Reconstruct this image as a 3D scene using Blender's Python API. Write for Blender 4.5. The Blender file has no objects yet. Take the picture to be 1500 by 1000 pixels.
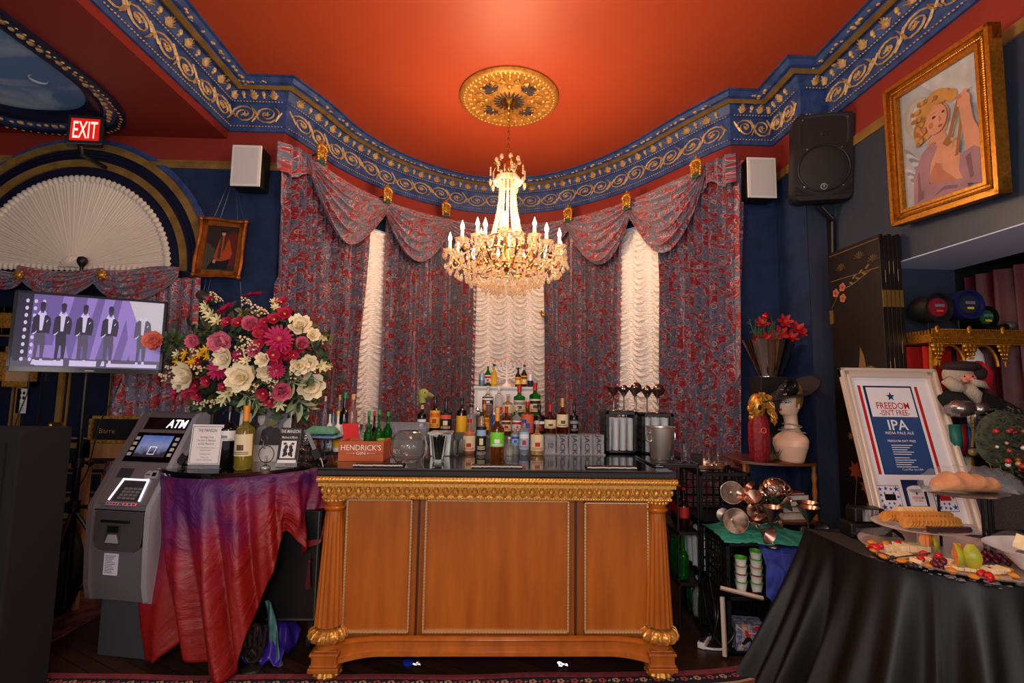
import bpy,bmesh,math,random
from mathutils import Vector,Matrix,Euler,noise
from mathutils.geometry import tessellate_polygon
random.seed(7)
PI=math.pi
C=bpy.context.scene.collection
R_=random.uniform
FPX=708.33
PIT,PSI,RHO,EYE=math.atan(66.3/FPX),math.atan(.028),.015,1.555
_f=Vector((math.sin(PSI)*math.cos(PIT),math.cos(PSI)*math.cos(PIT),math.sin(PIT)))
_r0=Vector((math.cos(PSI),-math.sin(PSI),0));_u0=_r0.cross(_f)
_r=_r0*math.cos(RHO)+_u0*math.sin(RHO);_u=_u0*math.cos(RHO)-_r0*math.sin(RHO)
def at(px,py,Y=None,Z=None,X=None):
 d=_f+_r*((px-750)/FPX)+_u*((500-py)/FPX)
 t=Y/d.y if Y is not None else(X/d.x if X is not None else(Z-EYE)/d.z)
 return Vector((0,0,EYE))+d*t
def proj(p):
 v=Vector(p)-Vector((0,0,EYE));zc=v.dot(_f)
 return 750+FPX*v.dot(_r)/zc,500-FPX*v.dot(_u)/zc
cam=bpy.data.cameras.new('camera');cam.sensor_width=36;cam.lens=17.0;cam.clip_start=.05
co=bpy.data.objects.new('camera',cam);C.objects.link(co)
m4=Matrix((_r,_u,-_f)).transposed().to_4x4();m4.translation=(0,0,EYE);co.matrix_world=m4
bpy.context.scene.camera=co
vs=bpy.context.scene.view_settings
vs.view_transform='Standard';vs.look='None';vs.gamma=1;vs.use_curve_mapping=False;vs.exposure=0.0
def lin(c):
 return tuple(((v/255/12.92)if v/255<=.04045 else((v/255+.055)/1.055)**2.4)for v in c)+(1,)
MATS={}
def M(name,col,rough=.5,metal=0,var=None,bump=None,trans=0,emit=0,coat=0,alpha=1,ior=1.45,sheen=0,aniso=None):
 """var=(colour2, scale, detail, contrast) ; bump=(scale, strength)"""
 if name in MATS:return MATS[name]
 m=bpy.data.materials.new(name);m.use_nodes=True;nt=m.node_tree;N=nt.nodes;L=nt.links
 b=N['Principled BSDF'];c=lin(col)
 b.inputs['Base Color'].default_value=c;b.inputs['Roughness'].default_value=rough
 b.inputs['Metallic'].default_value=metal;b.inputs['IOR'].default_value=ior
 b.inputs['Transmission Weight'].default_value=trans
 b.inputs['Coat Weight'].default_value=coat;b.inputs['Coat Roughness'].default_value=.12
 if sheen:b.inputs['Sheen Weight'].default_value=sheen;b.inputs['Sheen Tint'].default_value=c
 if alpha<1:b.inputs['Alpha'].default_value=alpha
 if emit:b.inputs['Emission Color'].default_value=c;b.inputs['Emission Strength'].default_value=emit
 if var or bump:
  tc=N.new('ShaderNodeTexCoord')
 if var:
  c2,sc,det,con=var[:4]
  mp=N.new('ShaderNodeMapping');L.new(tc.outputs['Object'],mp.inputs[0])
  if len(var)>4:mp.inputs['Scale'].default_value=var[4]
  n=N.new('ShaderNodeTexNoise');n.inputs['Scale'].default_value=sc;n.inputs['Detail'].default_value=det
  L.new(mp.outputs[0],n.inputs['Vector'])
  r=N.new('ShaderNodeValToRGB');r.color_ramp.elements[0].position=.5-con;r.color_ramp.elements[1].position=.5+con
  r.color_ramp.elements[0].color=c;r.color_ramp.elements[1].color=lin(c2)
  L.new(n.outputs[0],r.inputs[0]);L.new(r.outputs[0],b.inputs['Base Color'])
 if bump:
  n2=N.new('ShaderNodeTexNoise');n2.inputs['Scale'].default_value=bump[0];n2.inputs['Detail'].default_value=4
  L.new(tc.outputs['Object'],n2.inputs['Vector'])
  bp=N.new('ShaderNodeBump');bp.inputs['Strength'].default_value=bump[1];bp.inputs['Distance'].default_value=.01
  L.new(n2.outputs[0],bp.inputs['Height']);L.new(bp.outputs[0],b.inputs['Normal'])
 MATS[name]=m;return m
def ramp(N,stops,interp='LINEAR'):
 r=N.new('ShaderNodeValToRGB');r.color_ramp.interpolation=interp
 e=r.color_ramp.elements
 while len(e)<len(stops):e.new(.5)
 for k,(p,c)in enumerate(stops):e[k].position=p;e[k].color=lin(c)if len(c)==3 else c
 return r
def paisley(name,base,cool,cream,rough=.62,scale=1.0,deep=None):
 m=bpy.data.materials.new(name);m.use_nodes=True;nt=m.node_tree;N=nt.nodes;L=nt.links
 b=N['Principled BSDF'];b.inputs['Roughness'].default_value=rough;b.inputs['Sheen Weight'].default_value=.25
 uv=N.new('ShaderNodeUVMap');mp=N.new('ShaderNodeMapping');L.new(uv.outputs[0],mp.inputs[0])
 mp.inputs['Scale'].default_value=(scale,scale,1)
 def nz(sc,dist,det=2,off=0):
  mm=N.new('ShaderNodeMapping');mm.inputs['Location'].default_value=(off,off*1.7,off*.3);L.new(mp.outputs[0],mm.inputs[0])
  n=N.new('ShaderNodeTexNoise');n.inputs['Scale'].default_value=sc;n.inputs['Detail'].default_value=det
  n.inputs['Distortion'].default_value=dist;L.new(mm.outputs[0],n.inputs['Vector']);return n
 a=nz(8.5,1.6);r1=ramp(N,[(0,base),(.48,base),(.51,cool),(1,cool)]);L.new(a.outputs[0],r1.inputs[0])
 r2=ramp(N,[(0,(0,0,0)),(.462,(0,0,0)),(.482,(255,255,255)),(.50,(0,0,0)),(1,(0,0,0))]);L.new(a.outputs[0],r2.inputs[0])
 bnz=nz(13,2.4,1,3.3)
 r3=ramp(N,[(0,(0,0,0)),(.53,(0,0,0)),(.55,(255,255,255)),(.57,(0,0,0)),(1,(0,0,0))]);L.new(bnz.outputs[0],r3.inputs[0])
 v=N.new('ShaderNodeTexVoronoi');v.inputs['Scale'].default_value=7.5;L.new(mp.outputs[0],v.inputs['Vector'])
 mt=N.new('ShaderNodeMath');mt.operation='MULTIPLY';mt.inputs[1].default_value=46;L.new(v.outputs['Distance'],mt.inputs[0])
 sn=N.new('ShaderNodeMath');sn.operation='SINE';L.new(mt.outputs[0],sn.inputs[0])
 lt=N.new('ShaderNodeMath');lt.operation='LESS_THAN';lt.inputs[1].default_value=.23;L.new(v.outputs['Distance'],lt.inputs[0])
 gt=N.new('ShaderNodeMath');gt.operation='GREATER_THAN';gt.inputs[1].default_value=.55;L.new(sn.outputs[0],gt.inputs[0])
 fl=N.new('ShaderNodeMath');fl.operation='MULTIPLY';L.new(lt.outputs[0],fl.inputs[0]);L.new(gt.outputs[0],fl.inputs[1])
 def mix(fac,c1,c2,k=1.0):
  x=N.new('ShaderNodeMix');x.data_type='RGBA'
  if k!=1.0:
   q=N.new('ShaderNodeMath');q.operation='MULTIPLY';q.inputs[1].default_value=k;L.new(fac,q.inputs[0]);fac=q.outputs[0]
  L.new(fac,x.inputs[0])
  for s,cc in((6,c1),(7,c2)):
   if isinstance(cc,tuple):x.inputs[s].default_value=lin(cc)
   else:L.new(cc,x.inputs[s])
  return x.outputs[2]
 d=nz(26,.4,3,8);r4=ramp(N,[(0,(0,0,0)),(.55,(0,0,0)),(.62,(255,255,255)),(1,(255,255,255))]);L.new(d.outputs[0],r4.inputs[0])
 o=mix(r4.outputs[0],r1.outputs[0],deep or(60,45,70),.55)
 o=mix(r2.outputs[0],o,cream,.75);o=mix(r3.outputs[0],o,cream,.55);o=mix(fl.outputs[0],o,cream,.6)
 L.new(o,b.inputs['Base Color'])
 MATS[name]=m;return m
class MB:
 def __init__(s):s.v=[];s.f=[];s.mi=[];s.uv={};s.T=None
 def add(s,vs,fs,mi=0,uvs=None):
  n=len(s.v)
  if s.T is not None:vs=[s.T@Vector(v)for v in vs]
  s.v+=[tuple(v)for v in vs]
  for f in fs:s.f.append(tuple(i+n for i in f));s.mi.append(mi)
  if uvs:
   for k,u in enumerate(uvs):s.uv[n+k]=u
  return s
 def box(s,x0,x1,y0,y1,z0,z1,mi=0,T=None):
  vs=[(x,y,z)for z in(z0,z1)for y in(y0,y1)for x in(x0,x1)]
  if T is not None:vs=[T@Vector(v)for v in vs]
  return s.add(vs,[(0,2,3,1),(4,5,7,6),(0,1,5,4),(2,6,7,3),(0,4,6,2),(1,3,7,5)],mi)
 def cbox(s,c,sz,mi=0,T=None):
  return s.box(c[0]-sz[0]/2,c[0]+sz[0]/2,c[1]-sz[1]/2,c[1]+sz[1]/2,c[2]-sz[2]/2,c[2]+sz[2]/2,mi,T)
 def tube(s,pts,r,n=8,mi=0,caps=True,closed=False):
  pts=[Vector(p)for p in pts];N=len(pts);rs=r if isinstance(r,(list,tuple))else[r]*N
  vs=[];fs=[];up=None
  for k,p in enumerate(pts):
   if closed:t=pts[(k+1)%N]-pts[k-1]
   else:t=pts[min(k+1,N-1)]-pts[max(k-1,0)]
   if t.length<1e-9:t=Vector((0,0,1))
   t.normalize()
   if up is None:up=Vector((0,0,1))if abs(t.z)<.9 else Vector((1,0,0))
   a=t.cross(up)
   if a.length<1e-6:a=t.orthogonal()
   a.normalize();b=a.cross(t).normalized();up=b
   for j in range(n):
    w=2*PI*j/n;vs.append(p+(a*math.cos(w)+b*math.sin(w))*rs[k])
  for k in range(N if closed else N-1):
   for j in range(n):
    k2=(k+1)%N
    fs.append((k*n+j,k*n+(j+1)%n,k2*n+(j+1)%n,k2*n+j))
  if caps and not closed:fs.append(tuple(range(n-1,-1,-1)));fs.append(tuple((N-1)*n+j for j in range(n)))
  return s.add(vs,fs,mi)
 def lathe(s,prof,c=(0,0,0),n=24,mi=0,T=None,sx=1,sy=1,flute=None,mis=None):
  vs=[];fs=[];ms=[]
  for k,(r,z)in enumerate(prof):
   for j in range(n):
    w=2*PI*j/n;rr=r*(flute(w,k)if flute else 1);v=Vector((rr*math.cos(w)*sx,rr*math.sin(w)*sy,z))
    if T is not None:v=T@v
    vs.append(v+Vector(c))
  for k in range(len(prof)-1):
   for j in range(n):
    fs.append((k*n+j,k*n+(j+1)%n,(k+1)*n+(j+1)%n,(k+1)*n+j));ms.append(mis[k]if mis else mi)
  if prof[0][0]>1e-5:fs.append(tuple(range(n-1,-1,-1)));ms.append(mis[0]if mis else mi)
  if prof[-1][0]>1e-5:fs.append(tuple((len(prof)-1)*n+j for j in range(n)));ms.append(mis[-1]if mis else mi)
  n0=len(s.mi);s.add(vs,fs,0);s.mi[n0:]=ms;return s
 def ball(s,c,r,mi=0,nu=12,nv=8,sc=(1,1,1),T=None):
  prof=[(max(1e-6,math.sin(PI*k/nv)),-math.cos(PI*k/nv))for k in range(nv+1)]
  vs=[];fs=[]
  for(a,z)in prof:
   for j in range(nu):
    w=2*PI*j/nu;v=Vector((a*math.cos(w)*r*sc[0],a*math.sin(w)*r*sc[1],z*r*sc[2]))
    if T is not None:v=T@v
    vs.append(v+Vector(c))
  for k in range(nv):
   for j in range(nu):fs.append((k*nu+j,k*nu+(j+1)%nu,(k+1)*nu+(j+1)%nu,(k+1)*nu+j))
  return s.add(vs,fs,mi)
 def grid(s,fn,nu,nv,mi=0,uvf=None,closeu=False):
  vs=[];us=[];fs=[]
  for j in range(nv+1):
   for i in range(nu+(0 if closeu else 1)):
    u,v=i/nu,j/nv;vs.append(fn(u,v))
    if uvf:us.append(uvf(u,v))
  w=nu if closeu else nu+1
  for j in range(nv):
   for i in range(nu):
    i2=(i+1)%w
    fs.append((j*w+i,j*w+i2,(j+1)*w+i2,(j+1)*w+i))
  return s.add(vs,fs,mi,us if uvf else None)
 def poly(s,F,pts,d=0,th=.001,mi=0):
  """flat polygon in frame F=(origin,xdir,ydir) raised by d, with thickness th"""
  O,X,Y=F;Nn=X.cross(Y).normalized();n=len(pts)
  top=[O+X*p[0]+Y*p[1]+Nn*(d+th)for p in pts];bot=[O+X*p[0]+Y*p[1]+Nn*d for p in pts]
  tri=tessellate_polygon([[Vector((p[0],p[1],0))for p in pts]])
  ar=sum(pts[i][0]*pts[(i+1)%n][1]-pts[(i+1)%n][0]*pts[i][1]for i in range(n))
  fs=[]
  for t in tri:
   a=(pts[t[1]][0]-pts[t[0]][0])*(pts[t[2]][1]-pts[t[0]][1])-(pts[t[2]][0]-pts[t[0]][0])*(pts[t[1]][1]-pts[t[0]][1])
   fs.append(tuple(t)if a>0 else tuple(reversed(t)))
  for i in range(n):
   j=(i+1)%n
   fs.append((i,i+n,j+n,j)if ar>0 else(i,j,j+n,i+n))
  return s.add(top+bot,fs,mi)
 def rect(s,F,x0,x1,y0,y1,d=0,th=.001,mi=0):return s.poly(F,[(x0,y0),(x1,y0),(x1,y1),(x0,y1)],d,th,mi)
 def ell(s,F,cx,cy,a,b,d=0,th=.001,mi=0,n=20,rot=0):
  return s.poly(F,[(cx+a*math.cos(2*PI*k/n)*math.cos(rot)-b*math.sin(2*PI*k/n)*math.sin(rot),cy+a*math.cos(2*PI*k/n)*math.sin(rot)+b*math.sin(2*PI*k/n)*math.cos(rot))for k in range(n)],d,th,mi)
 def star(s,F,cx,cy,r,d=0,th=.001,mi=0):
  return s.poly(F,[(cx+(r if k%2==0 else r*.4)*math.sin(PI*k/5),cy+(r if k%2==0 else r*.4)*math.cos(PI*k/5))for k in range(10)],d,th,mi)
 def text(s,F,st,size,x=0,y=0,d=0,th=.001,mi=0,sx=1,bold=0,align='CENTER',shear=0):
  O,X,Y=F;Nn=X.cross(Y).normalized();me=text_mesh(st,bold,align,shear)
  vs=[O+X*(x+v[0]*size*sx)+Y*(y+v[1]*size)+Nn*(d+th)for v in me[0]]
  return s.add(vs,me[1],mi)
 def build(s,name,mats,parent=None,smooth=True,ang=40,label=None,stuff=False,bevel=0,sub=0,solid=0):
  me=bpy.data.meshes.new(name)
  if parent is not None:I=W[parent.name].inverted();vs=[I@Vector(v)for v in s.v]
  else:vs=s.v
  me.from_pydata([tuple(v)for v in vs],[],s.f)
  mats=mats if isinstance(mats,(list,tuple))else[mats]
  for m in mats:me.materials.append(m)
  me.polygons.foreach_set('material_index',s.mi)
  if s.uv:
   l=me.uv_layers.new(name='UVMap')
   for lp in me.loops:l.data[lp.index].uv=s.uv.get(lp.vertex_index,(0,0))
  if smooth:
   me.polygons.foreach_set('use_smooth',[True]*len(s.f))
   me.set_sharp_from_angle(angle=math.radians(ang))
  me.update()
  o=bpy.data.objects.new(name,me);C.objects.link(o)
  if parent is not None:o.parent=parent;W[o.name]=W[parent.name].copy()
  else:W[o.name]=Matrix.Identity(4)
  if label:o['label']=label
  if stuff:o['kind']='stuff'
  if bevel:
   b=o.modifiers.new('bevel','BEVEL');b.width=bevel;b.segments=2;b.limit_method='ANGLE'
  if solid:
   b=o.modifiers.new('solid','SOLIDIFY');b.thickness=solid;b.offset=0
  if sub:
   b=o.modifiers.new('sub','SUBSURF');b.levels=sub;b.render_levels=sub
  return o
W={}
_tc={}
def text_mesh(st,bold,align,shear):
 k=(st,bold,align,shear)
 if k not in _tc:
  cu=bpy.data.curves.new('t','FONT');cu.body=st;cu.align_x=align;cu.resolution_u=2;cu.offset=bold;cu.shear=shear
  o=bpy.data.objects.new('t',cu);me=bpy.data.meshes.new_from_object(o)
  _tc[k]=([tuple(v.co)for v in me.vertices],[tuple(p.vertices)for p in me.polygons])
  bpy.data.objects.remove(o);bpy.data.meshes.remove(me);bpy.data.curves.remove(cu)
 return _tc[k]
def tag(o,label,cat,group=None,kind=None):
 o['label']=label;o['category']=cat
 if group:o['group']=group
 if kind:o['kind']=kind
 return o
def thing(name,label,cat,loc=(0,0,0),group=None):
 o=bpy.data.objects.new(name,None);C.objects.link(o);o.location=loc;o.empty_display_size=.05
 W[o.name]=Matrix.Translation(Vector(loc));return tag(o,label,cat,group)
def struct(o,label=None):
 o['kind']='structure'
 if label:o['label']=label
 return o
def place(o,loc=None,rot=None,sc=None):
 if loc is not None:o.location=loc
 if rot is not None:o.rotation_euler=rot
 if sc is not None:o.scale=sc if not isinstance(sc,(int,float))else(sc,)*3
 return o
def kids(o):return[c for c in list(C.objects)if c.parent==o]
CH={}
def dup(o,loc,rot=None,sc=None,label=None,group=None,parent=None):
 def rec(a,par):
  c=a.copy();C.objects.link(c)
  if par is not None:c.parent=par
  for k in CH.get(a.name)or[]:rec(k,c)
  return c
 if o.name not in CH:
  def reg(a):
   CH[a.name]=kids(a)
   for k in CH[a.name]:reg(k)
  reg(o)
 r=rec(o,parent);place(r,loc,rot,sc)
 if label:r['label']=label
 if group:r['group']=group
 return r
def Fr(o,x,y):return(Vector(o),Vector(x).normalized(),Vector(y).normalized())
XF=lambda o:Fr(o,(1,0,0),(0,0,1))
gold=M('gilt',(226,168,76),.36,.6,var=((150,96,30),60,3,.18))
goldp=M('gold_paint',(156,118,60),.45,.15,var=((120,88,42),9,3,.2))
goldd=M('antique_gold_relief',(236,196,140),.45,.15,var=((184,138,88),45,3,.2))
blk=M('black_plastic',(14,13,14),.42)
blkm=M('black_matte',(12,11,12),.75)
white=M('white_plastic',(225,220,218),.5)
red_p=M('red_ceiling_paint',(180,70,34),.5,var=((168,62,30),1.2,3,.3))
red_w=M('red_wall_paint',(142,46,36),.5,var=((128,42,32),2,3,.3))
blue_w=M('navy_velour_wall',(14,30,62),.85,var=((24,46,86),7,5,.2),sheen=.3)
blue_g=M('grey_blue_wall_paint',(46,56,74),.38,var=((58,62,76),2.2,4,.25),bump=(30,.05))
blue_c=M('blue_crown_paint',(34,54,104),.5,var=((58,82,138),14,4,.18))
navy_t=M('dark_navy_trim',(20,22,46),.35)
soff=M('dull_red_soffit',(128,36,24),.5)
cream=M('cream_paint',(225,214,200),.5)
chrome=M('steel',(200,198,196),.16,1)
brass=M('brass',(200,150,70),.25,1)
WALL=[Vector(p)for p in[(-2.36,.2),(-2.36,4.05),(-1.88,4.05)]]
_b=[(-1.88,4.05),(-1.78,4.28),(-1.63,4.72),(-1.32,5.19),(-.92,5.56),(-.40,5.83),(.14,5.87),(.70,5.70),(1.20,5.30),(1.55,4.84),(1.83,4.33),(2.02,4.03)]
def catmull(P,n):
 P=[Vector(p)for p in P];out=[]
 for i in range(len(P)-1):
  a,b,c,d=P[max(i-1,0)],P[i],P[i+1],P[min(i+2,len(P)-1)]
  for k in range(n):
   t=k/n
   out.append(.5*((2*b)+(c-a)*t+(2*a-5*b+4*c-d)*t*t+(3*b-3*c+d-a)*t**3))
 out.append(P[-1]);return out
BAY=catmull(_b,8)
def smooth_path(P,it=4):
 P=list(P)
 for _ in range(it):P=[P[0]]+[(P[i-1]+P[i]*2+P[i+1])/4 for i in range(1,len(P)-1)]+[P[-1]]
 return P
BAY=smooth_path(BAY)
PATH=WALL[:2]+BAY+[Vector(p)for p in[(2.40,4.03),(2.40,3.62),(2.61,3.62),(2.61,.2)]]
def inset(P,d):
 out=[]
 for i,p in enumerate(P):
  n=[]
  if i>0:t=(p-P[i-1]).normalized();n.append(Vector((t.y,-t.x)))
  if i<len(P)-1:t=(P[i+1]-p).normalized();n.append(Vector((t.y,-t.x)))
  if len(n)==2:
   m=(n[0]+n[1]).normalized();out.append(p+m*(d/max(.3,m.dot(n[0]))))
  else:out.append(p+n[0]*d)
 return out
def sweep(mb,P,prof,mi=0,mis=None):
 rows=[[(q.x,q.y,z)for q in inset(P,d)]for d,z in prof]
 n=len(P)
 for k in range(len(rows)-1):
  mb.add(rows[k]+rows[k+1],[(i,i+1,i+1+n,i+n)for i in range(n-1)],mis[k]if mis else mi)
mb=MB();mb.box(-2.5,2.75,-2.5,6.05,4.05,4.10);struct(mb.build('ceiling',red_p,smooth=False),'red painted ceiling over the bay')
prof=[(0,3.704),(.022,3.704),(.024,3.735),(.034,3.742),(.020,3.752),(.026,3.85),(.034,3.945),(.050,3.950),(.050,3.963),(.058,3.968),(.10,4.03),(.118,4.032),(.125,4.02),(.155,4.000),(.195,4.012),(.205,4.02),(.215,4.012),(.235,4.014),(.262,4.040),(.288,4.040),(.288,4.052)]
gset={2:0,7:0,11:1,12:1,13:1,14:0}
mb=MB();sweep(mb,PATH,prof,0,[gset.get(k,0)for k in range(len(prof)-1)])
crown=struct(mb.build('trim_1',[blue_c,goldp],ang=25),'deep blue and gold crown moulding round the ceiling')
def runs():
 yield PATH[:2];yield PATH[1:3];yield BAY;yield[BAY[-1],PATH[-4]];yield[PATH[-4],PATH[-3]];yield[PATH[-3],PATH[-2]];yield PATH[-2:]
class Run:
 def __init__(s,P):
  s.P=P;s.L=[0]
  for i in range(1,len(P)):s.L.append(s.L[-1]+(P[i]-P[i-1]).length)
  s.len=s.L[-1]
 def pos(s,a,d):
  a=min(max(a,0),s.len-1e-6);i=0
  while s.L[i+1]<a:i+=1
  t=(a-s.L[i])/(s.L[i+1]-s.L[i]);p=s.P[i].lerp(s.P[i+1],t);q=(s.P[i+1]-s.P[i]).normalized()
  return p+Vector((q.y,-q.x))*d
def scroll_unit(flip):
 """list of polylines [(x,y,w)] in a unit of width 1 (x 0..1), height -0.5..0.5"""
 out=[]
 for sx,dirn in((.27,1),(.73,-1)):
  pts=[]
  for k in range(20):
   t=k/19;ang=t*2.3*2*PI*.8;rr=.43*(1-t)**.7+.02
   pts.append((sx+dirn*-math.cos(ang+PI*.0)*rr*.55,dirn*math.sin(ang)*rr*(-1 if flip else 1),.038*(1-t*.4)))
  out.append(pts)
  for k in range(5):
   a=k*1.25;out.append([(sx,0,.05),(sx+.07*math.cos(a),.12*math.sin(a),.012)])
 s=-1 if flip else 1
 out.append([(-.05,.30*s,.01),(.05,.05*s,.05),(.12,-.18*s,.03)])
 out.append([(.40,.42*s,.012),(.5,.12*s,.06),(.56,-.30*s,.014)])
 out.append([(.44,-.40*s,.01),(.52,-.1*s,.05),(.60,.2*s,.014)])
 out.append([(.86,.42*s,.01),(.95,.2*s,.05),(1.0,-.05*s,.03)])
 out.append([(.92,-.36*s,.01),(.97,-.1*s,.04),(1.04,.1*s,.014)])
 return out
mb=MB();mg=MB()
def ribbon(rn,a0,al,z0,zh,pl,d0,rel,slope=0):
 vs=[];fs=[]
 for k,(x,y,w)in enumerate(pl):
  p=pl[max(k-1,0)];q=pl[min(k+1,len(pl)-1)]
  tx,ty=(q[0]-p[0])*al,(q[1]-p[1])*zh;l=math.hypot(tx,ty)or 1;nx,ny=-ty/l,tx/l
  for e,h in((-1,0),(0,1),(1,0)):
   aa=a0+x*al+nx*w*e*zh*.9;zz=z0+y*zh+ny*w*e*zh*.9
   P=rn.pos(aa,d0+slope*(zz-z0)+rel*h);vs.append((P.x,P.y,zz))
 for k in range(len(pl)-1):
  for e in(0,1):fs.append((k*3+e,k*3+e+1,k*3+e+4,k*3+e+3))
 mg.add(vs,[tuple(reversed(f))for f in fs])
for rn in map(Run,runs()):
 n=max(1,round(rn.len/.46))if rn.len>.3 else 0
 mar=.03
 for k in range(n):
  al=(rn.len-2*mar)/n
  for pl in scroll_unit(k%2):ribbon(rn,mar+k*al,al,3.85,.175,[(x,y,w*1.15)for x,y,w in pl],.031,.013)
 n=max(1,round(rn.len/.105));al=(rn.len-.06)/n
 for k in range(n):
  c=.03+(k+.5)*al;w=al*.5
  if k%2==0:
   for j in range(-3,4):
    x=j/3;top=.068*(1-.35*x*x)
    pl=[(x*.25,0,.10),(x*.75,.55,.16),(x*1.1,1-.4*abs(x),.03)]
    vs=[];
    for(xx,yy,ww)in pl:
     for e,h in((-1,0),(0,1),(1,0)):
      zz=3.965+yy*top;P=rn.pos(c+(xx*.95+ww*e)*w,.064+(zz-3.965)*.62+.014*h);vs.append((P.x,P.y,zz))
    mg.add(vs,[(k3*3+e+3,k3*3+e+4,k3*3+e+1,k3*3+e)for k3 in range(2)for e in(0,1)])
  else:
   P=rn.pos(c,.085);mg.ball((P.x,P.y,4.005),.017,0,6,5,(1,1,1.5));P=rn.pos(c,.072);mg.ball((P.x,P.y,3.98),.011,0,6,4)
  for j in range(3):
   P=rn.pos(c+R_(-.04,.04),.236+R_(-.012,.012));mg.ball((P.x,P.y,4.017),R_(.007,.014),0,6,4,(1.3,1.3,.6))
 n=int(rn.len/.026)
 for k in range(n):
  for d,z in((.036,3.742),(.052,3.956)):
   P=rn.pos((k+.5)*rn.len/n,d);mg.add([(P.x+a,P.y+b,z+c)for a,b,c in((.009,0,0),(-.009,0,0),(0,.009,0),(0,-.009,0),(0,0,.006),(0,0,-.006))],[(0,2,4),(2,1,4),(1,3,4),(3,0,4),(2,0,5),(1,2,5),(3,1,5),(0,3,5)])
o=mg.build('crown_ornament',goldd,crown,label='antique gold scrollwork, acanthus leaves and beads');
GT=3.40
def wall_sweep(name,P,label,mi=0,z0=0.0,mats=None):
 mb=MB();sweep(mb,P,[(0,z0),(0,GT-.035),(.012,GT-.035),(.018,GT),(.012,GT+.035),(0,GT+.035),(0,3.71)],0,[0,1,1,1,1,2])
 return struct(mb.build(name,mats or[blue_w,goldp,red_w],ang=20),label)
wall_sweep('wall_bay',BAY,'curved wall of the bay behind the curtains')
wall_sweep('wall_front',[Vector((-5.6,4.05)),Vector((-1.88,4.05))],'navy fabric wall with the arched fan window')
wall_sweep('wall_recess',[BAY[-1],Vector((2.40,4.03)),Vector((2.40,3.62))],'navy fabric corner wall right of the bay')
mb=MB();mb.box(2.405,2.61,3.62,4.0,0,4.05,0);
mb.box(2.61,3.13,3.18,3.62,0,2.41,0)
mb.box(2.61,3.13,-.6,3.62,2.41,GT-.035,0)
mb.box(2.61,3.13,-.6,3.62,GT-.035,GT+.035,1)
mb.box(2.595,2.61,-.6,3.60,GT-.035,GT+.035,1)
mb.box(2.61,3.13,-.6,3.62,GT+.035,4.05,2)
struct(mb.build('wall_right',[blue_g,goldp,red_w],smooth=False),'grey blue painted wall over the side opening')
mb=MB();mb.box(2.612,3.128,-.6,3.178,2.402,2.409)
struct(mb.build('trim_2',M('pale_blue_soffit',(184,198,224),.45),smooth=False),'pale blue underside of the side opening')
mb=MB();mb.box(3.9,3.95,-.6,3.4,0,2.6);mb.box(3.13,3.95,3.3,3.35,0,2.6);mb.box(3.13,3.95,-.6,3.4,2.6,2.65);struct(mb.build('wall_alcove',blkm,smooth=False))
CX,CY,AX,BY=-3.62,3.12,.78,.90
def oval(off,n=40):
 a,b=AX-off,BY-off;pts=[]
 for k in range(n+1):
  w=PI*k/n;c,s_=math.cos(w),math.sin(w)
  pts.append(Vector((CX+a*math.copysign(abs(c)**(2/2.5),c),CY+b*abs(s_)**(2/2.5))))
 return[Vector((CX+a,-.8))]+pts+[Vector((CX-a,-.8))]
ov=oval(0)
outer=[Vector((-2.36,-2.5,0)),Vector((-2.36,4.05,0)),Vector((-5.6,4.05,0)),Vector((-5.6,-2.5,0))]
hole=[Vector((p.x,p.y,0))for p in ov]
tr=tessellate_polygon([outer,hole]);al=outer+hole
mb=MB();mb.add([(p.x,p.y,3.639)for p in al],[tuple(t)for t in tr]);mb.add([(-2.36,-2.5,3.639),(-2.36,4.05,3.639),(-2.36,4.05,3.71),(-2.36,-2.5,3.71)],[(0,1,2,3)])
struct(mb.build('trim_3',[soff],smooth=False),'dull red lowered ceiling border round the painted sky')
mb=MB();pr=[(0,3.64),(.0,3.615),(.03,3.605),(.05,3.615),(.06,3.63),(.13,3.65),(.15,3.64),(.17,3.65),(.20,3.66),(.235,3.70)]
rows=[[(p.x,p.y,z)for p in oval(d)]for d,z in pr];n=len(rows[0])
for k in range(len(rows)-1):mb.add(rows[k]+rows[k+1],[(i,i+1,i+1+n,i+n)for i in range(n-1)],1 if k in(4,)else 0)
tr3=struct(mb.build('trim_4',[navy_t,blue_c],ang=30),'dark blue moulding round the painted sky')
mg=MB();rn=Run(list(reversed(oval(.095))))
for k in range(int(rn.len/.06)):
 P=rn.pos(k*.06+.03,R_(-.012,.012));mg.ball((P.x,P.y,3.637),R_(.012,.022),0,6,4,(1.2,1.2,.7))
rn=Run(list(reversed(oval(.03))))
for k in range(int(rn.len/.05)):
 P=rn.pos(k*.05,R_(-.006,.006));mg.ball((P.x,P.y,3.606),R_(.006,.011),0,6,4,(1.3,1.3,.5))
mg.build('gilt_leafwork',goldd,tr3)
skm=bpy.data.materials.new('painted_sky');skm.use_nodes=True;N=skm.node_tree.nodes;L=skm.node_tree.links;b=N['Principled BSDF'];b.inputs['Roughness'].default_value=.7
tc=N.new('ShaderNodeTexCoord');mp=N.new('ShaderNodeMapping');mp.inputs['Scale'].default_value=(1,1.7,1);L.new(tc.outputs['Object'],mp.inputs[0])
nz=N.new('ShaderNodeTexNoise');nz.inputs['Scale'].default_value=1.5;nz.inputs['Detail'].default_value=7;nz.inputs['Distortion'].default_value=.6;L.new(mp.outputs[0],nz.inputs['Vector'])
r=ramp(N,[(0,(92,134,186)),(.47,(98,140,190)),(.6,(176,194,218)),(1,(206,214,228))]);L.new(nz.outputs[0],r.inputs[0]);L.new(r.outputs[0],b.inputs['Base Color'])
mb=MB();mb.box(-4.5,-2.9,-1.2,3.95,3.715,3.73)
MO=at(56,116,Z=3.713)
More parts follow.
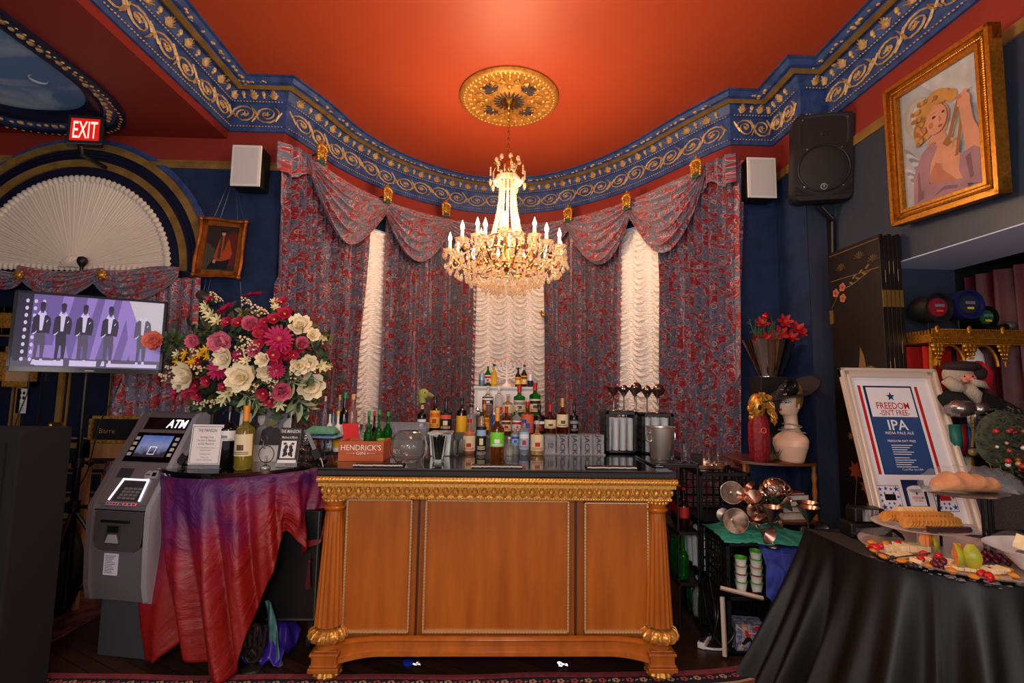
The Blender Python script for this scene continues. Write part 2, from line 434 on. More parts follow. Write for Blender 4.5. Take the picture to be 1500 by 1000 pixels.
mb.tube([(MO.x+.05*math.cos(a),MO.y+.05*math.sin(a),3.713)for a in[k*PI/10+.6 for k in range(14)]],[.002+.008*math.sin(PI*k/13)for k in range(14)],5,1)
struct(mb.build('trim_5',[skm,M('moon_paint',(190,196,205),.6)],smooth=False),'painted blue sky with clouds and a crescent moon')
fl=bpy.data.materials.new('dark_parquet');fl.use_nodes=True;N=fl.node_tree.nodes;L=fl.node_tree.links;b=N['Principled BSDF'];b.inputs['Roughness'].default_value=.38
tc=N.new('ShaderNodeTexCoord');br=N.new('ShaderNodeTexBrick');L.new(tc.outputs['Object'],br.inputs['Vector'])
br.inputs['Scale'].default_value=1;br.inputs['Brick Width'].default_value=.9;br.inputs['Row Height'].default_value=.075;br.inputs['Mortar Size'].default_value=.0025
br.inputs['Color1'].default_value=lin((58,34,22));br.inputs['Color2'].default_value=lin((40,25,17));br.inputs['Mortar'].default_value=lin((12,8,6))
mp=N.new('ShaderNodeMapping');mp.inputs['Rotation'].default_value=(0,0,.5);L.new(tc.outputs['Object'],mp.inputs[0]);L.new(mp.outputs[0],br.inputs['Vector']);L.new(br.outputs[0],b.inputs['Base Color'])
mb=MB();mb.box(-5.6,4.0,-2.5,6.1,-.05,0);struct(mb.build('floor',fl,smooth=False),'dark worn wooden floor')
mb=MB();mb.box(-5.62,-5.6,-2.5,4.05,0,3.7);struct(mb.build('wall_left',blue_w,smooth=False))
mb=MB();mb.box(-5.6,-4.25,4.02,4.048,0,.14);mb.box(-2.55,-1.9,4.02,4.048,0,.14);struct(mb.build('baseboard_front',navy_t,smooth=False))
AC=Vector((-3.52,4.05,2.47))
def arc_ring(mb,r0,r1,y0,y1,mi,n=48,a0=0,a1=PI,rz=1.0):
 vs=[];fs=[]
 for k in range(n+1):
  w=a0+(a1-a0)*k/n
  for r,y in((r0,y0),(r0,y1),(r1,y1),(r1,y0)):
   vs.append((AC.x+r*math.cos(w),y,AC.z+r*math.sin(w)*rz))
 for k in range(n):
  for j in range(4):fs.append((k*4+j,k*4+(j+1)%4,k*4+4+(j+1)%4,k*4+4+j))
 mb.add(vs,fs,mi)
win=MB();arc_ring(win,1.08,1.13,4.035,4.048,1,a0=.35,a1=2.8);arc_ring(win,1.02,1.08,4.0,4.048,2);arc_ring(win,.93,1.02,4.015,4.048,0);arc_ring(win,.87,.93,4.005,4.048,2);arc_ring(win,.79,.87,4.02,4.048,0)
arc_ring(win,.955,.965,4.005,4.02,0);arc_ring(win,.985,.995,4.005,4.02,0)
w1=struct(win.build('window_1',[navy_t,blue_c,goldp]),'half round window in a navy and gold arch')
sheer=M('cream_sheer_fabric',(228,212,196),.45,sheen=.3)
fan=MB()
def fanp(u,v):
 w=PI*u;r=.10+.66*v
 return(AC.x+.02+r*math.cos(w),4.022-(.010+.004*math.sin(w*170+2*math.sin(w*9))*(.3+v)+.003*math.sin(w*61+v))-.02*(1-v),AC.z+r*math.sin(w))
fan.grid(fanp,1300,3,0)
fan.build('pleated_fan_blind',sheer,w1,label='cream sunburst pleated sheer')
fan=MB()
def ruf(u,v):
 w=PI*u;t=v*2*PI;r=.765+(.028+.006*math.sin(w*110))*math.cos(t);return(AC.x+r*math.cos(w),4.012+(.016+.004*math.sin(w*110))*math.sin(t),AC.z+r*math.sin(w))
fan.grid(ruf,420,8,0)
def ruf2(u,v):
 x=-.78+1.56*u;t=v*2*PI;return(AC.x+x,4.008+(.016+.004*math.sin(x*140))*math.sin(t),AC.z+.006+(.026+.006*math.sin(x*140))*math.cos(t))
fan.grid(ruf2,420,8,0)
fan.build('ruffle_border',sheer,w1)
fan=MB();fan.grid(lambda u,v:(AC.x+.02+.115*math.sin(v*PI/2)*math.cos(PI*u)*(1+.08*math.sin(u*60)),3.965+.04*v*v+.006*math.sin(u*60+v*9),AC.z+.115*math.sin(v*PI/2)*math.sin(PI*u)*(1+.08*math.sin(u*60))),160,10,0)
fan.build('rosette',sheer,w1)
dm=M('navy_door_paint',(13,20,42),.35);d=MB();d.box(-4.3,-2.95,4.01,4.046,0,2.30)
door=struct(d.build('door_1',dm,smooth=False),'dark navy double door with gold panel mouldings')
def panel_frame(mb,x0,x1,z0,z1,y,w=.035,t=.02,mi=0):
 for a in((x0,x1,z0,z0+w),(x0,x1,z1-w,z1),(x0,x0+w,z0,z1),(x1-w,x1,z0,z1)):mb.box(a[0],a[1],y-t,y,a[2],a[3],mi)
for(x0,x1)in((-4.22,-3.80),(-3.52,-3.04)):
 for(z0,z1)in((.22,.52),(.60,.90),(1.02,1.98)):
  p=MB();panel_frame(p,x0,x1,z0,z1,4.012,.04,.022);panel_frame(p,x0+.07,x1-.07,z0+.07,z1-.07,4.012,.012,.012);p.build('panel_moulding',goldp,door,False)
p=MB();p.box(-3.665,-3.655,4.0,4.012,0,2.3);p.build('door_seam',blkm,door,False)
p=MB();c=at(66,685,Y=3.99);p.ball(c,.05,0,20,12,(.7,.12,2.1));p.tube([c,c+Vector((0,-.05,0))],.012,10);p.ball(c+Vector((-.035,-.055,0)),.024);p.build('door_handle',brass,door)
p=MB();c=at(82,623,Y=3.99);p.box(c.x-.05,c.x+.05,3.985,4.01,c.z-.025,c.z+.025);p.ball(c+Vector((-.05,0,0)),.026,0,12,8,(1,.5,1));p.build('door_latch',brass,door)
for(px0,py0,px1,py1,nm,lb)in((-6,450,16,488,'picture_frame','small gold frame at the left edge, upper of two on the door'),(-6,508,55,566,'picture_frame','gold framed parchment below the television, left edge')):
 a=at(px0,py1,Y=3.96);b_=at(px1,py0,Y=3.96);t=thing(nm,lb,'picture',((a.x+b_.x)/2,3.97,a.z))
 f=MB();panel_frame(f,a.x,b_.x,a.z,b_.z,3.985,.045,.03);f.build('frame',gold,t,False)
 f=MB();f.box(a.x+.03,b_.x-.03,3.98,3.992,a.z+.03,b_.z-.03);f.build('picture',M('parchment',(165,135,100),.7),t,False)
t=thing('door_notice','white paper notice with small photos on the dark door','notice',at(31,605,Y=3.99));a=at(22,605,Y=3.99);b_=at(41,569,Y=3.99)
f=MB();F=XF((a.x,3.992,a.z));w,h=b_.x-a.x,b_.z-a.z;f.rect(F,0,w,0,h,0,.002,0);f.build('paper',M('paper',(205,200,205),.7),t,False)
f=MB()
for i in(0,1):
 for j in(0,1):f.ell(F,w*(.32+.36*i),h*(.62+.2*j),w*.12,h*.07,.003,.001)
for k in range(5):f.rect(F,w*.15,w*.85,h*(.1+.07*k),h*(.115+.07*k),.003,.001)
f.build('print',blk,t,False)
pais=paisley('paisley_chintz',(150,18,36),(96,98,124),(222,198,196),scale=1.15,deep=(48,26,46))
CP=inset([Vector((-2.05,4.05))]+BAY+[Vector((2.16,4.03))],.10)
class CRun(Run):
 pass
crn=Run(CP)
def s_at(px,z,d=0):
 lo=min(range(0,401),key=lambda k:abs(proj((*crn.pos(crn.len*k/400,d),z))[0]-px));return crn.len*lo/400
def curtain(pxt0,pxt1,pxb0,pxb1,label,z0=.04,z1=3.53,dens=16,amp=.050,seed=1,d0=0):
 """panel whose edges show at pxt0..pxt1 near z 3.0 and pxb0..pxb1 near z 1.25"""
 rnd=random.Random(seed)
 a0,a1=s_at(pxt0,3.0),s_at(pxt1,3.0);b0,b1=s_at(pxb0,1.25),s_at(pxb1,1.25)
 n=max(3,round((a1-a0)*dens));ph=[rnd.uniform(-.5,.5)for _ in range(n+3)];am=[rnd.uniform(.55,1.25)for _ in range(n+3)]
 nu,nv=n*9,36
 def fn(u,v):
  z=z1+(z0-z1)*v;t=(3.0-z)/1.75;t=max(-.25,min(1.3,t))
  s0=a0+(b0-a0)*t;s1=a1+(b1-a1)*t;s=s0+(s1-s0)*u
  k=u*n;i=int(min(k,n-.001));fr=k-i;p0=ph[i]*(1-fr)+ph[i+1]*fr;aa=am[i]*(1-fr)+am[i+1]*fr
  w=2*PI*k+p0*2.2+.5*math.sin(z*1.7+i*1.9)*.5
  g=.35+.65*min(1,v*9)
  d=d0+amp*aa*g*math.sin(w)+.012*math.sin(w*2.1+z*3+i)
  P=crn.pos(s+.012*math.cos(w),d);return(P.x,P.y,z+(.01*math.sin(w)if v<.01 else 0))
 wid=(a1-a0)*2.5
 mb=MB();mb.grid(fn,nu,nv,0,lambda u,v:(u*wid+seed*3.1,(z1+(z0-z1)*v)))
 return tag(mb.build('curtain',pais),label,'curtain','paisley curtains of the bay')
CG='paisley curtains of the bay'
curtain(410,540,397,521,'paisley curtain furthest left in the bay, by the flower arrangement',seed=1,dens=14)
curtain(563,698,554,694,'paisley curtain between the left sheer window and the chandelier',seed=2)
curtain(796,908,799,903,'paisley curtain between the chandelier and the right sheer window',seed=3)
curtain(966,1088,972,1086,'paisley curtain furthest right in the bay, beside the blue corner wall',seed=4,dens=14)
def swag(pa,pb,bot,label,skew=0.0,seed=1,d0=.075,zt=3.50,ruff=6):
 s0,s1=s_at(pa,3.45,d0),s_at(pb,3.45,d0)
 sm=s0+(s1-s0)*(.5+skew*.5);P=crn.pos(sm,d0+.1)
 zb=min([3.45-.02*k for k in range(120)],key=lambda z:abs(proj((P.x,P.y,z))[1]-bot));D=zt-zb
 def fn(u,v):
  uu=u**(1+skew)if skew>=0 else 1-(1-u)**(1-skew)
  env=math.sin(PI*min(1,max(0,uu)))**.72
  fold=math.sin(v*2*PI*ruff+.6*math.sin(u*7+seed)+seed)
  s=s0+(s1-s0)*u+(0 if v<.1 else .02*math.sin(v*12+seed)*math.sin(PI*u))
  dep=d0+.015+(.10*env*math.sin(PI*v*.8)+.036*fold*(.35+.65*env)*min(1,v*5))
  z=zt-D*(.06*v+.94*env*v**1.08)-.02*math.sin(v*2*PI*ruff+seed+1.2)*env*min(1,v*3)
  Q=crn.pos(s,dep);return(Q.x,Q.y,z)
 mb=MB();L_=s1-s0;mb.grid(fn,44,84,0,lambda u,v:(u*L_*1.25+seed*1.7,v*D*1.7+u*.3))
 o=mb.build('curtain_swag',pais,solid=.006);return tag(o,label,'swag','draped swags across the curtain tops')
swag(452,572,350,'paisley swag hanging between the first and second gold faces from the left',-.35,1)
swag(562,662,381,'paisley swag left of the chandelier, between the second and third gold faces',-.15,2)
swag(646,840,398,'wide paisley swag right behind the chandelier',0,3)
swag(830,930,388,'paisley swag right of the chandelier, between the fourth and fifth gold faces',.15,4)
swag(914,1034,366,'paisley swag hanging between the two rightmost gold faces',.35,5)
def valance(px0,px1,label,seed):
 s0,s1=s_at(px0,3.45),s_at(px1,3.45)
 def fn(u,v):
  s=s0+(s1-s0)*u;P=crn.pos(s,.055+.018*math.sin(u*26+seed)*(1-.4*v)+.01*math.sin(u*61));return(P.x,P.y,3.545-.22*v*(1+.2*math.sin(u*9)))
 mb=MB();mb.grid(fn,70,10,0,lambda u,v:(u*(s1-s0)*1.3+seed,v*.3));tag(mb.build('curtain_heading',pais,solid=.004),label,'curtain heading')
valance(411,470,'gathered paisley heading at the left end of the bay',1.0)
valance(1018,1073,'gathered paisley heading at the right end of the bay',2.0)
def face_mesh():
 mb=MB()
 mb.ball((0,-.015,0),.052,0,16,12,(.82,.62,1.12))
 mb.ball((0,-.053,-.002),.011,0,8,6,(.8,1,1.7));mb.ball((0,-.046,-.024),.011,0,8,6,(1.4,.7,.5));mb.ball((0,-.04,-.042),.014,0,8,6)
 for s in(-1,1):
  mb.ball((.018*s,-.045,.010),.008,0,8,6,(1.2,.6,.7));mb.ball((.02*s,-.04,-.014),.014,0,8,6);mb.ball((.018*s,-.046,.02),.007,0,8,4,(2,.7,.5))
  for k in range(5):mb.ball((.047*s*(1-.04*k),-.012,.035-.024*k),.016,0,8,6,(.8,.9,1.2))
 for k in range(9):
  a=PI*k/8;mb.ball((.046*math.cos(a),-.018,.042+.030*math.sin(a)),.017,0,8,6)
 mb.ball((0,-.01,.085),.022,0,8,8,(.8,.5,1.7))
 for k in(-1,0,1):mb.ball((.024*k,0,.078),.016,0,8,6,(.8,.5,1.4))
 return mb
green=M('verdigris_scarf',(26,74,66),.5)
def face(px,py,label):
 s=s_at(px,3.5,.12);P=crn.pos(s,.15);q=crn.pos(s,.16)-crn.pos(s,.0)
 zz=at(px,py,Y=P.y).z
 t=thing('gold_face_finial',label,'ornament',(0,0,0),'gold face ornaments pinning the swags')
 face_mesh().build('face',gold,t);g=MB()
 for s_ in(-1,0,1):g.ball((.026*s_,-.012,-.066-.008*(s_==0)),.022,0,8,6,(.9,.7,.9))
 g.build('scarf',green,t)
 g=MB();g.tube([(0,0,0),(0,.12,0)],.01,8);g.build('pin',brass,t)
 place(t,(P.x,P.y,zz),(0,0,math.atan2(q.y,q.x)+PI/2))
 return t
for px,py,lb in((466,225,'gold face ornament furthest left, over the flower arrangement side'),(564,286,'gold face ornament above the narrow left sheer window'),(651,307,'gold face ornament just left of the chandelier'),(835,315,'gold face ornament just right of the chandelier'),(921,296,'gold face ornament above the right sheer window'),(1024,247,'gold face ornament furthest right, near the white wall speaker')):
 face(px,py,lb)
satin=M('cream_satin_shade',(250,240,236),.36,sheen=.4)
glassd=M('window_daylight_glass',(150,170,200),.1,emit=.25)
def shade(pxa,pxb,cols,z1,z0,idx,label):
 s0,s1=s_at(pxa,2.2,-.06),s_at(pxb,2.2,-.06);wid=s1-s0
 def fn(u,v):
  z=z1+(z0-z1)*v;k=u*cols;fr=k-int(min(k,cols-.001));sag=4*fr*(1-fr)
  ph=(z*15+sag*(1.5+.35*math.sin(z*2.3+int(k)))+.22*math.sin(z*5+int(k)*2)+.35*noise.noise(Vector((k*1.3,z*4,2))));w=ph*2*PI
  d=-.06+(.014*math.sin(w)+.008*math.sin(2.3*w+k*3+z*4)+.006*math.sin(w*4.1+7*k))*(.35+sag*.9)+.02*sag-.01
  P=crn.pos(s0+wid*u,d);return(P.x,P.y,z)
 mb=MB();mb.grid(fn,cols*14,460,0,lambda u,v:(u,v));o=mb.build('sheer_shade',satin)
 tag(o,label,'window shade','ruched cream window shades')
 p0,p1=crn.pos(s0-.06,-.09),crn.pos(s1+.06,-.09);g=MB();g.grid(lambda u,v:(lambda q:(q.x,q.y,1.0+(z1+.03-1)*v))(crn.pos(s0-.06+(wid+.12)*u,-.092)),12,1)
 struct(g.build('window_%d'%(idx+2),glassd,smooth=False))
shade(512,572,2,3.20,1.0,0,'ruched cream shade in the narrow left window')
shade(686,806,4,3.20,1.0,1,'ruched cream shade in the middle window behind the bottles')
shade(897,982,3,3.25,1.0,2,'ruched cream shade in the right window behind the glass crates')
def wallswag(px0,px1,ptop,pbot,label,seed):
 a,b_=at(px0,ptop,Y=3.9),at(px1,ptop,Y=3.9);bt=at((px0+px1)/2,pbot,Y=3.9);D=a.z-bt.z
 def fn(u,v):
  env=math.sin(PI*u)**.7;f_=math.sin(v*2*PI*5+seed+.8*math.sin(u*6))
  return(a.x+(b_.x-a.x)*u,3.95-.05-.05*env*math.sin(PI*v)-.016*f_*(.4+.6*env),a.z+.02*math.sin(u*5+seed)-D*(.25*v+.75*env*v)-.012*math.sin(v*2*PI*5+seed)*env)
 mb=MB();mb.grid(fn,40,60,0,lambda u,v:(u*(b_.x-a.x)*1.3+seed,v*D*2+u*.2));return tag(mb.build('curtain_swag',pais,solid=.006),label,'swag','swags over the navy door')
wallswag(-30,40,394,420,'paisley swag over the door at the left edge',1)
wallswag(25,150,392,432,'paisley swag over the door, directly above the television',2)
wallswag(135,262,392,442,'paisley swag over the door, right above the television corner',3.5)
def flatcurtain(x0,x1,y,z0,z1,n,label,seed,mat,name='curtain',cat='curtain',amp=.028,axis='x',flare=0):
 rnd=random.Random(seed);ph=[rnd.uniform(-1,1)for _ in range(n+2)];am=[rnd.uniform(.5,1.3)for _ in range(n+2)]
 def fn(u,v):
  k=u*n;i=int(min(k,n-.01));fr=k-i;p0=ph[i]*(1-fr)+ph[i+1]*fr;aa=am[i]*(1-fr)+am[i+1]*fr
  w=2*PI*k+p0+.3*math.sin(v*4+i);d=amp*aa*math.sin(w);q=x0+(x1-x0)*u+.01*math.cos(w)+flare*v*(u-.5);z=z1+(z0-z1)*v
  return(q,y+d,z)if axis=='x' else(y+d,q,z)
 mb=MB();mb.grid(fn,n*10,24,0,lambda u,v:(u*abs(x1-x0)*1.8+seed,v*(z1-z0)));return tag(mb.build(name,mat),label,cat)
a=at(172,400,Y=3.9);b_=at(290,400,Y=3.9)
flatcurtain(a.x,b_.x,3.93,.1,a.z-.02,7,'paisley curtain hanging beside the navy door behind the cash machine',11,pais)
for px,lb in((27,'gilt rosette on the door swag, left of the pair'),(148,'gilt rosette on the door swag, right of the pair')):
 c=at(px,402,Y=3.84);mb=MB();mb.ball(c,.032,0,16,10,(1,.7,1));
 for k in range(8):mb.ball(c+Vector((.03*math.cos(k*PI/4),0,.03*math.sin(k*PI/4))),.012,0,8,6)
 mb.tube([c,(c.x,3.95,c.z)],.008);tag(mb.build('gilt_rosette',gold),lb,'ornament','rosettes over the door')
c=at(796,461,Y=5.55);mb=MB();mb.ball(c,.035,0,12,8,(1,.6,.8));mb.ball(c+Vector((-.03,-.01,.03)),.02,0,8,6);mb.tube([c,c+Vector((.02,.2,0))],.01,6);tag(mb.build('curtain_tieback',gold),'small gold tieback hook at the right edge of the middle shade','tieback')
c=at(119,397,Y=3.93);mb=MB();mb.lathe([(.012,0),(.012,.03),(.02,.045),(.034,.07),(.036,.09),(.028,.112),(.0001,.125)],c,20);mb.lathe([(.03,-.04),(.014,-.02),(.012,0)],c,20);tag(mb.build('black_finial',blk),'black ball shaped finial standing before the cream fan blind','finial')
vel=M('burgundy_velvet',(84,8,22),.55,sheen=.6)
flatcurtain(3.22,-.3,3.24,.3,2.36,26,'dark burgundy velvet curtain filling the side opening at right',5,vel,amp=.03,axis='y')
wood=M('honey_cherry_wood',(184,100,26),.34,var=((150,74,16),5,6,.25,(3.2,3.2,.35)),coat=.35)
wood2=M('darker_cherry_wood',(160,86,26),.32,var=((130,66,18),5,6,.25,(3,3,.4)),coat=.3)
goldb=M('bright_gilt',(236,178,90),.34,.6,var=((190,128,50),80,3,.2))
blacktop=M('polished_black_top',(8,8,9),.06,coat=.5)
bar=thing('bar_counter','ornate honey coloured wooden bar counter with gilt frieze and fluted columns','bar',(.015,2.95,0))
BX0,BX1,BY,BD=-.945,.978,2.72,3.55
mb=MB();mb.box(BX0+.03,BX1-.03,BY+.06,BD,.135,.945,0);body=mb.build('body',[wood2],bar,False)
mb=MB()
mb.box(BX0-.015,BX1+.015,BY-.02,BD+.1,1.005,1.03,0);mb.box(BX0+.01,BX1-.01,BY,BD+.1,.95,1.005,0);mb.box(BX0+.005,BX1-.005,BY-.008,BD+.1,.938,.952,0)
mb.tube([(BX0-.02,BY-.02,1.042),(BX1+.02,BY-.02,1.042)],.018,10)
n=104
for k in range(n):
 x=BX0-.012+(BX1-BX0+.024)*(k+.5)/n;mb.ball((x,BY-.028,1.042),.0135,0,6,5,(.6,1.3,1.35),Matrix.Rotation(.45,3,'Y'))
n=36
for k in range(n):
 x=BX0+.015+(BX1-BX0-.03)*(k+.5)/n
 mb.ball((x,BY-.008,.978),.022,0,8,6,(.75,.9,1.25));mb.tube([(x-.025,BY-.008,1.0),(x-.020,BY-.018,.975),(x-.004,BY-.014,.953)],[.003,.005,.002],5);mb.tube([(x+.025,BY-.008,1.0),(x+.020,BY-.018,.975),(x+.004,BY-.014,.953)],[.003,.005,.002],5)
for k in range(130):
 x=BX0+.005+(BX1-BX0-.01)*(k+.5)/130;mb.ball((x,BY-.012,.944),.006,0,5,4)
for sx in(BX0-.01,BX1+.01):
 for k in range(30):
  mb.ball((sx,BY+.01+k*.027,1.042),.014,0,6,4);mb.ball((sx+(.012 if sx<0 else-.012),BY+.01+k*.027,.978),.016,0,6,5,(.8,.7,1.2))
mb.build('gilt_frieze',goldb,bar,label='gilt rope and egg moulding under the bar top')
mb=MB();mb.box(BX0-.025,BX1+.02,2.695,3.78,1.062,1.096);mb.build('black_top',blacktop,bar,False,bevel=.006,label='polished black slab reflecting the bottles')
mb=MB();mb.box(BX0-.02,BX1+.015,2.70,2.725,1.0955,1.100);mb.build('top_edge_strip',M('dull_black_edge',(40,36,40),.35),bar,False)
FB=BY+.06
def bz(py,px=720):return at(px,py,Y=FB).z
def bx(px,py=820):return at(px,py,Y=FB).x
for nm,(a,b_,c,d_)in(('left',(506,603,731,924)),('mid',(622,833,731,924)),('right',(855,949,733,924))):
 x0,x1,z1,z0=bx(a),bx(b_),bz(c),bz(d_)
 p=MB();p.box(x0,x1,FB-.010,FB+.01,z0,z1);p.build('front_panel',wood,bar,False)
 p=MB()
 for e in((x0,x1,z0,z0+.012),(x0,x1,z1-.008,z1),(x0,x0+.010,z0,z1),(x1-.010,x1,z0,z1)):p.box(e[0],e[1],FB-.024,FB-.008,e[2],e[3])
 L_=z1-z0
 for sx in(x0+.005,x1-.005):
  for k in range(42):p.ball((sx,FB-.024,z0+L_*(k+.5)/42),.0062,0,5,4,(1,.8,1.2))
 for k in range(int((x1-x0)/.017)):
  p.ball((x0+.008+k*.017,FB-.024,z0+.004),.0062,0,5,4);p.ball((x0+.008+k*.017,FB-.022,z1-.004),.0045,0,5,4)
 p.build('panel_gilt_border',M('pale_gilt_rope',(206,168,120),.4,.45),bar)
for px in(612,843):
 x=bx(px);p=MB();p.box(x-.006,x+.006,FB-.006,FB+.004,.20,.94);p.build('stile_joint',M('dark_joint',(60,26,8),.5),bar,False)
def railtop(t):e=min(t,1-t)*2;return .245-.02*max(0,1-e/.001)
p=MB();x0,x1=bx(486),bx(966)
def zc_(u):
 e=min(u,1-u)/.17;return 0 if e>=1 else-.06*(1-math.sin(e*PI/2))
prof_r=[(y,z-.045)for y,z in[(0,.262),(-.02,.258),(-.03,.25),(-.022,.238),(-.024,.215),(-.034,.21),(-.036,.20),(-.044,.196),(-.046,.178),(-.038,.172),(-.02,.165),(.02,.165)]]
vs=[];nu=80
for k in range(nu+1):
 u=k/nu;x=x0+(x1-x0)*u
 for(dy,z)in prof_r:vs.append((x,FB+dy-.02,z-.005+zc_(u)*(1.0 if z<.2 else .55)))
m_=len(prof_r);p.add(vs,[(k*m_+j,k*m_+j+1,(k+1)*m_+j+1,(k+1)*m_+j)for k in range(nu)for j in range(m_-1)])
p.build('bottom_rail',wood,bar,ang=30)
for cx in(-.885,.905):
 c=(cx,BY+.05,0)
 col=MB();fl_=lambda w,k:1-.055*(0.5+.5*math.cos(w*18))**2 if 1<=k<=12 else 1
 pr_=[(.046,.870)]+[(.047+(.078-.047)*t,.862-(.862-.285)*t)for t in[k/11 for k in range(12)]]+[(.080,.275),(.05,.262)]
 col.lathe([(r,z)for r,z in reversed(pr_)],c,108,0,flute=lambda w,k:1-.09*(abs(math.sin(w*9)))**.7 if 1<=k<=12 else 1)
 col.lathe([(.05,.868),(.058,.876),(.062,.885),(.058,.893),(.048,.898),(.052,.915),(.05,.94)],c,32)
 col.lathe([(.062,.155),(.055,.165),(.045,.172),(.052,.178),(.058,.19)],c,32);col.lathe([(.05,.262),(.062,.268),(.055,.285)],c,32)
 cl=col.build('column',wood,bar,ang=50)
 g=MB();
 for k in range(16):g.ball((c[0]+.054*math.cos(k*PI/8),c[1]+.054*math.sin(k*PI/8),.925),.0115,0,8,6)
 g.lathe([(.06,.932),(.066,.94),(.06,.948)],c,24);g.build('gilt_capital',goldb,cl);g=MB()
 g.lathe([(.05,.185),(.075,.192),(.092,.208),(.098,.226),(.090,.246),(.070,.258),(.05,.262)],c,96,flute=lambda w,k:1+.045*math.cos(w*14)+.02*math.cos(w*28)if 0<k<6 else 1)
 for k in range(14):
  a=k*2*PI/14;pts=[(c[0]+r*math.cos(a+t),c[1]+r*math.sin(a+t),z)for r,z,t in((.08,.195,-.08),(.098,.21,-.03),(.104,.228,.04),(.094,.248,.10),(.075,.258,.12))]
  g.tube(pts,[.003,.008,.009,.006,.002],6)
 g.build('gilt_bulb',goldb,cl)
 q=MB();q.cbox((c[0],c[1]-.005,.067),(.158,.158,.024));q.cbox((c[0],c[1]-.005,.105),(.132,.132,.06));q.cbox((c[0],c[1]-.005,.086),(.145,.145,.014));q.cbox((c[0],c[1]-.005,.142),(.150,.150,.016));q.cbox((c[0],c[1],.153),(.12,.12,.01))
 q.build('plinth',wood,bar,False,bevel=.004)
 g=MB();g.lathe([(.035,.0),(.062,.008),(.076,.028),(.068,.048),(.05,.056)],c,80,flute=lambda w,k:1+.05*math.cos(w*13)if 0<k<4 else 1);g.build('gilt_foot',goldb,bar)
matm=M('rubber_mat',(24,22,26),.5);tip=M('ivory_tips',(222,212,202),.5)
for(p0,p1,py,lb)in((516,590,683,'narrow black bar mat with ivory edge in front of the wooden crate'),(690,765,685.5,'narrow black bar mat with ivory edge before the green labelled cider'),(862,934,687.5,'narrow black bar mat with ivory edge at the right of the bar top')):
 a=at(p0,py,Z=1.10);b_=at(p1,py,Z=1.10);y0=max(a.y,2.80)-.02;t=thing('bar_mat',lb,'bar mat',(a.x,y0,1.097),'black bar mats')
 m1=MB();m1.box(a.x,b_.x,y0,y0+.09,1.097,1.106);m1.build('mat',matm,t,False)
 m1=MB();n=46
 for k in range(n):m1.ball((a.x+(b_.x-a.x)*(k+.5)/n,y0,1.105+R_(-.001,.002)),.0042,0,6,4,(1,1.5,.9))
 m1.build('edge_tips',tip,t)
TC=Vector((-1.615,3.27,0));TR=.475;TZ=1.05
t=thing('round_table','tall round table with black lacquered top under red and purple scarves','table',(TC.x,TC.y,0))
mb=MB();mb.lathe([(TR-.01,TZ-.035),(TR+.004,TZ-.03),(TR+.008,TZ-.015),(TR,TZ),(.001,TZ+.001)],(TC.x,TC.y,0),72);mb.build('table_top',blacktop,t)
mb=MB();mb.lathe([(.03,.05),(.03,TZ-.03)],(TC.x,TC.y,0),16);mb.lathe([(.28,0),(.27,.03),(.05,.06)],(TC.x,TC.y,0),24);mb.build('pedestal',blk,t)
mb=MB();mb.box(TC.x-.22,TC.x+.3,TC.y-.12,TC.y+.2,.52,.55);mb.build('lower_shelf',M('dark_wood_shelf',(60,36,24),.5),t,False)
cl_m=bpy.data.materials.new('red_purple_satin');cl_m.use_nodes=True;N=cl_m.node_tree.nodes;L=cl_m.node_tree.links;b=N['Principled BSDF'];b.inputs['Roughness'].default_value=.5
uv=N.new('ShaderNodeUVMap');sx_=N.new('ShaderNodeSeparateXYZ');L.new(uv.outputs[0],sx_.inputs[0])
nz=N.new('ShaderNodeTexNoise');nz.inputs['Scale'].default_value=3.4;nz.inputs['Detail'].default_value=4;nz.inputs['Distortion'].default_value=.8;L.new(uv.outputs[0],nz.inputs['Vector'])
md=N.new('ShaderNodeMath');md.operation='MULTIPLY_ADD';md.inputs[1].default_value=.8;L.new(nz.outputs[0],md.inputs[0]);L.new(sx_.outputs[1],md.inputs[2])
r=ramp(N,[(0,(66,20,84)),(.50,(76,18,88)),(.66,(116,16,66)),(.84,(140,14,34)),(1,(138,16,10))]);L.new(md.outputs[0],r.inputs[0])
n2=N.new('ShaderNodeTexNoise');n2.inputs['Scale'].default_value=12;n2.inputs['Detail'].default_value=2;n2.inputs['Distortion'].default_value=3;L.new(uv.outputs[0],n2.inputs['Vector'])
r2=ramp(N,[(0,(0,0,0)),(.49,(0,0,0)),(.5,(255,255,255)),(.51,(0,0,0)),(1,(0,0,0))]);L.new(n2.outputs[0],r2.inputs[0])
mx=N.new('ShaderNodeMix');mx.data_type='RGBA';L.new(r2.outputs[0],mx.inputs[0]);L.new(r.outputs[0],mx.inputs[6]);mx.inputs[7].default_value=lin((70,14,24));L.new(mx.outputs[2],b.inputs['Base Color'])
n3=N.new('ShaderNodeTexNoise');n3.inputs['Scale'].default_value=5;n3.inputs['Detail'].default_value=5;n3.inputs['Distortion'].default_value=1;L.new(uv.outputs[0],n3.inputs['Vector'])
bp=N.new('ShaderNodeBump');bp.inputs['Strength'].default_value=.6;bp.inputs['Distance'].default_value=.05;L.new(n3.outputs[0],bp.inputs['Height']);L.new(bp.outputs[0],b.inputs['Normal'])
hem=[(206,860,3.06),(206,905,3.0),(216,966,2.93),(236,968,2.86),(258,930,2.82),(282,962,2.78),(305,985,2.74),(325,1003,2.70),(346,985,2.71),(362,930,2.73),(380,882,2.76),(398,838,2.80),(412,790,2.84),(424,778,2.88),(440,800,2.92),(448,815,2.95),(458,796,3.0),(467,775,3.06)]
hem3=[at(a,b_,Y=y)for a,b_,y in hem]
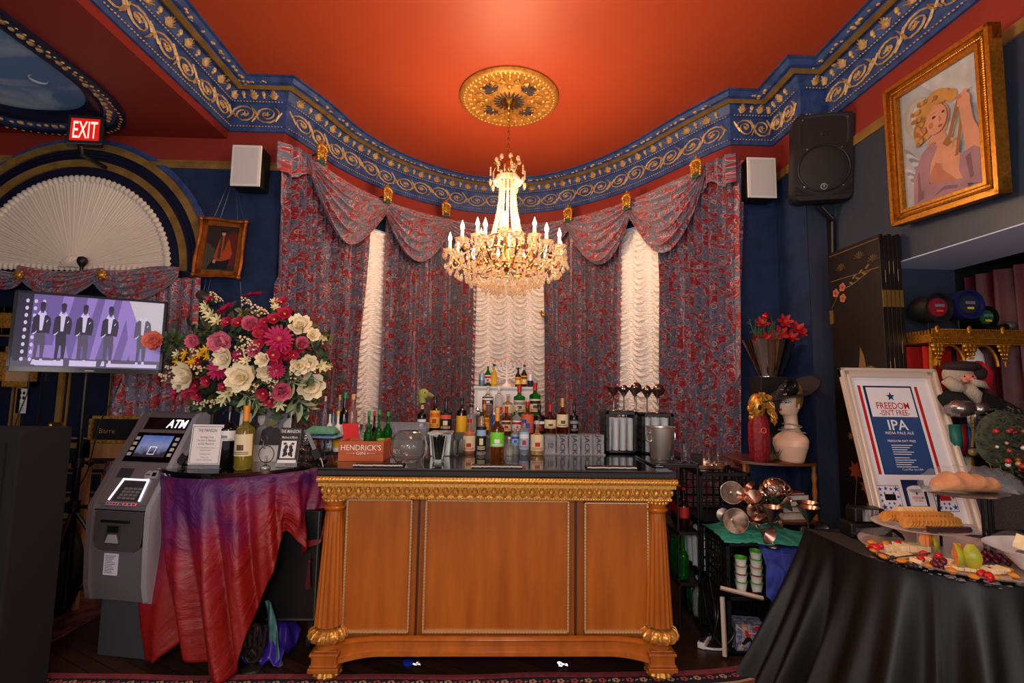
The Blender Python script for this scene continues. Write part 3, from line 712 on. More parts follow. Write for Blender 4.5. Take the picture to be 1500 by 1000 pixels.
def cloth(u,v):
 th=math.radians(188+(356-188)*u);T0=Vector((TC.x+(TR+.012)*math.cos(th),TC.y+(TR+.012)*math.sin(th),TZ-.012))
 k=u*(len(hem3)-1);i=min(int(k),len(hem3)-2);Hh=hem3[i].lerp(hem3[i+1],k-i)
 Hh=Vector((Hh.x,Hh.y,max(.012,Hh.z)))
 p=T0.lerp(Hh,v);n=Vector((math.cos(th),math.sin(th),0))
 w=math.sin(u*2*PI*7.5+1.2*math.sin(v*3+u*9)+v*1.5);w2=math.sin(u*2*PI*17+v*7)
 p+=n*((.040*w+.012*w2)*min(1,v*1.6)+.03*math.sin(PI*v)*(1-.3*u))
 if v<.06:p+=n*(-.02*(1-v/.06));
 return p
mb=MB();mb.grid(cloth,190,60,0,lambda u,v:(u*1.6,v*.95*(.6+.4*math.sin(PI*u))));o=mb.build('scarf_tablecloth',cl_m,solid=.003,ang=180)
tag(o,'red and purple satin scarves draped over the round table','tablecloth')
c=at(453,822,Y=2.98);mb=MB();mb.tube([c+Vector((0,0,.05)),c],.002,5);mb.ball(c,.011,0,8,6)
for k in range(10):a=k*.63;mb.tube([c,c+Vector((.006*math.cos(a),.006*math.sin(a),-.06)),c+Vector((.011*math.cos(a),.011*math.sin(a),-.15))],.0035,5)
tag(mb.build('tassel',M('burgundy_thread',(96,14,40),.7)),'burgundy tassel hanging from the cloth beside the bar','tassel')
mb=MB()
def strip(u,v):
 a=at(388+10*u,880,Y=2.95);b_=at(402+14*u,985,Y=2.86);return a.lerp(b_,v)+Vector((0,.012*math.sin(v*9+u*5),.0))
mb.grid(strip,6,20);tag(mb.build('teal_scarf',M('teal_satin',(70,120,118),.4,var=((50,90,96),12,3,.2)),solid=.003),'narrow teal scarf hanging to the floor left of the bar','scarf')
pur=M('royal_purple_satin',(52,34,140),.35,sheen=.4)
c0=at(372,985,Z=0)
mb=MB();mb.grid(lambda u,v:(c0.x-.12+.24*u,2.84+.30*v,.012+max(0,.10*math.sin(PI*u)*(v)**.5*1.6+.02*math.sin(u*19+v*8)+.014*math.sin(v*17+u*5)+.02)),30,30);tag(mb.build('purple_cloth',pur,solid=.003),'royal purple cloth heaped on the floor under the scarves','cloth')
carv=M('black_carved_iron',(42,38,36),.35,.4);mb=MB();cc=at(366,955,Y=2.79)
for s_,oz,sc_ in((1,0,1),(-1,.0,.8),(1,.11,.6)):
 pts=[(cc.x+s_*sc_*(.012+.05*t)*math.cos(t*9),2.80+.02*t,cc.z-.02+oz+sc_*(.012+.05*t)*math.sin(t*9))for t in[k/30 for k in range(31)]];mb.tube(pts,[.006+.010*t/30 for t in range(31)],7)
for k in range(6):mb.tube([(cc.x-.06+.024*k,2.81,cc.z+.02),(cc.x-.075+.03*k,2.80,cc.z+.10+.02*(k%2)),(cc.x-.06+.026*k,2.79,cc.z+.14)],[.012,.010,.002],6)
mb.tube([(cc.x,2.83,.0),(cc.x,2.83,cc.z+.1)],.02,8);mb.lathe([(.06,.0),(.055,.015),(.02,.03)],(cc.x,2.83,0),16)
tag(mb.build('carved_stand',carv),'black carved scrollwork stand foot on the floor under the red cloth','stand')
a=at(398,900,Y=3.12);b_=at(462,785,Y=3.12);t=thing('flight_case','black equipment case with metal edging between round table and bar','case',(a.x,3.2,0))
p=MB();p.box(-1.33,-1.035,3.0,3.4,.17,.80);p.build('shell',blk,t,False,bevel=.006)
p=MB();p.box(-1.052,-1.045,2.992,3.0,.18,.80);p.box(-1.33,-1.035,2.994,3.0,.18,.19);p.build('edging',M('dull_aluminium',(110,110,115),.4,.9),t,False)
for x in(-1.29,-1.08):
 for y in(3.05,3.35):p=MB();p.tube([(x-.012,y,.05),(x+.012,y,.05)],.05,16);p.box(x-.015,x+.015,y-.02,y+.02,.06,.17);p.build('caster',blkm,t)
t2=M('pale_printed_carton',(196,170,150),.6,var=((150,60,40),14,3,.12));p=MB();p.box(-1.72,-1.33,3.1,3.35,.551,.62);p.box(-1.70,-1.36,3.1,3.33,.622,.68)
tag(p.build('paper_carton',t2,smooth=False),'pale printed carton on the shelf seen under the scarves','carton')
tm=thing('cash_machine','grey free standing ATM with lit sign and screen left of the round table','cash machine',(0,0,0))
am=M('machine_taupe_plastic',(112,102,104),.38,.2);asil=M('machine_silver_shell',(176,172,180),.3,.35);afoot=M('machine_grey_base',(62,64,68),.5);alow=M('machine_lower_shell',(110,106,112),.35,.3)
p=MB();p.box(-.205,.215,.05,.34,0,.34);p.build('base',afoot,tm,False,bevel=.004)
SP=[(.02,.315),(-.015,.33),(-.035,.42),(-.045,.6),(-.05,.80),(-.045,.85),(.0,.93),(.10,1.10),(.205,1.27),(.235,1.325),(.265,1.352),(.30,1.362),(.345,1.34),(.345,.32)]
def side_prism(mb,x0,x1,P,mi=0):
 n=len(P);vs=[(x0,y,z)for y,z in P]+[(x1,y,z)for y,z in P]
 mb.add(vs,[(i,(i+1)%n,(i+1)%n+n,i+n)for i in range(n)],mi)
 tr=tessellate_polygon([[Vector((y,z,0))for y,z in P]]);mb.add(vs,[tuple(t)for t in tr]+[tuple(i+n for i in reversed(t))for t in tr],mi)
p=MB();side_prism(p,-.205,.205,[(y+.012,z)for y,z in SP]);p.build('cabinet',alow,tm,ang=35)
for s_ in(-1,1):
 p=MB();side_prism(p,s_*.205,s_*.245,[(y-.006,z+.004)for y,z in SP]);p.build('side_shell',asil if s_>0 else am,tm,ang=35,bevel=.010)
def onslope(zl):
 for(y0,z0),(y1,z1)in zip(SP,SP[1:]):
  if z0<=zl<=z1:return y0+(y1-y0)*(zl-z0)/(z1-z0)+.012
 return .2
def FS(z0,z1):
 o=Vector((0,onslope(z0),z0));e=Vector((0,onslope(z1),z1));return Fr(o,(1,0,0),(e-o)),(e-o).length
F,h=FS(.86,1.30);p=MB();p.rect(F,-.2,.2,0,h,0,.006);p.build('fascia',am,tm,False)
F,h=FS(1.255,1.325);p=MB();p.rect(F,-.175,.185,0,h,.004,.004);sg=p.build('sign',M('machine_sign_glass',(30,10,12),.12),tm,False)
p=MB();p.text(F,'ATM',.078,.095,.012,.009,.002,0,1.0,.002,shear=.12);p.build('sign_lettering',M('sign_white_light',(255,255,255),.5,emit=3),sg,False)
F,h=FS(1.075,1.235);p=MB();p.rect(F,-.19,.19,0,h,.004,.006);sc_=p.build('screen_bezel',M('glossy_black_glass',(6,6,9),.08),tm,False)
scm=bpy.data.materials.new('machine_screen');scm.use_nodes=True;N=scm.node_tree.nodes;L=scm.node_tree.links;b=N['Principled BSDF']
tc=N.new('ShaderNodeTexCoord');nz=N.new('ShaderNodeTexNoise');nz.inputs['Scale'].default_value=14;nz.inputs['Detail'].default_value=5;L.new(tc.outputs['Object'],nz.inputs['Vector'])
sp=N.new('ShaderNodeSeparateXYZ');L.new(tc.outputs['Object'],sp.inputs[0]);ma=N.new('ShaderNodeMath');ma.operation='MULTIPLY_ADD';ma.inputs[1].default_value=.10;L.new(nz.outputs[0],ma.inputs[0]);L.new(sp.outputs[2],ma.inputs[2])
r=ramp(N,[(0,(40,30,44)),(.3,(50,38,54)),(.31,(24,18,30)),(.5,(120,130,170)),(1,(50,90,170))]);mr=N.new('ShaderNodeMapRange');mr.inputs[1].default_value=1.13;mr.inputs[2].default_value=1.29;L.new(ma.outputs[0],mr.inputs[0]);L.new(mr.outputs[0],r.inputs[0])
L.new(r.outputs[0],b.inputs['Base Color']);L.new(r.outputs[0],b.inputs['Emission Color']);b.inputs['Emission Strength'].default_value=.5
p=MB();p.rect(F,-.13,.125,.03,h-.02,.011,.001);p.build('screen',scm,sc_,False)
p=MB();
for a_,b2,c_,d_ in((-.02,.035,.045,.048),(-.02,.035,.092,.095),(-.02,-.017,.045,.095),(.032,.035,.045,.095)):p.rect(F,a_,b2,c_,d_,.0125,.001)
p.build('screen_icon',M('screen_white',(220,220,230),.5,emit=.8),sc_,False)
bt=M('key_silver',(190,186,186),.4)
for s_ in(-1,1):
 for k in range(4):p=MB();p.rect(F,s_*.165-.014,s_*.165+.014,.035+.034*k,.055+.034*k,.010,.004);p.build('screen_key',bt,sc_,False)
F,h=FS(.99,1.05);p=MB();p.rect(F,-.165,-.055,0,h*.8,.006,.003);p.build('receipt_slot',M('machine_dark_recess',(54,50,52),.4),tm,False)
p=MB();p.ell(F,.09,.02,.026,.026,.006,.012);p.rect(F,.11,.16,.0,.045,.006,.010);p.ell(F,.15,.06,.02,.004,.006,.004);p.build('card_reader',asil,tm,False)
p=MB();p.rect(F,.075,.105,.017,.022,.018,.002);p.rect(F,.12,.15,.012,.034,.016,.002);p.build('card_reader_slot',blk,tm,False)
F,h=FS(.875,.985);p=MB();W2=.125
for q in([(-W2,0),(-W2+.012,0),(-W2+.045,h),(-W2+.030,h)],[(W2-.012,0),(W2,0),(W2-.012,h),(W2-.024,h)],[(-W2+.03,h-.010),(W2-.012,h-.010),(W2-.012,h),(-W2+.03,h)]):p.poly(F,q,.008,.006)
p.build('keypad_frame',M('keypad_glow',(235,235,255),.4,emit=.9),tm,False)
p=MB();p.poly(F,[(-W2+.012,0),(W2-.012,0),(W2-.024,h-.01),(-W2+.042,h-.01)],.006,.003);kp=p.build('keypad_well',M('machine_dark_recess',(54,50,52),.4),tm,False)
p=MB()
for i in range(4):
 for j in range(4):p.rect(F,-.06+.036*i+.006*j,-.034+.036*i+.006*j,.008+.018*j,.021+.018*j,.009,.005)
p.build('keys',M('key_grey',(110,108,112),.4),kp,False)
F,h=FS(.853,.872);p=MB();p.rect(F,-.13,-.01,0,.016,.007,.001,0);p.rect(F,.0,.11,0,.016,.007,.001,0)
for k in range(5):p.rect(F,-.125+.024*k,-.107+.024*k,.003,.013,.008,.0005,1+(k%2))
for k in range(3):p.rect(F,.01+.033*k,.032+.033*k,.003,.013,.008,.0005,1+((k+1)%2))
p.build('card_stickers',[M('sticker_pink',(214,150,150),.5),M('sticker_blue',(60,70,150),.5),M('sticker_red',(180,40,36),.5)],tm,False)
p=MB();p.box(-.21,.21,-.042,-.036,.826,.832);p.build('cabinet_seam',blk,tm,False)
F=Fr((0,-.037,0),(1,0,0),(0,0,1));am2=M('machine_panel',(76,70,72),.4,.2)
p=MB();pts=[(-.19,.82),(-.19,.66),(-.17,.625),(-.13,.61),(.13,.61),(.17,.63),(.185,.66),(.185,.82)];p.poly(F,pts[::-1],0,.010);pn=p.build('dispenser_panel',am2,tm,False,bevel=.003)
p=MB();p.rect(F,-.13,.09,.765,.778,.010,.012);p.build('cash_slot',blk,pn,False,bevel=.002)
p=MB();p.rect(F,-.095,.02,.645,.75,.0095,.002,0);p.rect(F,-.08,.005,.71,.745,.011,.002,1);p.poly(F,[(-.085,.655),(.01,.655),(-.01,.70),(-.065,.70)],.011,.008,2);p.build('cash_tray',[M('machine_dark_recess',(54,50,52),.4),blk,asil],pn,False)
p=MB();p.ell(Fr((0,-.03,0),(1,0,0),(0,0,1)),.195,.66,.022,.022,.01,.006);p.build('lock',blk,tm,False)
F=Fr((0,-.032,0),(1,0,0),(0,0,1));p=MB();p.rect(F,-.105,.005,.475,.592,.0,.003);nt_=p.build('notice',M('notice_paper',(205,200,215),.6),tm,False)
p=MB();
for k in range(11):p.rect(F,-.095,-.01-R_(0,.03),.487+.009*k,.490+.009*k,.003,.0006)
p.build('print_lines',M('grey_print',(90,88,96),.6),nt_,False)
place(tm,(-2.10,2.90,0),(0,0,-.17),(.82,1,1))
BL,BR_,TL=at(8,543,Y=2.84),at(236,548,Y=3.16),at(15,424,Y=2.84)
t=thing('television','flat black television on a stand showing five dancers in suits','television',(BL+BR_)/2)
X_=(BR_-BL);w=X_.length;F=Fr(BL,X_,TL-BL);h=(TL-BL).length;Yd=F[1].cross(F[2])
F=(BL,F[1],Yd.cross(F[1]).normalized())
p=MB();p.rect(F,0,w,0,h,-.045,.04);p.rect(F,.25*w,.75*w,.15*h,.8*h,-.08,.035);p.build('casing',blk,t,False,bevel=.003)
p=MB();
for e in((0,w,0,.028),(0,w,h-.014,h),(0,.014,0,h),(w-.014,w,0,h)):p.rect(F,*e,-.006,.012)
p.build('bezel',M('gloss_black_bezel',(12,8,10),.15),t,False)
def em(n,c,s=.42):return M(n,c,.35,emit=s)
tvm=[em('tv_lilac',(132,112,190)),em('tv_dark',(26,20,46),.7),em('tv_pale',(190,184,224)),em('tv_mid',(96,80,150)),em('tv_grey',(70,64,92)),em('tv_glare',(176,176,190)),em('tv_skin',(52,36,62))]
p=MB();iw,ih=w-.028,h-.042;G=(F[0]+F[1]*.014+F[2]*.028,F[1],F[2])
p.rect(G,0,iw,0,ih,0,.001,3)
def R2(x0,x1,y0,y1,d,mi):p.rect(G,x0*iw,x1*iw,y0*ih,y1*ih,d,.0004,mi)
def P2(pts,d,mi):p.poly(G,[(a*iw,b*ih)for a,b in pts],d,.0004,mi)
R2(0,.10,0,1,.001,1);R2(0,1,0,.13,.0011,4);P2([(.10,.13),(.36,.13),(.34,.3),(.12,.3)],.0012,0)
for a in((.24,.34),(.38,.5),(.5,.62),(.62,.74),(.72,.86)):P2([(a[0],.12),(a[0]+.04,.12),(a[1]+.02,1),(a[1]-.05,1)],.0013,0)
P2([(.78,.12),(1,.12),(1,1),(.70,1),(.74,.6)],.0015,0);P2([(.86,.45),(1,.35),(1,1),(.74,1)],.0017,5)
for k in range(9):
 for j in(0,1,2):
  if j==2 and k<6:continue
  p.ell(G,iw*(.065+.052*j),ih*(.10+.10*k),iw*.011,ih*.028,.002,.0004,2,10)
for k in range(8):p.ell(G,iw*(.03),ih*(.12+.105*k),iw*.022,ih*.05,.0018,.0004,1,10)
R2(.15,.32,.02,.09,.0014,2);R2(.37,.55,.02,.10,.0014,2);R2(.62,.98,.02,.07,.0014,2)
for k,cx in enumerate((.165,.30,.445,.62,.855)):
 D=.0025+.001*k;s_=1.0;dx=(.0,.0,.01,.0,.0)[k]
 P2([(cx-.055,.62),(cx-.052,.68),(cx-.02,.74),(cx+.02,.74),(cx+.055,.68),(cx+.062,.60),(cx+.055,.46),(cx+.02,.47),(cx,.44),(cx-.03,.46),(cx-.058,.45)],D,1 if k<4 else 4)
 P2([(cx-.016,.74),(cx+.018,.74),(cx+.010,.50),(cx-.008,.50)],D+.0005,2 if k<4 else 5)
 P2([(cx-.030,.72),(cx-.014,.78),(cx-.004,.70)],D+.0006,2);P2([(cx+.030,.72),(cx+.014,.78),(cx+.004,.70)],D+.0006,2)
 p.ell(G,cx*iw,.82*ih,.017*iw,.06*ih,D+.0003,.0004,6 if k<4 else 5,14);p.ell(G,cx*iw,.86*ih,.018*iw,.04*ih,D+.0008,.0003,1 if k<4 else 5,12)
 P2([(cx-.036,.46),(cx+.03,.47),(cx+.036,.3),(cx+.03,.10),(cx+.012,.10),(cx+.006,.3),(cx-.006,.3),(cx-.014,.08),(cx-.032,.08),(cx-.03,.28)],D+.0002,1 if k==1 else 4)
 P2([(cx-.04,.03),(cx-.012,.03),(cx-.014,.10),(cx-.03,.10)],D+.0007,2);P2([(cx+.008,.02),(cx+.034,.02),(cx+.03,.11),(cx+.014,.11)],D+.0007,2)
 P2([(cx+.030,.63),(cx+.042,.66),(cx+.040,.64),(cx+.032,.61)],D+.0009,2)
 P2([(cx-.052,.45),(cx-.035,.47),(cx-.022,.50),(cx-.026,.47),(cx-.04,.44)],D+.0009,2)
p.build('screen',tvm,t,False)
p=MB();p.rect(F,w*.48,w*.54,.008,.014,.0062,.0006);p.build('maker_mark',M('grey_mark',(160,160,165),.4),t,False)
pc=at(112,700,Y=3.24);px_,py_=pc.x,3.24
st=thing('tripod_stand','black tripod stand carrying the television','stand',(px_,py_,0))
p=MB();p.lathe([(.021,.14),(.021,1.0)],(px_,py_,0),14);p.lathe([(.015,.98),(.015,1.80)],(px_,py_,0),14);p.box(px_-.02,px_+.02,py_-.10,py_,1.70,1.80);p.build('pole',M('black_stand_metal',(26,24,26),.35,.5),st)
p=MB();p.lathe([(.034,.72),(.034,.79)],(px_,py_,0),14);p.tube([(px_,py_,.755),(px_+.09,py_,.755)],.012);p.ball((px_+.10,py_,.755),.022,0,10,8,(.6,1,1));p.build('collar',blk,st);p=MB();p.lathe([(.032,1.0),(.032,1.06)],(px_,py_,0),14);p.tube([(px_,py_,1.03),(px_+.07,py_,1.03)],.010);p.ball((px_+.08,py_,1.03),.024,0,10,8,(.6,1,1));p.build('collar',blk,st)
ends=[at(22,978,Z=.012),Vector((px_+.42,py_+.12,.012)),Vector((px_-.35,py_+.3,.012))]
for e in ends:
 p=MB();s0=Vector((px_,py_,.75));p.tube([s0,e],.012,8);m_=s0.lerp(e,.55);p.tube([(px_,py_,.20),m_],.007,8);lg=p.build('leg',M('black_stand_metal',(26,24,26),.35,.5),st)
 p=MB();p.ball(e,.02,0,10,8,(1.3,1.3,.6));p.build('rubber_foot',blkm,lg)
cab=M('black_cable',(10,10,11),.45)
def cable(pix,r,name,label,mat=None,sm=6):
 P=[at(a,b_,Y=y)for a,b_,y in pix];P=[Vector((q.x,q.y,max(q.z,r+.001)))for q in P];Q=[]
 for i in range(len(P)-1):
  a,b_,c,d=P[max(i-1,0)],P[i],P[i+1],P[min(i+2,len(P)-1)]
  for k in range(sm):
   t_=k/sm;Q.append(.5*((2*b_)+(c-a)*t_+(2*a-5*b_+4*c-d)*t_*t_+(3*b_-3*c+d-a)*t_**3))
 Q.append(P[-1]);mb=MB();mb.tube(Q,r,6);return tag(mb.build(name,mat or cab),label,'cable')
cable([(178,555,3.25),(165,585,3.2),(148,615,3.2),(138,650,3.2),(128,690,3.2),(112,720,3.22),(100,760,3.24)],.004,'power_cable','black cable looping down from the television past the pole')
cable([(44,548,3.0),(40,575,3.0),(30,600,3.0),(20,628,3.0)],.003,'signal_cable','thin black cable hanging below the television left corner')
sp=thing('bass_speaker','tall dark speaker cabinet at the left edge','speaker',(-2.6,2.5,0))
p=MB();p.box(-2.95,-2.245,2.38,2.66,0,1.312);p.build('cabinet',M('charcoal_carpet_cover',(18,17,20),.9,bump=(300,.4)),sp,False,bevel=.008)
p=MB();p.box(-2.9,-2.30,2.368,2.38,.05,1.26);p.build('grille',M('dark_grille_cloth',(14,13,16),.85),sp,False)
c=at(95,885,Y=3.5);mb=MB();mb.ball((c.x,3.42,.30),.19,0,20,14,(.8,.5,1.6));F=Fr((c.x,3.323,.16),(1,0,0),(0,0,1))
bg=thing('gear_bag','soft black gear bag with white lettering behind the tripod','bag',(c.x,3.42,0));mb.build('bag',M('black_nylon',(16,16,18),.6,bump=(20,.4)),bg)
mb=MB();mb.text(F,'CHAU',.06,-.02,.0,.02,.001,0,1,.004);mb.build('lettering',M('white_print',(200,200,205),.6),bg,False)
pine=M('pine_board',(176,126,78),.5,var=((146,98,54),6,4,.2,(4,4,.4)))
a=at(133,870,Y=3.5);b_=at(170,662,Y=3.55);mb=MB();mb.box(b_.x-.20,b_.x-.14,3.5,3.53,.0,1.12);mb.box(b_.x-.20,b_.x+.15,3.5,3.53,1.02,1.12)
tag(mb.build('wooden_easel_frame',pine,smooth=False),'pale wooden frame standing behind the cash machine','frame')
mb=MB();mb.box(b_.x-.14,b_.x+.2,3.51,3.55,1.0,1.30);bk=thing('framed_sign','small black framed sign with a gold rim behind the cash machine','sign',(b_.x,3.53,1.0));mb.build('panel',blk,bk,False)
mb=MB();panel_frame(mb,b_.x-.16,b_.x+.22,1.125,1.31,3.512,.02,.02);mb.build('rim',gold,bk,False)
mb=MB();mb.text(XF((b_.x-.10,3.509,1.19)),'Barre',.05,0,0,.0,.001,0,1,0,'LEFT');mb.build('lettering',gold,bk,False)
t=thing('exit_sign','red and white EXIT sign in a black housing under the painted sky','exit sign',at(118,215,Y=3.55))
O=at(95,210,Y=3.64);e=at(150,212,Y=3.76);tl=at(83,172,Y=3.42);X_=e-O;F0=Fr(O,X_,Vector((0,0,1)));w=X_.length;h=.235
th_=math.radians(8);
p=MB();p.rect(F0,0,w,0,h,-.07,.07);p.build('housing',blk,t,False,bevel=.006)
p=MB();p.rect(F0,w*.10,w*.88,h*.13,h*.88,0,.002);p.build('red_face',M('exit_red',(196,20,14),.35,emit=.8),t,False)
p=MB();p.text(F0,'EXIT',.195,w*.49,h*.21,.0021,.0008,0,.74*w/.34*.78,.008);p.build('lettering',M('exit_white',(250,200,186),.4,emit=1.1),t,False)
p=MB();p.tube([O+F0[1]*w*.25+Vector((0,.05,.01)),O+F0[1]*w*.25+Vector((0,.07,-.05)),O+F0[1]*w*.25+Vector((0,.30,-.05))],.018,8);p.build('wall_arm',blk,t)
for(pa,pb,pc2,side,lb)in(((341,212),(384,213),(340,272),1,'white wall speaker on the left, above the small portrait'),((1094,230),(1136,231),(1096,289),-1,'white wall speaker on the right, beside the big black loudspeaker')):
 a=at(*pa,Y=3.84);b_=at(*pb,Y=3.84);c=at(*pc2,Y=3.84);t=thing('wall_speaker',lb,'speaker',(a.x,3.9,c.z),'white wall speakers')
 p=MB();p.box(a.x+.004,b_.x-.004,3.848,4.0,c.z+.004,a.z-.004);p.build('cabinet',M('black_speaker_box',(16,15,16),.5),t,False,bevel=.006)
 p=MB();p.box(a.x,b_.x,3.836,3.85,c.z,a.z);p.build('grille_frame',white,t,False,bevel=.004)
 p=MB();p.box(a.x+.02,b_.x-.02,3.833,3.837,c.z+.02,a.z-.02);p.build('grille',M('grey_white_mesh',(205,200,202),.7),t,False)
 p=MB();p.box((a.x+b_.x)/2-.03,(a.x+b_.x)/2+.03,3.99,4.05 if side>0 else 4.04,c.z+.1,a.z-.1);p.build('bracket',blk,t,False)
t=thing('portrait_painting','small carved gilt frame with a seated figure in orange, hung by wires','painting',(0,0,0))
w,h=.355,.475;F=Fr((-w/2,-.03,-h/2),(1,0,0),(0,0,1));of=M('orange_gilt_wood',(178,98,34),.35,.5,var=((130,66,20),20,3,.2))
p=MB();n=14
def wav(k,L_):return 1+.0*k
for e in((0,w,0,.05),(0,w,h-.05,h),(0,.05,0,h),(w-.05,w,0,h)):p.rect(F,e[0],e[1],e[2],e[3],-.005,.022)
for s_ in(0,1):
 p.tube([F[0]+Vector((w*k/10,-.03,h*s_+(-1 if s_==0 else 1)*(.006*math.sin(k*PI/5))))for k in range(11)],[.010+.004*abs(math.sin(k*PI/5))for k in range(11)],8)
 p.tube([F[0]+Vector((w*s_+(-1 if s_==0 else 1)*(.006*math.sin(k*PI/5)),-.03,h*k/10))for k in range(11)],[.010+.004*abs(math.sin(k*PI/5))for k in range(11)],8)
for cx in(0,w):
 for cz in(0,h):p.ball(F[0]+Vector((cx,-.03,cz)),.02,0,8,6)
p.build('frame',of,t,ang=30)
pm=[M('pt_dark',(48,36,28),.4),M('pt_orange',(168,66,26),.4),M('pt_brown',(72,50,34),.4),M('pt_skin',(190,140,112),.4),M('pt_black',(20,18,18),.4),M('pt_red',(96,28,22),.4),M('pt_grey',(70,64,52),.4)]
p=MB();G=(F[0]+Vector((.05,-.002,.05)),F[1],F[2]);iw,ih=w-.1,h-.1
p.rect(G,0,iw,0,ih,0,.001,0)
def Q(pts,d,mi):p.poly(G,[(a*iw,b2*ih)for a,b2 in pts],d,.0003,mi)
Q([(0,0),(.6,0),(.5,.35),(.1,.6),(0,.6)],.001,6);Q([(.55,.1),(.95,.15),(1,.85),(.8,.9),(.62,.8)],.0014,5);Q([(.1,.02),(.75,.05),(.8,.3),(.3,.28)],.0018,4)
Q([(.30,.30),(.42,.72),(.58,.80),(.72,.70),(.86,.40),(.80,.28),(.55,.22),(.34,.22)],.0022,1);Q([(.40,.30),(.44,.78),(.56,.82),(.68,.74),(.60,.50),(.48,.26)],.0026,2);Q([(.50,.35),(.50,.78),(.56,.78),(.55,.35)],.003,1)
p.ell(G,.53*iw,.85*ih,.085*iw,.062*ih,.003,.0003,5,16);p.ell(G,.52*iw,.84*ih,.055*iw,.05*ih,.0034,.0003,3,16);p.ell(G,.52*iw,.895*ih,.09*iw,.028*ih,.0038,.0003,4,16);Q([(.28,.18),(.36,.16),(.38,.24),(.30,.25)],.0034,3)
p.build('canvas',pm,t,False)
cpt=at(327,366,Y=3.98);place(t,(cpt.x,3.985,cpt.z),(-.05,.045,.03))
wire=M('thin_wire',(120,120,130),.4,.8)
wr=MB()
for a_,b2 in(((312,322),(338,260)),((322,322),(342,262)),((348,322),(346,272)),((358,324),(346,272)),((302,408),(298,428)),((309,408),(304,428)),((352,412),(355,470))):
 tag(MB().tube([at(*a_,Y=4.02),at(*b2,Y=4.02)],.0014,4).build('hanging_wire',wire),'thin wire holding the small portrait against the navy wall','wire','picture wires at the small portrait')
BT=1.0965
glass_c=M('clear_glass',(245,248,248),.02,trans=1,ior=1.3)
def gl(n,c,rough=.04):return M('glass_'+n,c,rough,trans=.85,ior=1.3)
g_green,g_dark,g_amber,g_red=gl('green',(20,150,50)),M('glass_dark',(14,9,8),.08),gl('amber',(180,84,20)),gl('ruby',(150,30,24))
g_clear,g_olive=gl('pale',(236,240,240)),gl('straw',(206,196,96))
lab={k:M('label_'+k,c,.55)for k,c in dict(cream=(222,204,166),white=(226,222,218),black=(20,19,22),yellow=(226,168,26),orange=(206,96,40),red=(176,28,26),blue=(50,82,160),sky=(150,180,214),lime=(112,206,40),grey=(130,132,140),brown=(96,60,34),salmon=(206,84,66)).items()}
capm={k:M('cap_'+k,c,.35)for k,c in dict(red=(180,22,20),black=(14,13,14),gold=(200,150,70),white=(232,230,226),blue=(30,60,170),green=(30,140,60),cork=(206,160,104),orange=(226,140,30),yellow=(230,190,30),silver=(180,180,184)).items()}
def bprof(h,R,style):
 st={'wine':(.62,.74,.30,1.0),'spirit':(.60,.70,.34,1),'tall':(.68,.78,.36,1),'beer':(.52,.74,.36,1),'squat':(.56,.66,.30,1),'round':(.50,.68,.28,1.0)}[style]
 a,b,nr,_=st;P=[(R*.86,0),(R,h*.03),(R,h*a*.55),(R*(1.0 if style!='round' else .98),h*a)]
 for k in range(1,6):
  t=k/6;P.append((R*(1-(1-nr)*(.5-.5*math.cos(PI*t))),h*(a+(b-a)*t)))
 P+=[(R*nr,h*b),(R*nr*.92,h*.93),(R*nr*1.12,h*.935),(R*nr*1.12,h*.96),(R*nr*.95,h*.965),(R*nr*.95,h*.99)]
 return P
def bottle(px,ptop,wpx,Y,z0,glass,label,cap,desc,style='spirit',lz=(.12,.5),accent=None,cat='bottle',group=None,capz=.90,fill=None,name='bottle',neck=None,txt=None):
 top=at(px,ptop,Y=Y);h=top.z-z0;R=wpx/2*Y/712
 t=thing(name,desc,cat,(top.x,Y,z0),group);c=(top.x,Y,z0);P=bprof(h,R,style)
 p=MB();p.lathe(P,c,20);p.build('glass',glass,t)
 if fill:
  p=MB();p.lathe([(R*.8,h*.02)]+[(r*.9,z)for r,z in P if h*.03<z<h*fill[1]]+[(.001,h*fill[1])],c,16);p.build('contents',fill[0],t)
 if label:
  ms=[lab[label]]+([lab[a]for a in accent]if accent else[])
  p=MB();r1=R+.0012
  def sh(a0,a1,za,zb,rr,mi):p.grid(lambda u,v:(c[0]+rr*math.cos(a0+(a1-a0)*u),Y+rr*math.sin(a0+(a1-a0)*u),z0+h*(za+(zb-za)*v)),12,1,mi)
  sh(PI*1.08,PI*1.92,lz[0],lz[1],r1,0);L_=lz[1]-lz[0]
  if accent:
   sh(PI*1.15,PI*1.85,lz[0]+L_*.62,lz[0]+L_*.86,r1+.0006,1)
   mi=min(len(accent),2);sh(PI*1.38,PI*1.62,lz[0]+L_*.26,lz[0]+L_*.52,r1+.0006,mi);
   for q in(.08,.16):sh(PI*1.22,PI*1.78,lz[0]+L_*q,lz[0]+L_*(q+.035),r1+.0005,mi)
  p.build('label',ms,t)
 if neck:
  p=MB();rr=P[-6][0]+.001;p.lathe([(rr*1.05,h*.76),(rr,h*.9)],c,16);p.build('neck_foil',capm[neck],t)
 if cap:
  rr=P[-1][0]*1.25;p=MB();p.lathe([(rr,h*capz),(rr*1.02,h*.995),(rr*.9,h*1.0),(.001,h*1.0)],c,16);p.build('stopper' if cap=='cork' else 'cap',capm[cap],t)
 return t
t=thing('bottle_riser','low dark step on the bar top carrying the second row of bottles','riser',(.1,3.62,BT));x0,x1=at(610,640,Y=3.5).x,at(884,640,Y=3.5).x
p=MB();p.box(x0,x1,3.48,3.765,1.19,1.208);p.build('shelf',M('clear_grey_acrylic',(120,122,130),.1,trans=.5),t,False)
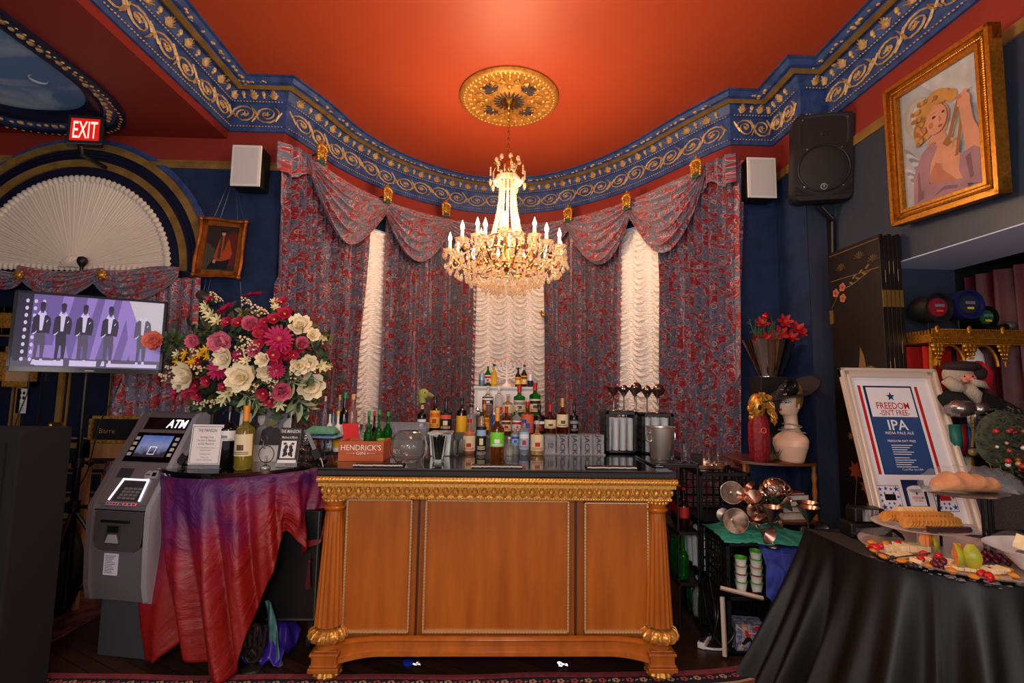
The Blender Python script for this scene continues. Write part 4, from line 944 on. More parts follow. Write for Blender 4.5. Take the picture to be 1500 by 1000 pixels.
for x in(x0+.01,(x0+x1)/2,x1-.01):p=MB();p.box(x-.006,x+.006,3.49,3.76,BT,1.19);p.build('support',M('clear_grey_acrylic',(120,122,130),.1,trans=.5),t,False)
x0,x1=at(694,640,Y=3.85).x,at(845,640,Y=3.85).x
t=thing('back_shelf','dark shelf unit behind the bar carrying the green bottles','shelf',(.1,3.9,0));p=MB();p.box(x0,x1,3.79,4.02,1.31,1.33);p.build('shelf',blk,t,False)
for x in(x0+.01,x1-.01):p=MB();p.box(x-.01,x+.01,3.80,4.02,0,1.31);p.build('side',blk,t,False)
x0,x1=at(693,600,Y=4.06).x,at(788,600,Y=4.06).x;ZT=at(740,566,Y=4.06).z
t=thing('white_cabinet','white cabinet behind the bottles with candelabrum and beers on top','cabinet',((x0+x1)/2,4.2,0));wc=M('white_laminate',(214,206,202),.4)
p=MB();p.box(x0+.01,x1-.01,4.07,4.40,0,ZT-.02);p.build('body',wc,t,False)
p=MB();p.box(x0,x1,4.05,4.41,ZT-.02,ZT);p.build('top_panel',wc,t,False,bevel=.003)
p=MB();p.box(x0+.03,x1-.03,4.062,4.07,.5,ZT-.04);p.build('door',M('white_door',(224,220,220),.3),t,False,bevel=.003)
Z1,Z2,Z3=BT,1.2085,1.3305
def can(px,pt,pb,w,Y,z0,cs,desc,group=None):
 a=at(px,pt,Y=Y);R=w/2*Y/712;h=a.z-z0;t=thing('drink_can',desc,'can',(a.x,Y,z0),group);p=MB();p.lathe([(R*.85,0),(R,h*.06),(R,h*.5)],(a.x,Y,z0),18,mis=[0,0]);p.build('lower',cs[0],t)
 p=MB();p.lathe([(R,h*.5),(R,h*.92),(R*.85,h),(R*.8,h*.985),(.001,h*.985)],(a.x,Y,z0),18);p.build('upper',cs[1],t)
YC=4.14
can(706,547,564,9,YC,ZT,[M('can_grey_blue',(110,136,160),.35,.5),M('can_pale_blue',(150,176,196),.35,.5)],'pale blue drink can at the left end of the white cabinet top')
can(777,548,564,9,YC,ZT,[M('can_navy',(34,46,98),.35,.4),M('can_white',(220,220,226),.35,.3)],'white and navy drink can at the right end of the cabinet top')
bottle(715,533,9,YC,ZT,g_green,'white','white','green beer bottle with white pourer on the white cabinet','beer',accent=['red','red'])
bottle(724,533,9,YC,ZT,M('glass_yellow',(226,190,40),.1,trans=.4),'yellow','black','bright yellow beer bottle on the white cabinet','beer')
bottle(759,538,9,YC,ZT,g_dark,'yellow','black','brown beer bottle with round orange label just right of the candelabrum','beer',accent=['orange','white'])
bottle(768,534,9,YC,ZT,g_dark,'yellow','black','brown beer bottle with yellow neck label beside the navy can','beer',neck='gold',accent=['brown','white'])
c=at(742,566,Y=YC);k=(at(743,522,Y=YC).z-ZT);s_=k/.235;t=thing('menorah','white nine branched electric candelabrum with orange bulbs','candelabrum',(c.x,YC,ZT));wm=M('white_enamel',(238,226,220),.4)
p=MB();p.lathe([(.042*s_,0),(.036*s_,.012*s_),(.012*s_,.03*s_),(.007*s_,.05*s_),(.007*s_,.205*s_)],(c.x,YC,ZT),16);p.build('stem',wm,t)
for j in range(1,5):
 r=.0315*j*s_;p=MB();pts=[(c.x+r*math.cos(a),YC,ZT+(.155)*s_-r*.72*math.sin(a)*1.0)for a in[PI*q/16 for q in range(17)]]
 pts=[(c.x+r,YC,ZT+.175*s_)]+pts+[(c.x-r,YC,ZT+.175*s_)];p.tube(pts,.0058*s_,8);br_=p.build('branch',wm,t)
for j in range(-4,5):
 x=c.x+.0315*j*s_;zt=ZT+(.175 if j else .205)*s_;p=MB();p.lathe([(.006*s_,0),(.008*s_,.006*s_),(.006*s_,.02*s_)],(x,YC,zt-.004*s_),10);cd=p.build('candle_cup',wm,t)
 p=MB();p.lathe([(.005*s_,.0),(.0075*s_,.008*s_),(.001,.022*s_)],(x,YC,zt+.012*s_),10);p.build('bulb',M('orange_bulb',(240,96,40),.4,emit=.8 if j in(-4,-1,0,4)else .3)if j in(-4,-1,0,4)else M('amber_bulb',(214,120,70),.4),cd)
bottle(715,560,16,3.86,Z3,g_clear,'black','black','clear vodka bottle with slanted black label and ruby base, back row left','round',fill=(M('ruby_liquor',(140,14,20),.1),.34),lz=(.3,.56),accent=['white','white'])
bottle(731,566,11,3.86,Z3,g_clear,'orange','white','slim clear bottle with red swirl and orange base, back row','tall',lz=(.05,.3),accent=['red','red'])
bottle(744,577,14,3.86,Z3,gl('pale_rum',(220,190,140)),'cream','silver','small square shouldered rum bottle with cream label, back row','squat')
bottle(761,564,17,3.88,Z3,g_green,'cream','red','green whiskey bottle with dark red cap, left of the two green bottles','spirit',neck='red',accent=['grey','green' if 'green' in lab else 'brown'])
bottle(784,560,17,3.88,Z3,g_green,'cream','red','green whiskey bottle at the right, standing tallest of the two green bottles','spirit',neck='red',accent=['black','brown'])
bottle(710,587,15,3.62,Z2,gl('honey',(214,130,40)),'yellow','red','whisky bottle with red cap and yellow flame label, middle row','round',accent=['orange','red'],neck='gold')
bottle(724,604,9,3.66,Z2,gl('pale_blue',(120,150,220)),'blue','white','slim blue labelled bottle half hidden behind the green labelled cider','tall')
bottle(742,595,14,3.60,Z2,gl('brandy',(160,70,24)),'cream','red','short brandy bottle with tall red cap and cream label, middle row','squat',neck='red',accent=['brown','red'])
bottle(757,596,14,3.64,Z2,gl('pale',(236,240,240)),'white','silver','clear liqueur bottle with white and red label below the first green bottle','spirit',fill=(M('rose_liqueur',(176,60,40),.1),.5),accent=['red','red'])
bottle(773,588,18,3.60,Z2,g_amber,'salmon','red','bourbon bottle with broad coral red label, middle row','spirit',accent=['orange','blue'],lz=(.06,.62))
bottle(790,592,16,3.60,Z2,g_dark,'black','black','square black labelled whiskey with white and red print, middle row','spirit',accent=['white','red'])
bottle(806,592,17,3.60,Z2,gl('bourbon',(120,50,14)),'cream','red','bourbon with dripping red wax neck and cream label','squat',neck='red',lz=(.22,.5),accent=['cream','brown'])
bottle(824,583,17,3.60,Z2,gl('bourbon',(120,50,14)),'cream','gold','round bourbon with golden stopper right of the red wax bottle','round',neck='gold',lz=(.22,.56),accent=['cream','brown'])
bottle(841,590,13,3.60,Z2,g_dark,'black','black','dark liqueur bottle at the right end of the middle row','spirit',accent=['grey','grey'])
bottle(619,588,13,3.60,Z2,g_dark,'black',None,'dark bottle with a yellow green duck head stopper','spirit',neck='cork' if 'cork' in capm else None,accent=['white','white'])
c=at(619,588,Y=3.60);p=MB();sc=3.6/712
dk=M('olive_green_rubber',(150,152,70),.6)
p.ball((c.x+.005,3.6,c.z+.055),.040,0,16,12,(1.05,.8,1));p.tube([(c.x,3.6,c.z-.01),(c.x-.004,3.6,c.z+.02),(c.x,3.6,c.z+.05)],[.026,.026,.032],12);
t=thing('duck_stopper','duck head bottle stopper in olive green, facing right','stopper',(c.x,3.6,c.z));p.build('head',dk,t)
p=MB();p.tube([(c.x+.03,3.6,c.z+.055),(c.x+.06,3.6,c.z+.045),(c.x+.085,3.6,c.z+.036)],[.022,.016,.008],10);p.build('bill',M('olive_brown',(130,112,66),.6),t);p=MB();p.ball((c.x+.02,3.568,c.z+.066),.005,0,8,6);p.build('eye',blk,t)
bottle(638,580,15,3.58,Z2,g_dark,'yellow','black','dark coffee liqueur bottle with tall yellow label','spirit',lz=(.16,.62),accent=['orange','red'],neck=None)
bottle(654,583,17,3.58,Z2,g_dark,'black','black','dark cream liqueur bottle with pale oval scene label','round',lz=(.12,.6),accent=['salmon','cream'])
bottle(677,582,15,3.58,Z2,g_dark,'yellow','black','slim dark liqueur bottle with pale yellow label left of the white cabinet','wine',lz=(.04,.5),accent=['yellow','yellow'])
bottle(691,592,14,3.60,Z2,g_clear,None,'black','clear bottle with black cap and small silver spoon, left of the white cabinet','spirit')
p=MB();c=at(700,600,Y=3.54);p.ball(c,.016,0,12,8,(1.2,.35,.9),Matrix.Rotation(.6,3,'Y'));p.tube([c+Vector((.015,0,-.008)),c+Vector((.05,.0,-.06)),c+Vector((.055,.02,-.25))],.003,6);tag(p.build('spoon',chrome),'small silver spoon leaning by the black capped bottle','spoon')
bottle(688,613,18,3.36,Z1,gl('pale_tequila',(230,200,160)),'cream','red','tequila bottle with cream label and red cap, front row left','squat',lz=(.10,.52),accent=['cream','red'],fill=(M('apricot_liquor',(206,110,60),.15),.9))
bottle(706,603,14,3.34,Z1,g_clear,'black','black','clear vodka bottle with black and blue label, front row','spirit',lz=(.08,.66),accent=['sky','cream'])
bottle(746,640,12,3.30,Z1,g_clear,None,'white','short clear bottle with white cap behind the cider bottle','squat')
bottle(755,622,11,3.38,Z1,g_clear,'sky','silver','slim clear vodka bottle with blue lettering, front row','tall',lz=(.3,.66),accent=['blue','blue'])
bottle(768,614,14,3.34,Z1,gl('ice_blue',(214,228,244)),'sky','blue','pale ice blue vodka bottle with blue cap, front row','tall',lz=(.16,.66),accent=['white','red'])
bottle(787,616,19,3.34,Z1,gl('pale_tequila',(230,200,160)),'cream','silver','tequila bottle with cream label and red medallion, front row right','squat',lz=(.14,.60),accent=['cream','red'],fill=(M('pale_gold_liquor',(214,176,100),.15),.6))
bottle(729,597,20,2.98,BT,gl('cider_amber',(150,84,40)),'lime','cork','large cider bottle with lime green label standing at the front of the bar','wine',lz=(.30,.56),accent=['lime','white'],neck='orange')
acr=M('clear_acrylic',(226,230,238),.06,trans=.78,ior=1.2);ink=M('black_ink',(16,14,18),.5)
for k,px in enumerate((806,824,842,860,877)):
 a=at(px-8,664,Y=3.36);b_=at(px+8,637,Y=3.36);t=thing('acrylic_straw_box',['clear acrylic box marked 10, leftmost of the row on the bar','second clear acrylic box from the left with vertical black letters','middle clear acrylic box with vertical black letters','fourth clear acrylic box from the left with vertical black letters','rightmost clear acrylic box against the black glass crate'][k],'box',((a.x+b_.x)/2,3.4,BT),'clear acrylic boxes with black letters')
 p=MB();p.box(a.x,b_.x,3.36,3.46,BT,b_.z);p.build('box',acr,t,False,bevel=.002)
 p=MB()
 if k:p.text(Fr((a.x,3.356,BT),(0,0,-1),(1,0,0)),'JACK',.046,-.5*(b_.z-BT),.022,0,.0005,0,1.25,.004)
 else:p.text(XF((a.x,3.358,BT)),'10',.05,(b_.x-a.x)/2,.045,0,.0005,0,.8,.006)
 p.build('lettering',ink,t,False)
 p=MB();p.box(a.x-.004,b_.x+.004,3.34,3.36,BT,BT+.008);p.build('foot',acr,t,False)
def tumbler_mesh(R,h,tap=.82):
 p=MB();p.lathe([(R*tap*.95,0),(R*tap,.004),(R,h),(R*.94,h),(R*tap*.93,.012),(.001,.010)],(0,0,0),18);return p
tum=tumbler_mesh(.036,.10).build('tumbler_glass',glass_c);tag(tum,'clear tumbler on the bar right of the silver ice bin, nearer the cider bottle','glass','tumblers on the bar');c=at(667,666,Z=BT);tum.location=(c.x,3.25,BT)
c=at(683,664,Z=BT);dup(tum,(c.x-.03,3.34,BT),label='clear tumbler on the bar half behind the first tequila bottle')
def fam(o):return o
c=at(640,679,Z=BT);t=thing('straw_glass','tall pint glass full of black straws before the silver ice bin','glass',(c.x,2.98,BT));R=.050
p=MB();p.lathe([(.030,0),(.034,.006),(.050,.155),(.047,.155),(.030,.02),(.001,.016)],(c.x,2.98,BT),24);p.build('glass',glass_c,t)
for k in range(34):
 a=R_(0,6.28);r=R_(0,.028);q=MB();q.tube([(c.x+r*.6*math.cos(a),2.98+r*.6*math.sin(a),BT+.02),(c.x+r*1.4*math.cos(a),2.98+r*1.4*math.sin(a),BT+.150+R_(-.008,.016))],.0046,6);q.build('straw',blk,t)
a=at(628,633,Y=3.22);b_=at(662,633,Y=3.22);t=thing('ice_bin','pale silver rectangular ice bin behind the glass of straws','bin',((a.x+b_.x)/2,3.25,BT));p=MB();q=.012
p.add([(a.x+q,3.23,BT),(b_.x-q,3.23,BT),(b_.x-q,3.36,BT),(a.x+q,3.36,BT),(a.x,3.22,a.z),(b_.x,3.22,a.z),(b_.x,3.38,a.z),(a.x,3.38,a.z)],[(0,3,2,1),(0,1,5,4),(1,2,6,5),(2,3,7,6),(3,0,4,7),(4,5,6,7)])
p.build('bin',M('pale_steel',(190,196,194),.3,.5),t,False,bevel=.006);p=MB();p.box(a.x-.006,b_.x+.006,3.21,3.22,a.z-.012,a.z+.002);p.build('rim',chrome,t,False)
for i,px in enumerate((634,650)):
 c=at(px,641,Y=3.21);p=MB();p.ball((c.x,3.205,c.z),.016,0,12,8,(1,.5,.9));tag(p.build('lemon_wedge',M('lemon_rind',(214,208,130),.5)),['pale lemon wedge on the left of the ice bin rim','pale lemon wedge on the right of the ice bin rim'][i],'fruit','lemon wedges on the ice bin')
a=at(664,668,Y=3.40);b_=at(682,634,Y=3.40);t=thing('napkin_caddy','small dark grey caddy under the yellow labelled bottle','caddy',(a.x,3.45,BT));p=MB();p.box(a.x,b_.x,3.42,3.47,BT,b_.z);p.build('body',M('dark_grey_plastic',(46,46,50),.4),t,False,bevel=.003)
c=at(598.5,654,Y=2.98);R=.111;t=thing('fish_bowl','large round clear glass fish bowl on the bar beside the wooden crate','bowl',(c.x,2.98,BT));hc=c.z-BT
pr_=[(.045,0),(.05,.006),(.04,.012)]+[(R*math.sin(a),hc-R*math.cos(a))for a in[.42+(2.55-.42)*k/18 for k in range(19)]];pr2=[(r*.965,z+.002)for r,z in reversed(pr_[3:])]
p=MB();p.lathe(pr_+[(pr_[-1][0]+.004,pr_[-1][1]+.002)]+pr2+[(.001,.018)],(c.x,2.98,BT),40);p.build('bowl',glass_c,t)
a=at(538,672,Y=3.2);b_=at(624,622,Y=3.2);t=thing('acrylic_bar_caddy','clear acrylic bar caddy behind the fish bowl with white letters','caddy',(a.x,3.25,BT));p=MB()
for e in((a.x,b_.x,3.2,3.204,BT,BT+.10),(a.x,b_.x,3.36,3.364,BT,b_.z),(a.x,a.x+.004,3.2,3.364,BT,b_.z),(b_.x-.004,b_.x,3.2,3.364,BT,b_.z),(a.x,b_.x,3.3,3.37,b_.z,b_.z+.004)):p.box(*e)
p.build('caddy',acr,t,False);p=MB();q=at(572,665,Y=3.198);p.text(XF((q.x,3.198,q.z)),'RDI',.04,0,0,0,.001,0,.9,.004,'LEFT');p.build('lettering',white,t,False)
wbox=M('orange_cedar_box',(196,92,40),.45,var=((158,66,24),7,5,.25,(.5,3,5)))
a=at(493,678,Y=2.96);b_=at(561,647,Y=2.96);a.x=max(a.x,-.962);t=thing('gin_crate','orange wooden crate lettered in white, holding bottles at the left of the bar','crate',((a.x+b_.x)/2,3.07,BT))
for e in((a.x,b_.x,2.98,2.99),(a.x,b_.x,3.17,3.18),(a.x,a.x+.01,2.99,3.17),(b_.x-.01,b_.x,2.99,3.17)):p=MB();p.box(e[0],e[1],e[2],e[3],BT,b_.z);p.build('side_board',wbox,t,False,bevel=.0015)
p=MB();p.box(a.x+.01,b_.x-.01,2.99,3.17,BT,BT+.01);p.build('base_board',wbox,t,False)
p=MB();F=XF((a.x,2.979,BT));w=b_.x-a.x;h=b_.z-BT;p.text(F,"HENDRICK'S",.046,w*.5,h*.55,0,.0008,0,.94,.0032);p.text(F,'GIN',.026,w*.5,h*.33,0,.0008,0,1.3,.001)
for s_ in(-1,1):p.rect(F,w*(.5+s_*.24)-.022,w*(.5+s_*.24)+.022,h*.395,h*.405,0,.0008);p.star(F,w*(.5+s_*.155),h*.40,.005,0,.0008)
p.build('lettering',M('white_lettering',(236,226,214),.5),t,False)
for px,pt,w_,y,gm,cp,ds in((534,603,12,3.08,g_clear,None,'clear bottle neck at the left inside the orange crate'),(541,602,13,3.03,g_green,'green','green soda bottle standing in the orange crate, leftmost green one'),(549,602,11,3.14,gl('cola',(60,20,12)),'red','cola bottle with red cap between the green bottles in the crate'),(556,600,13,3.07,g_green,'green','green soda bottle in the middle of the orange crate')):
 bottle(px,pt,w_,y,BT+.0105,gm,'red' if cp=='red' else None,cp,ds,'round',lz=(.1,.45))
bottle(569,603,13,3.30,BT,g_green,None,'green','green soda bottle standing behind the right side of the orange crate','beer')
p=MB();c=at(560,645,Y=3.03);p.ball((c.x-.01,3.03,c.z+.003),.022,0,14,8,(1.2,.8,.6));tag(p.build('lime',M('lime_rind',(120,150,40),.45)),'cut lime lying on the rim of the orange crate','fruit')
c=at(535,646,Y=3.24);t=thing('plastic_cup','smoky plastic cup behind the orange crate','cup',(c.x,3.24,BT));p=MB();h=at(535,621,Y=3.24).z-BT;p.lathe([(.028,0),(.04,h),(.038,h),(.027,.01),(.001,.008)],(c.x,3.24,BT),20);p.build('cup',gl('smoke',(150,150,156)),t)
a=at(502,620,Y=3.20);b_=at(528,648,Y=3.20);p=MB();p.poly(XF((a.x,3.2,BT)),[(.03,0),(b_.x-a.x+.0,0),(b_.x-a.x-.02,a.z-BT),(0,a.z-BT)],0,.012);p.poly(XF((a.x+.03,3.19,BT)),[(.05,0),(b_.x-a.x-.01,0),(b_.x-a.x-.03,a.z-BT-.05)],0,.01);tag(p.build('red_napkins',M('bright_red_paper',(214,40,44),.7),smooth=False),'bright red folded napkins behind the orange crate','napkins')
t=thing('side_ledge','thin black ledge between round table and bar carrying the mixer bottles','ledge',(-1.15,3.6,0));p=MB();p.box(-1.34,-.978,3.38,3.78,1.076,1.0955);p.build('ledge_top',blk,t,False)
for x in(-1.32,-1.0):p=MB();p.box(x-.012,x+.012,3.74,3.77,0,1.076);p.build('leg',blk,t,False)
for a_ in((477,580,7,3.50,gl('lilac',(214,206,224)),None,'white','slim clear bottle furthest left behind the teal cloth','tall',None),(484,600,9,3.42,M('white_bottle',(226,224,220),.4),'white','black','white mixer bottle with black cap behind the teal cloth','spirit',['white','blue']),(489,598,7,3.48,M('sky_bottle',(120,170,200),.4),'yellow','red','small blue and yellow bottle with red cap behind the teal cloth','spirit',None),(496,602,10,3.40,M('white_bottle',(226,224,220),.4),'yellow','yellow','mixer bottle with yellow cap behind the black tray','spirit',['yellow','yellow']),(498,578,8,3.54,gl('pale',(236,240,240)),None,'cork','clear bottle with flat cork in front of the curtain','tall',None),(506,575,15,3.48,g_dark,'white','green','dark wine bottle with green cap and white label by the left sheer window','wine',['white','grey']),(518,577,13,3.46,gl('pink',(230,190,190)),'red','cork','clear corked bottle with red label above the red napkins','tall',['red','white'])):
 px,pt,w_,y,gm,lb_,cp,ds,st,ac=a_;bottle(px,pt,w_,y,BT,gm,lb_,cp,ds,st,accent=ac,lz=(.1,.45))
def heap(x0,x1,y0,y1,z,h,mat,name,label,cat='cloth',seed=1,nu=36,nv=26):
 def fn(u,v):
  e=min(1,5*min(u,1-u,v,1-v));q=noise.noise(Vector((u*4+seed,v*4,seed)))*.5+.5;q2=noise.noise(Vector((u*11,v*11,seed*2)))
  return(x0+(x1-x0)*u+.012*q2,y0+(y1-y0)*v+.012*q,z+.003+h*e**.6*(.35+.65*q)+.006*q2*e)
 mb=MB();mb.grid(fn,nu,nv);return tag(mb.build(name,mat,solid=.002),label,cat)
p0,p1=Vector((-1.27,3.3,0)),Vector((-1.06,3.3,0))
t=thing('glass_rack','dark rack of upturned glasses at the left end of the bar','rack',(p0.x,3.3,TZ));p=MB();zt=at(470,641,Y=3.28).z
p.box(p0.x,p1.x,3.24,3.40,zt-.01,zt);p.build('tray',blk,t,False)
for x in(p0.x+.01,-1.165):
 for y in(3.245,3.36):p=MB();p.tube([(x,y,TZ+.001),(x,y,zt-.01)],.004,6);p.build('leg',blk,t)
heap(p0.x+.02,p1.x+.01,3.23,3.39,zt,.018,M('light_blue_cloth',(110,150,184),.8),'bar_towel','light blue folded towel under the teal towel at the left of the bar',seed=5)
heap(p0.x,p1.x-.01,3.24,3.38,zt+.024,.06,M('sea_green_cloth',(90,148,124),.8),'bar_towel','sea green towel heaped at the left end of the bar',seed=8)
a=at(494,646,Y=3.06);b_=at(516,638,Y=3.06);heap(a.x,b_.x+.03,3.22,3.32,BT,.03,blkm,'black_cloth','small crumpled black cloth behind the orange crate',seed=3)
for k,px in enumerate((468,478,488)):
 q=dup(tum,(-1.235+.065*k-(.03 if k==2 else 0),3.28+.05*(k%2),TZ+.001),sc=(.85,.85,.85),label=['clear tumbler under the towel rack, at the bar left end','clear tumbler under the towel rack, between its two neighbours','clear tumbler under the towel rack, next to the orange crate'][k])
def wine_glass_mesh(h=.19,R=.036):
 p=MB();p.lathe([(R*.95,0),(R*.9,.003),(.006,.008),(.004,h*.22),(.004,h*.45),(R*.5,h*.52),(R,h*.68),(R*.98,h*.80),(R*.80,h),(R*.77,h),(R*.94,h*.8),(R*.95,h*.68),(R*.3,h*.54),(.001,h*.52)],(0,0,0),20);return p
wg=wine_glass_mesh().build('wine_glass',glass_c);tag(wg,'clear stemmed wine glass, foremost of the cluster on the round table','glass','wine glasses between the round table and the bar')
spots=[(452,3.10),(440,3.18),(432,3.28),(446,3.45),(420,3.45),(432,3.55)]
lbs=['clear stemmed wine glass in front of the sea green towel','clear stemmed wine glass near the table rim beside the bar','clear stemmed wine glass behind the black mask card, leftmost of its cluster','clear stemmed wine glass in the middle of the cluster','clear stemmed wine glass behind the photograph edge','clear stemmed wine glass rearmost toward the curtain']
for k,(px,y)in enumerate(spots):
 c=at(px,640,Y=y);z=at(px,640+0,Y=y).z;c.x=min(c.x,-1.19-.02*(k%3))
 if k==0:place(wg,(c.x,y,TZ+.002));wg['label']=lbs[0]
 else:dup(wg,(c.x,y,TZ+.002),label=lbs[k])
def acr_sign(px0,py0,px1,py1,Y,label,tilt,draw,mats,name='sign_holder',cat='sign',z0=TZ+.0015):
 a=at(px0,py1,Y=Y);b_=at(px1,py0,Y=Y);w,h=b_.x-a.x,b_.z-z0;t=thing(name,label,cat,(0,0,0))
 F=Fr((-w/2,0,0),(1,0,0),(0,0,1));p=MB();p.rect(F,0,w,0,h,-.005,.004);p.box(-w/2,w/2,0,.07,0,.004);p.build('acrylic_holder',acr,t,False)
 p=MB();draw(p,F,w,h);p.build('card',mats,t,False)
 place(t,((a.x+b_.x)/2,Y,z0),(-tilt,0,.0));return t
def d1(p,F,w,h):
 p.rect(F,0,w,h*.10,h,0,.001,0)
 for e in((.03*w,.97*w,.945*h,.955*h),(.03*w,.97*w,.12*h,.128*h),(.03*w,.045*w,.12*h,.955*h),(.955*w,.97*w,.12*h,.955*h)):p.rect(F,*e,.001,.0005,1)
 p.text(F,'THE MANSION',h*.105,w*.5,h*.83,.0012,.0003,1,.62,.001)
 for k,s in enumerate(('Heritage Hors','To Ora La Mansion','as Des Mansione')):p.text(F,s,h*.07,w*.5,h*(.69-.075*k),.0012,.0003,1,.75)
 for k,s in enumerate(('To our beautiful historic house','welcome to the bar','Cocktails and wine','The bar is cash','and card only this evening')):p.text(F,s,h*.042,w*.5,h*(.46-.055*k-.03*(k>1)-.02*(k>2)),.0012,.0003,1,.75)
acr_sign(274,622,325,688,2.93,'white printed menu card in a clear stand at the left of the round table',.10,d1,[M('ivory_card',(232,222,222),.5),ink],'menu_card')
bottle(338,594,25,3.0,TZ+.0015,g_dark,'white','black','dark red wine bottle with white label on the round table','wine',lz=(.56,.60)if 0 else(.44,.60),accent=['white','grey'])
bottle(362,594,25,2.93,TZ+.0015,gl('white_wine',(206,190,90)),'cream','orange','white wine bottle with orange foil and cream compass label on the round table','wine',lz=(.22,.56),accent=['cream','brown'],neck='orange',fill=(M('straw_wine',(190,170,60),.1,trans=.5),.6))
def d2(p,F,w,h):
 p.rect(F,0,w,0,h,0,.001,0);p.rect(F,.06*w,.98*w,.30*h,.98*h,.001,.0005,1)
 def Q(pts,d,mi):p.poly(F,[(a*w,b*h)for a,b in pts],d,.0004,mi)
 Q([(.06,.30),(.30,.55),(.38,.78),(.30,.98),(.06,.98)],.002,2);p.ell(F,.18*w,.80*h,.06*w,.10*h,.003,.0004,3);Q([(.08,.3),(.26,.62),(.14,.72),(.06,.6)],.0032,4)
 p.ell(F,.42*w,.80*h,.07*w,.14*h,.003,.0004,3);Q([(.34,.92),(.50,.96),(.50,.86),(.36,.84)],.0038,2);Q([(.30,.3),(.36,.62),(.52,.66),(.6,.3)],.0028,4)
 Q([(.42,.30),(.46,.58),(.60,.66),(.78,.62),(.84,.45),(.80,.30)],.0042,1+3 if 0 else 5);p.ell(F,.68*w,.76*h,.085*w,.14*h,.0046,.0004,4);Q([(.60,.86),(.76,.9),(.77,.80),(.60,.80)],.005,2)
 Q([(.84,.3),(.86,.7),(.98,.85),(.98,.3)],.0036,3);p.rect(F,.08*w,.94*w,.20*h,.28*h,.002,.0005,0)
bwm=[M('photo_mount',(226,220,218),.5),M('photo_mid',(120,112,114),.5),M('photo_dark',(40,36,38),.5),M('photo_light',(196,186,184),.5),M('photo_grey',(150,142,142),.5),M('photo_shirt',(58,52,56),.5)]
acr_sign(345,597,426,672,3.22,'black and white photograph print propped behind the wine bottles',.08,d2,bwm,'photograph_print','photograph')
def d3(p,F,w,h):
 p.rect(F,0,w,.12*h,h,0,.001,0);p.rect(F,.14*w,.86*w,.22*h,.66*h,.001,.0005,1);p.text(F,'THE MANSION',h*.13,w*.5,h*.86,.0012,.0004,1,.58,.002);p.text(F,'Madness & Mystic',h*.09,w*.5,h*.72,.0012,.0004,1,.62,.002);p.rect(F,.05*w,.95*w,.10*h,.18*h,.001,.0008,1)
 for s_ in(-1,1):
  c=w*.5
  for(dx,dy,a,b)in((.11,.50,.09,.055),(.15,.42,.10,.06),(.12,.33,.11,.055),(.20,.28,.05,.03)):p.ell(F,c+s_*dx*w,dy*h,a*w,b*h,.002,.0005,0)
  p.poly(F,[(c+s_*.06*w,.56*h),(c+s_*.16*w,.62*h),(c+s_*.26*w,.60*h),(c+s_*.30*w,.64*h),(c+s_*.24*w,.55*h),(c+s_*.12*w,.57*h)],.002,.0005,0)
  p.ell(F,c+s_*.12*w,.47*h,.025*w,.012*h,.003,.0004,2)
acr_sign(404,626,437,672,3.02,'small black card with a mask emblem in a clear stand on the round table',.22,d3,[M('black_card',(34,24,26),.4),M('card_white',(232,228,224),.5),M('deep_red_print',(110,20,24),.5)],'mask_card')
c=at(286,622,Y=3.2);t=thing('digital_clock','small digital clock with red lit digits behind the menu card','clock',(c.x,3.2,TZ));z=at(296,612,Y=3.2).z
p=MB();p.box(c.x-.02,c.x+.11,3.2,3.25,TZ+.002,z+.03);p.build('body',blk,t,False,bevel=.004);p=MB();p.text(XF((c.x-.012,3.198,z-.02)),'0:45',.045,0,0,0,.001,0,.9,.003,'LEFT');p.build('digits',M('led_red',(255,60,40),.4,emit=2.5),t,False)
c=at(389,684,Y=2.98);t=thing('wire_card_holder','curled wire card holder on a glass foot between wine bottle and mask card','card holder',(c.x,2.98,TZ));p=MB();hh=at(389,640,Y=2.98).z-TZ
p.tube([(c.x+.045*math.sin(a)*(1-.0*a),2.98,TZ+hh*.45+.05*math.cos(a))for a in[k*2*PI/20 for k in range(21)]],.003,6);p.tube([(c.x-.02,2.98,TZ+hh*.9),(c.x-.024,2.98,TZ+hh*.75),(c.x-.01,2.98,TZ+hh*.62)],.006,6);p.tube([(c.x-.018+.018*math.cos(a),2.98,TZ+hh*.95+.018*math.sin(a))for a in[k*.35-1 for k in range(16)]],.004,6);p.build('wire',M('grey_bronze_wire',(96,88,84),.3,.8),t)
p=MB();p.lathe([(.03,0),(.028,.01),(.008,.02),(.007,.07)],(c.x,2.98,TZ+.0015),16);p.build('foot',glass_c,t)
for(pa,pb,y,lb)in(((271,668),(290,640),2.98,'grey phone tilted in a black holder beside the cash machine'),((462,660),(450,632),3.0,'grey phone tilted in a black holder at the right rim of the round table')):
 a=at(*pa,Y=y);b_=at(*pb,Y=y);t=thing('phone_holder',lb,'phone',(a.x,y,TZ));d=(b_-a).normalized();n_=Vector((d.z,0,-d.x))
 F=(a,n_,d);p=MB();p.rect(F,-.010,.012,-.02,(b_-a).length,0,.010);p.build('phone',M('phone_grey',(120,120,124),.4),t,False,bevel=.003);p=MB();p.rect(F,-.020,.020,-.05,.01,.0,.014);p.tube([a+d*-.04,(a.x,y+.03,TZ+.004)],.008,6);p.lathe([(.03,0),(.03,.006)],(a.x,y+.03,TZ+.0015),14);p.build('holder',blk,t,False)
cable([(462,668,3.0),(470,672,3.0),(474,690,2.98),(470,700,2.92)],.0025,'charging_cable','white charging cable dangling at the right rim of the round table',M('white_cable',(200,200,204),.5))
p=MB();
heap(*[at(262,670,Y=3.1).x,at(285,670,Y=3.1).x,3.12,3.24,TZ+.002,.14,M('olive_bag',(74,78,34),.5),'gift_bag','crumpled olive green bag behind the tilted phone','bag',9])
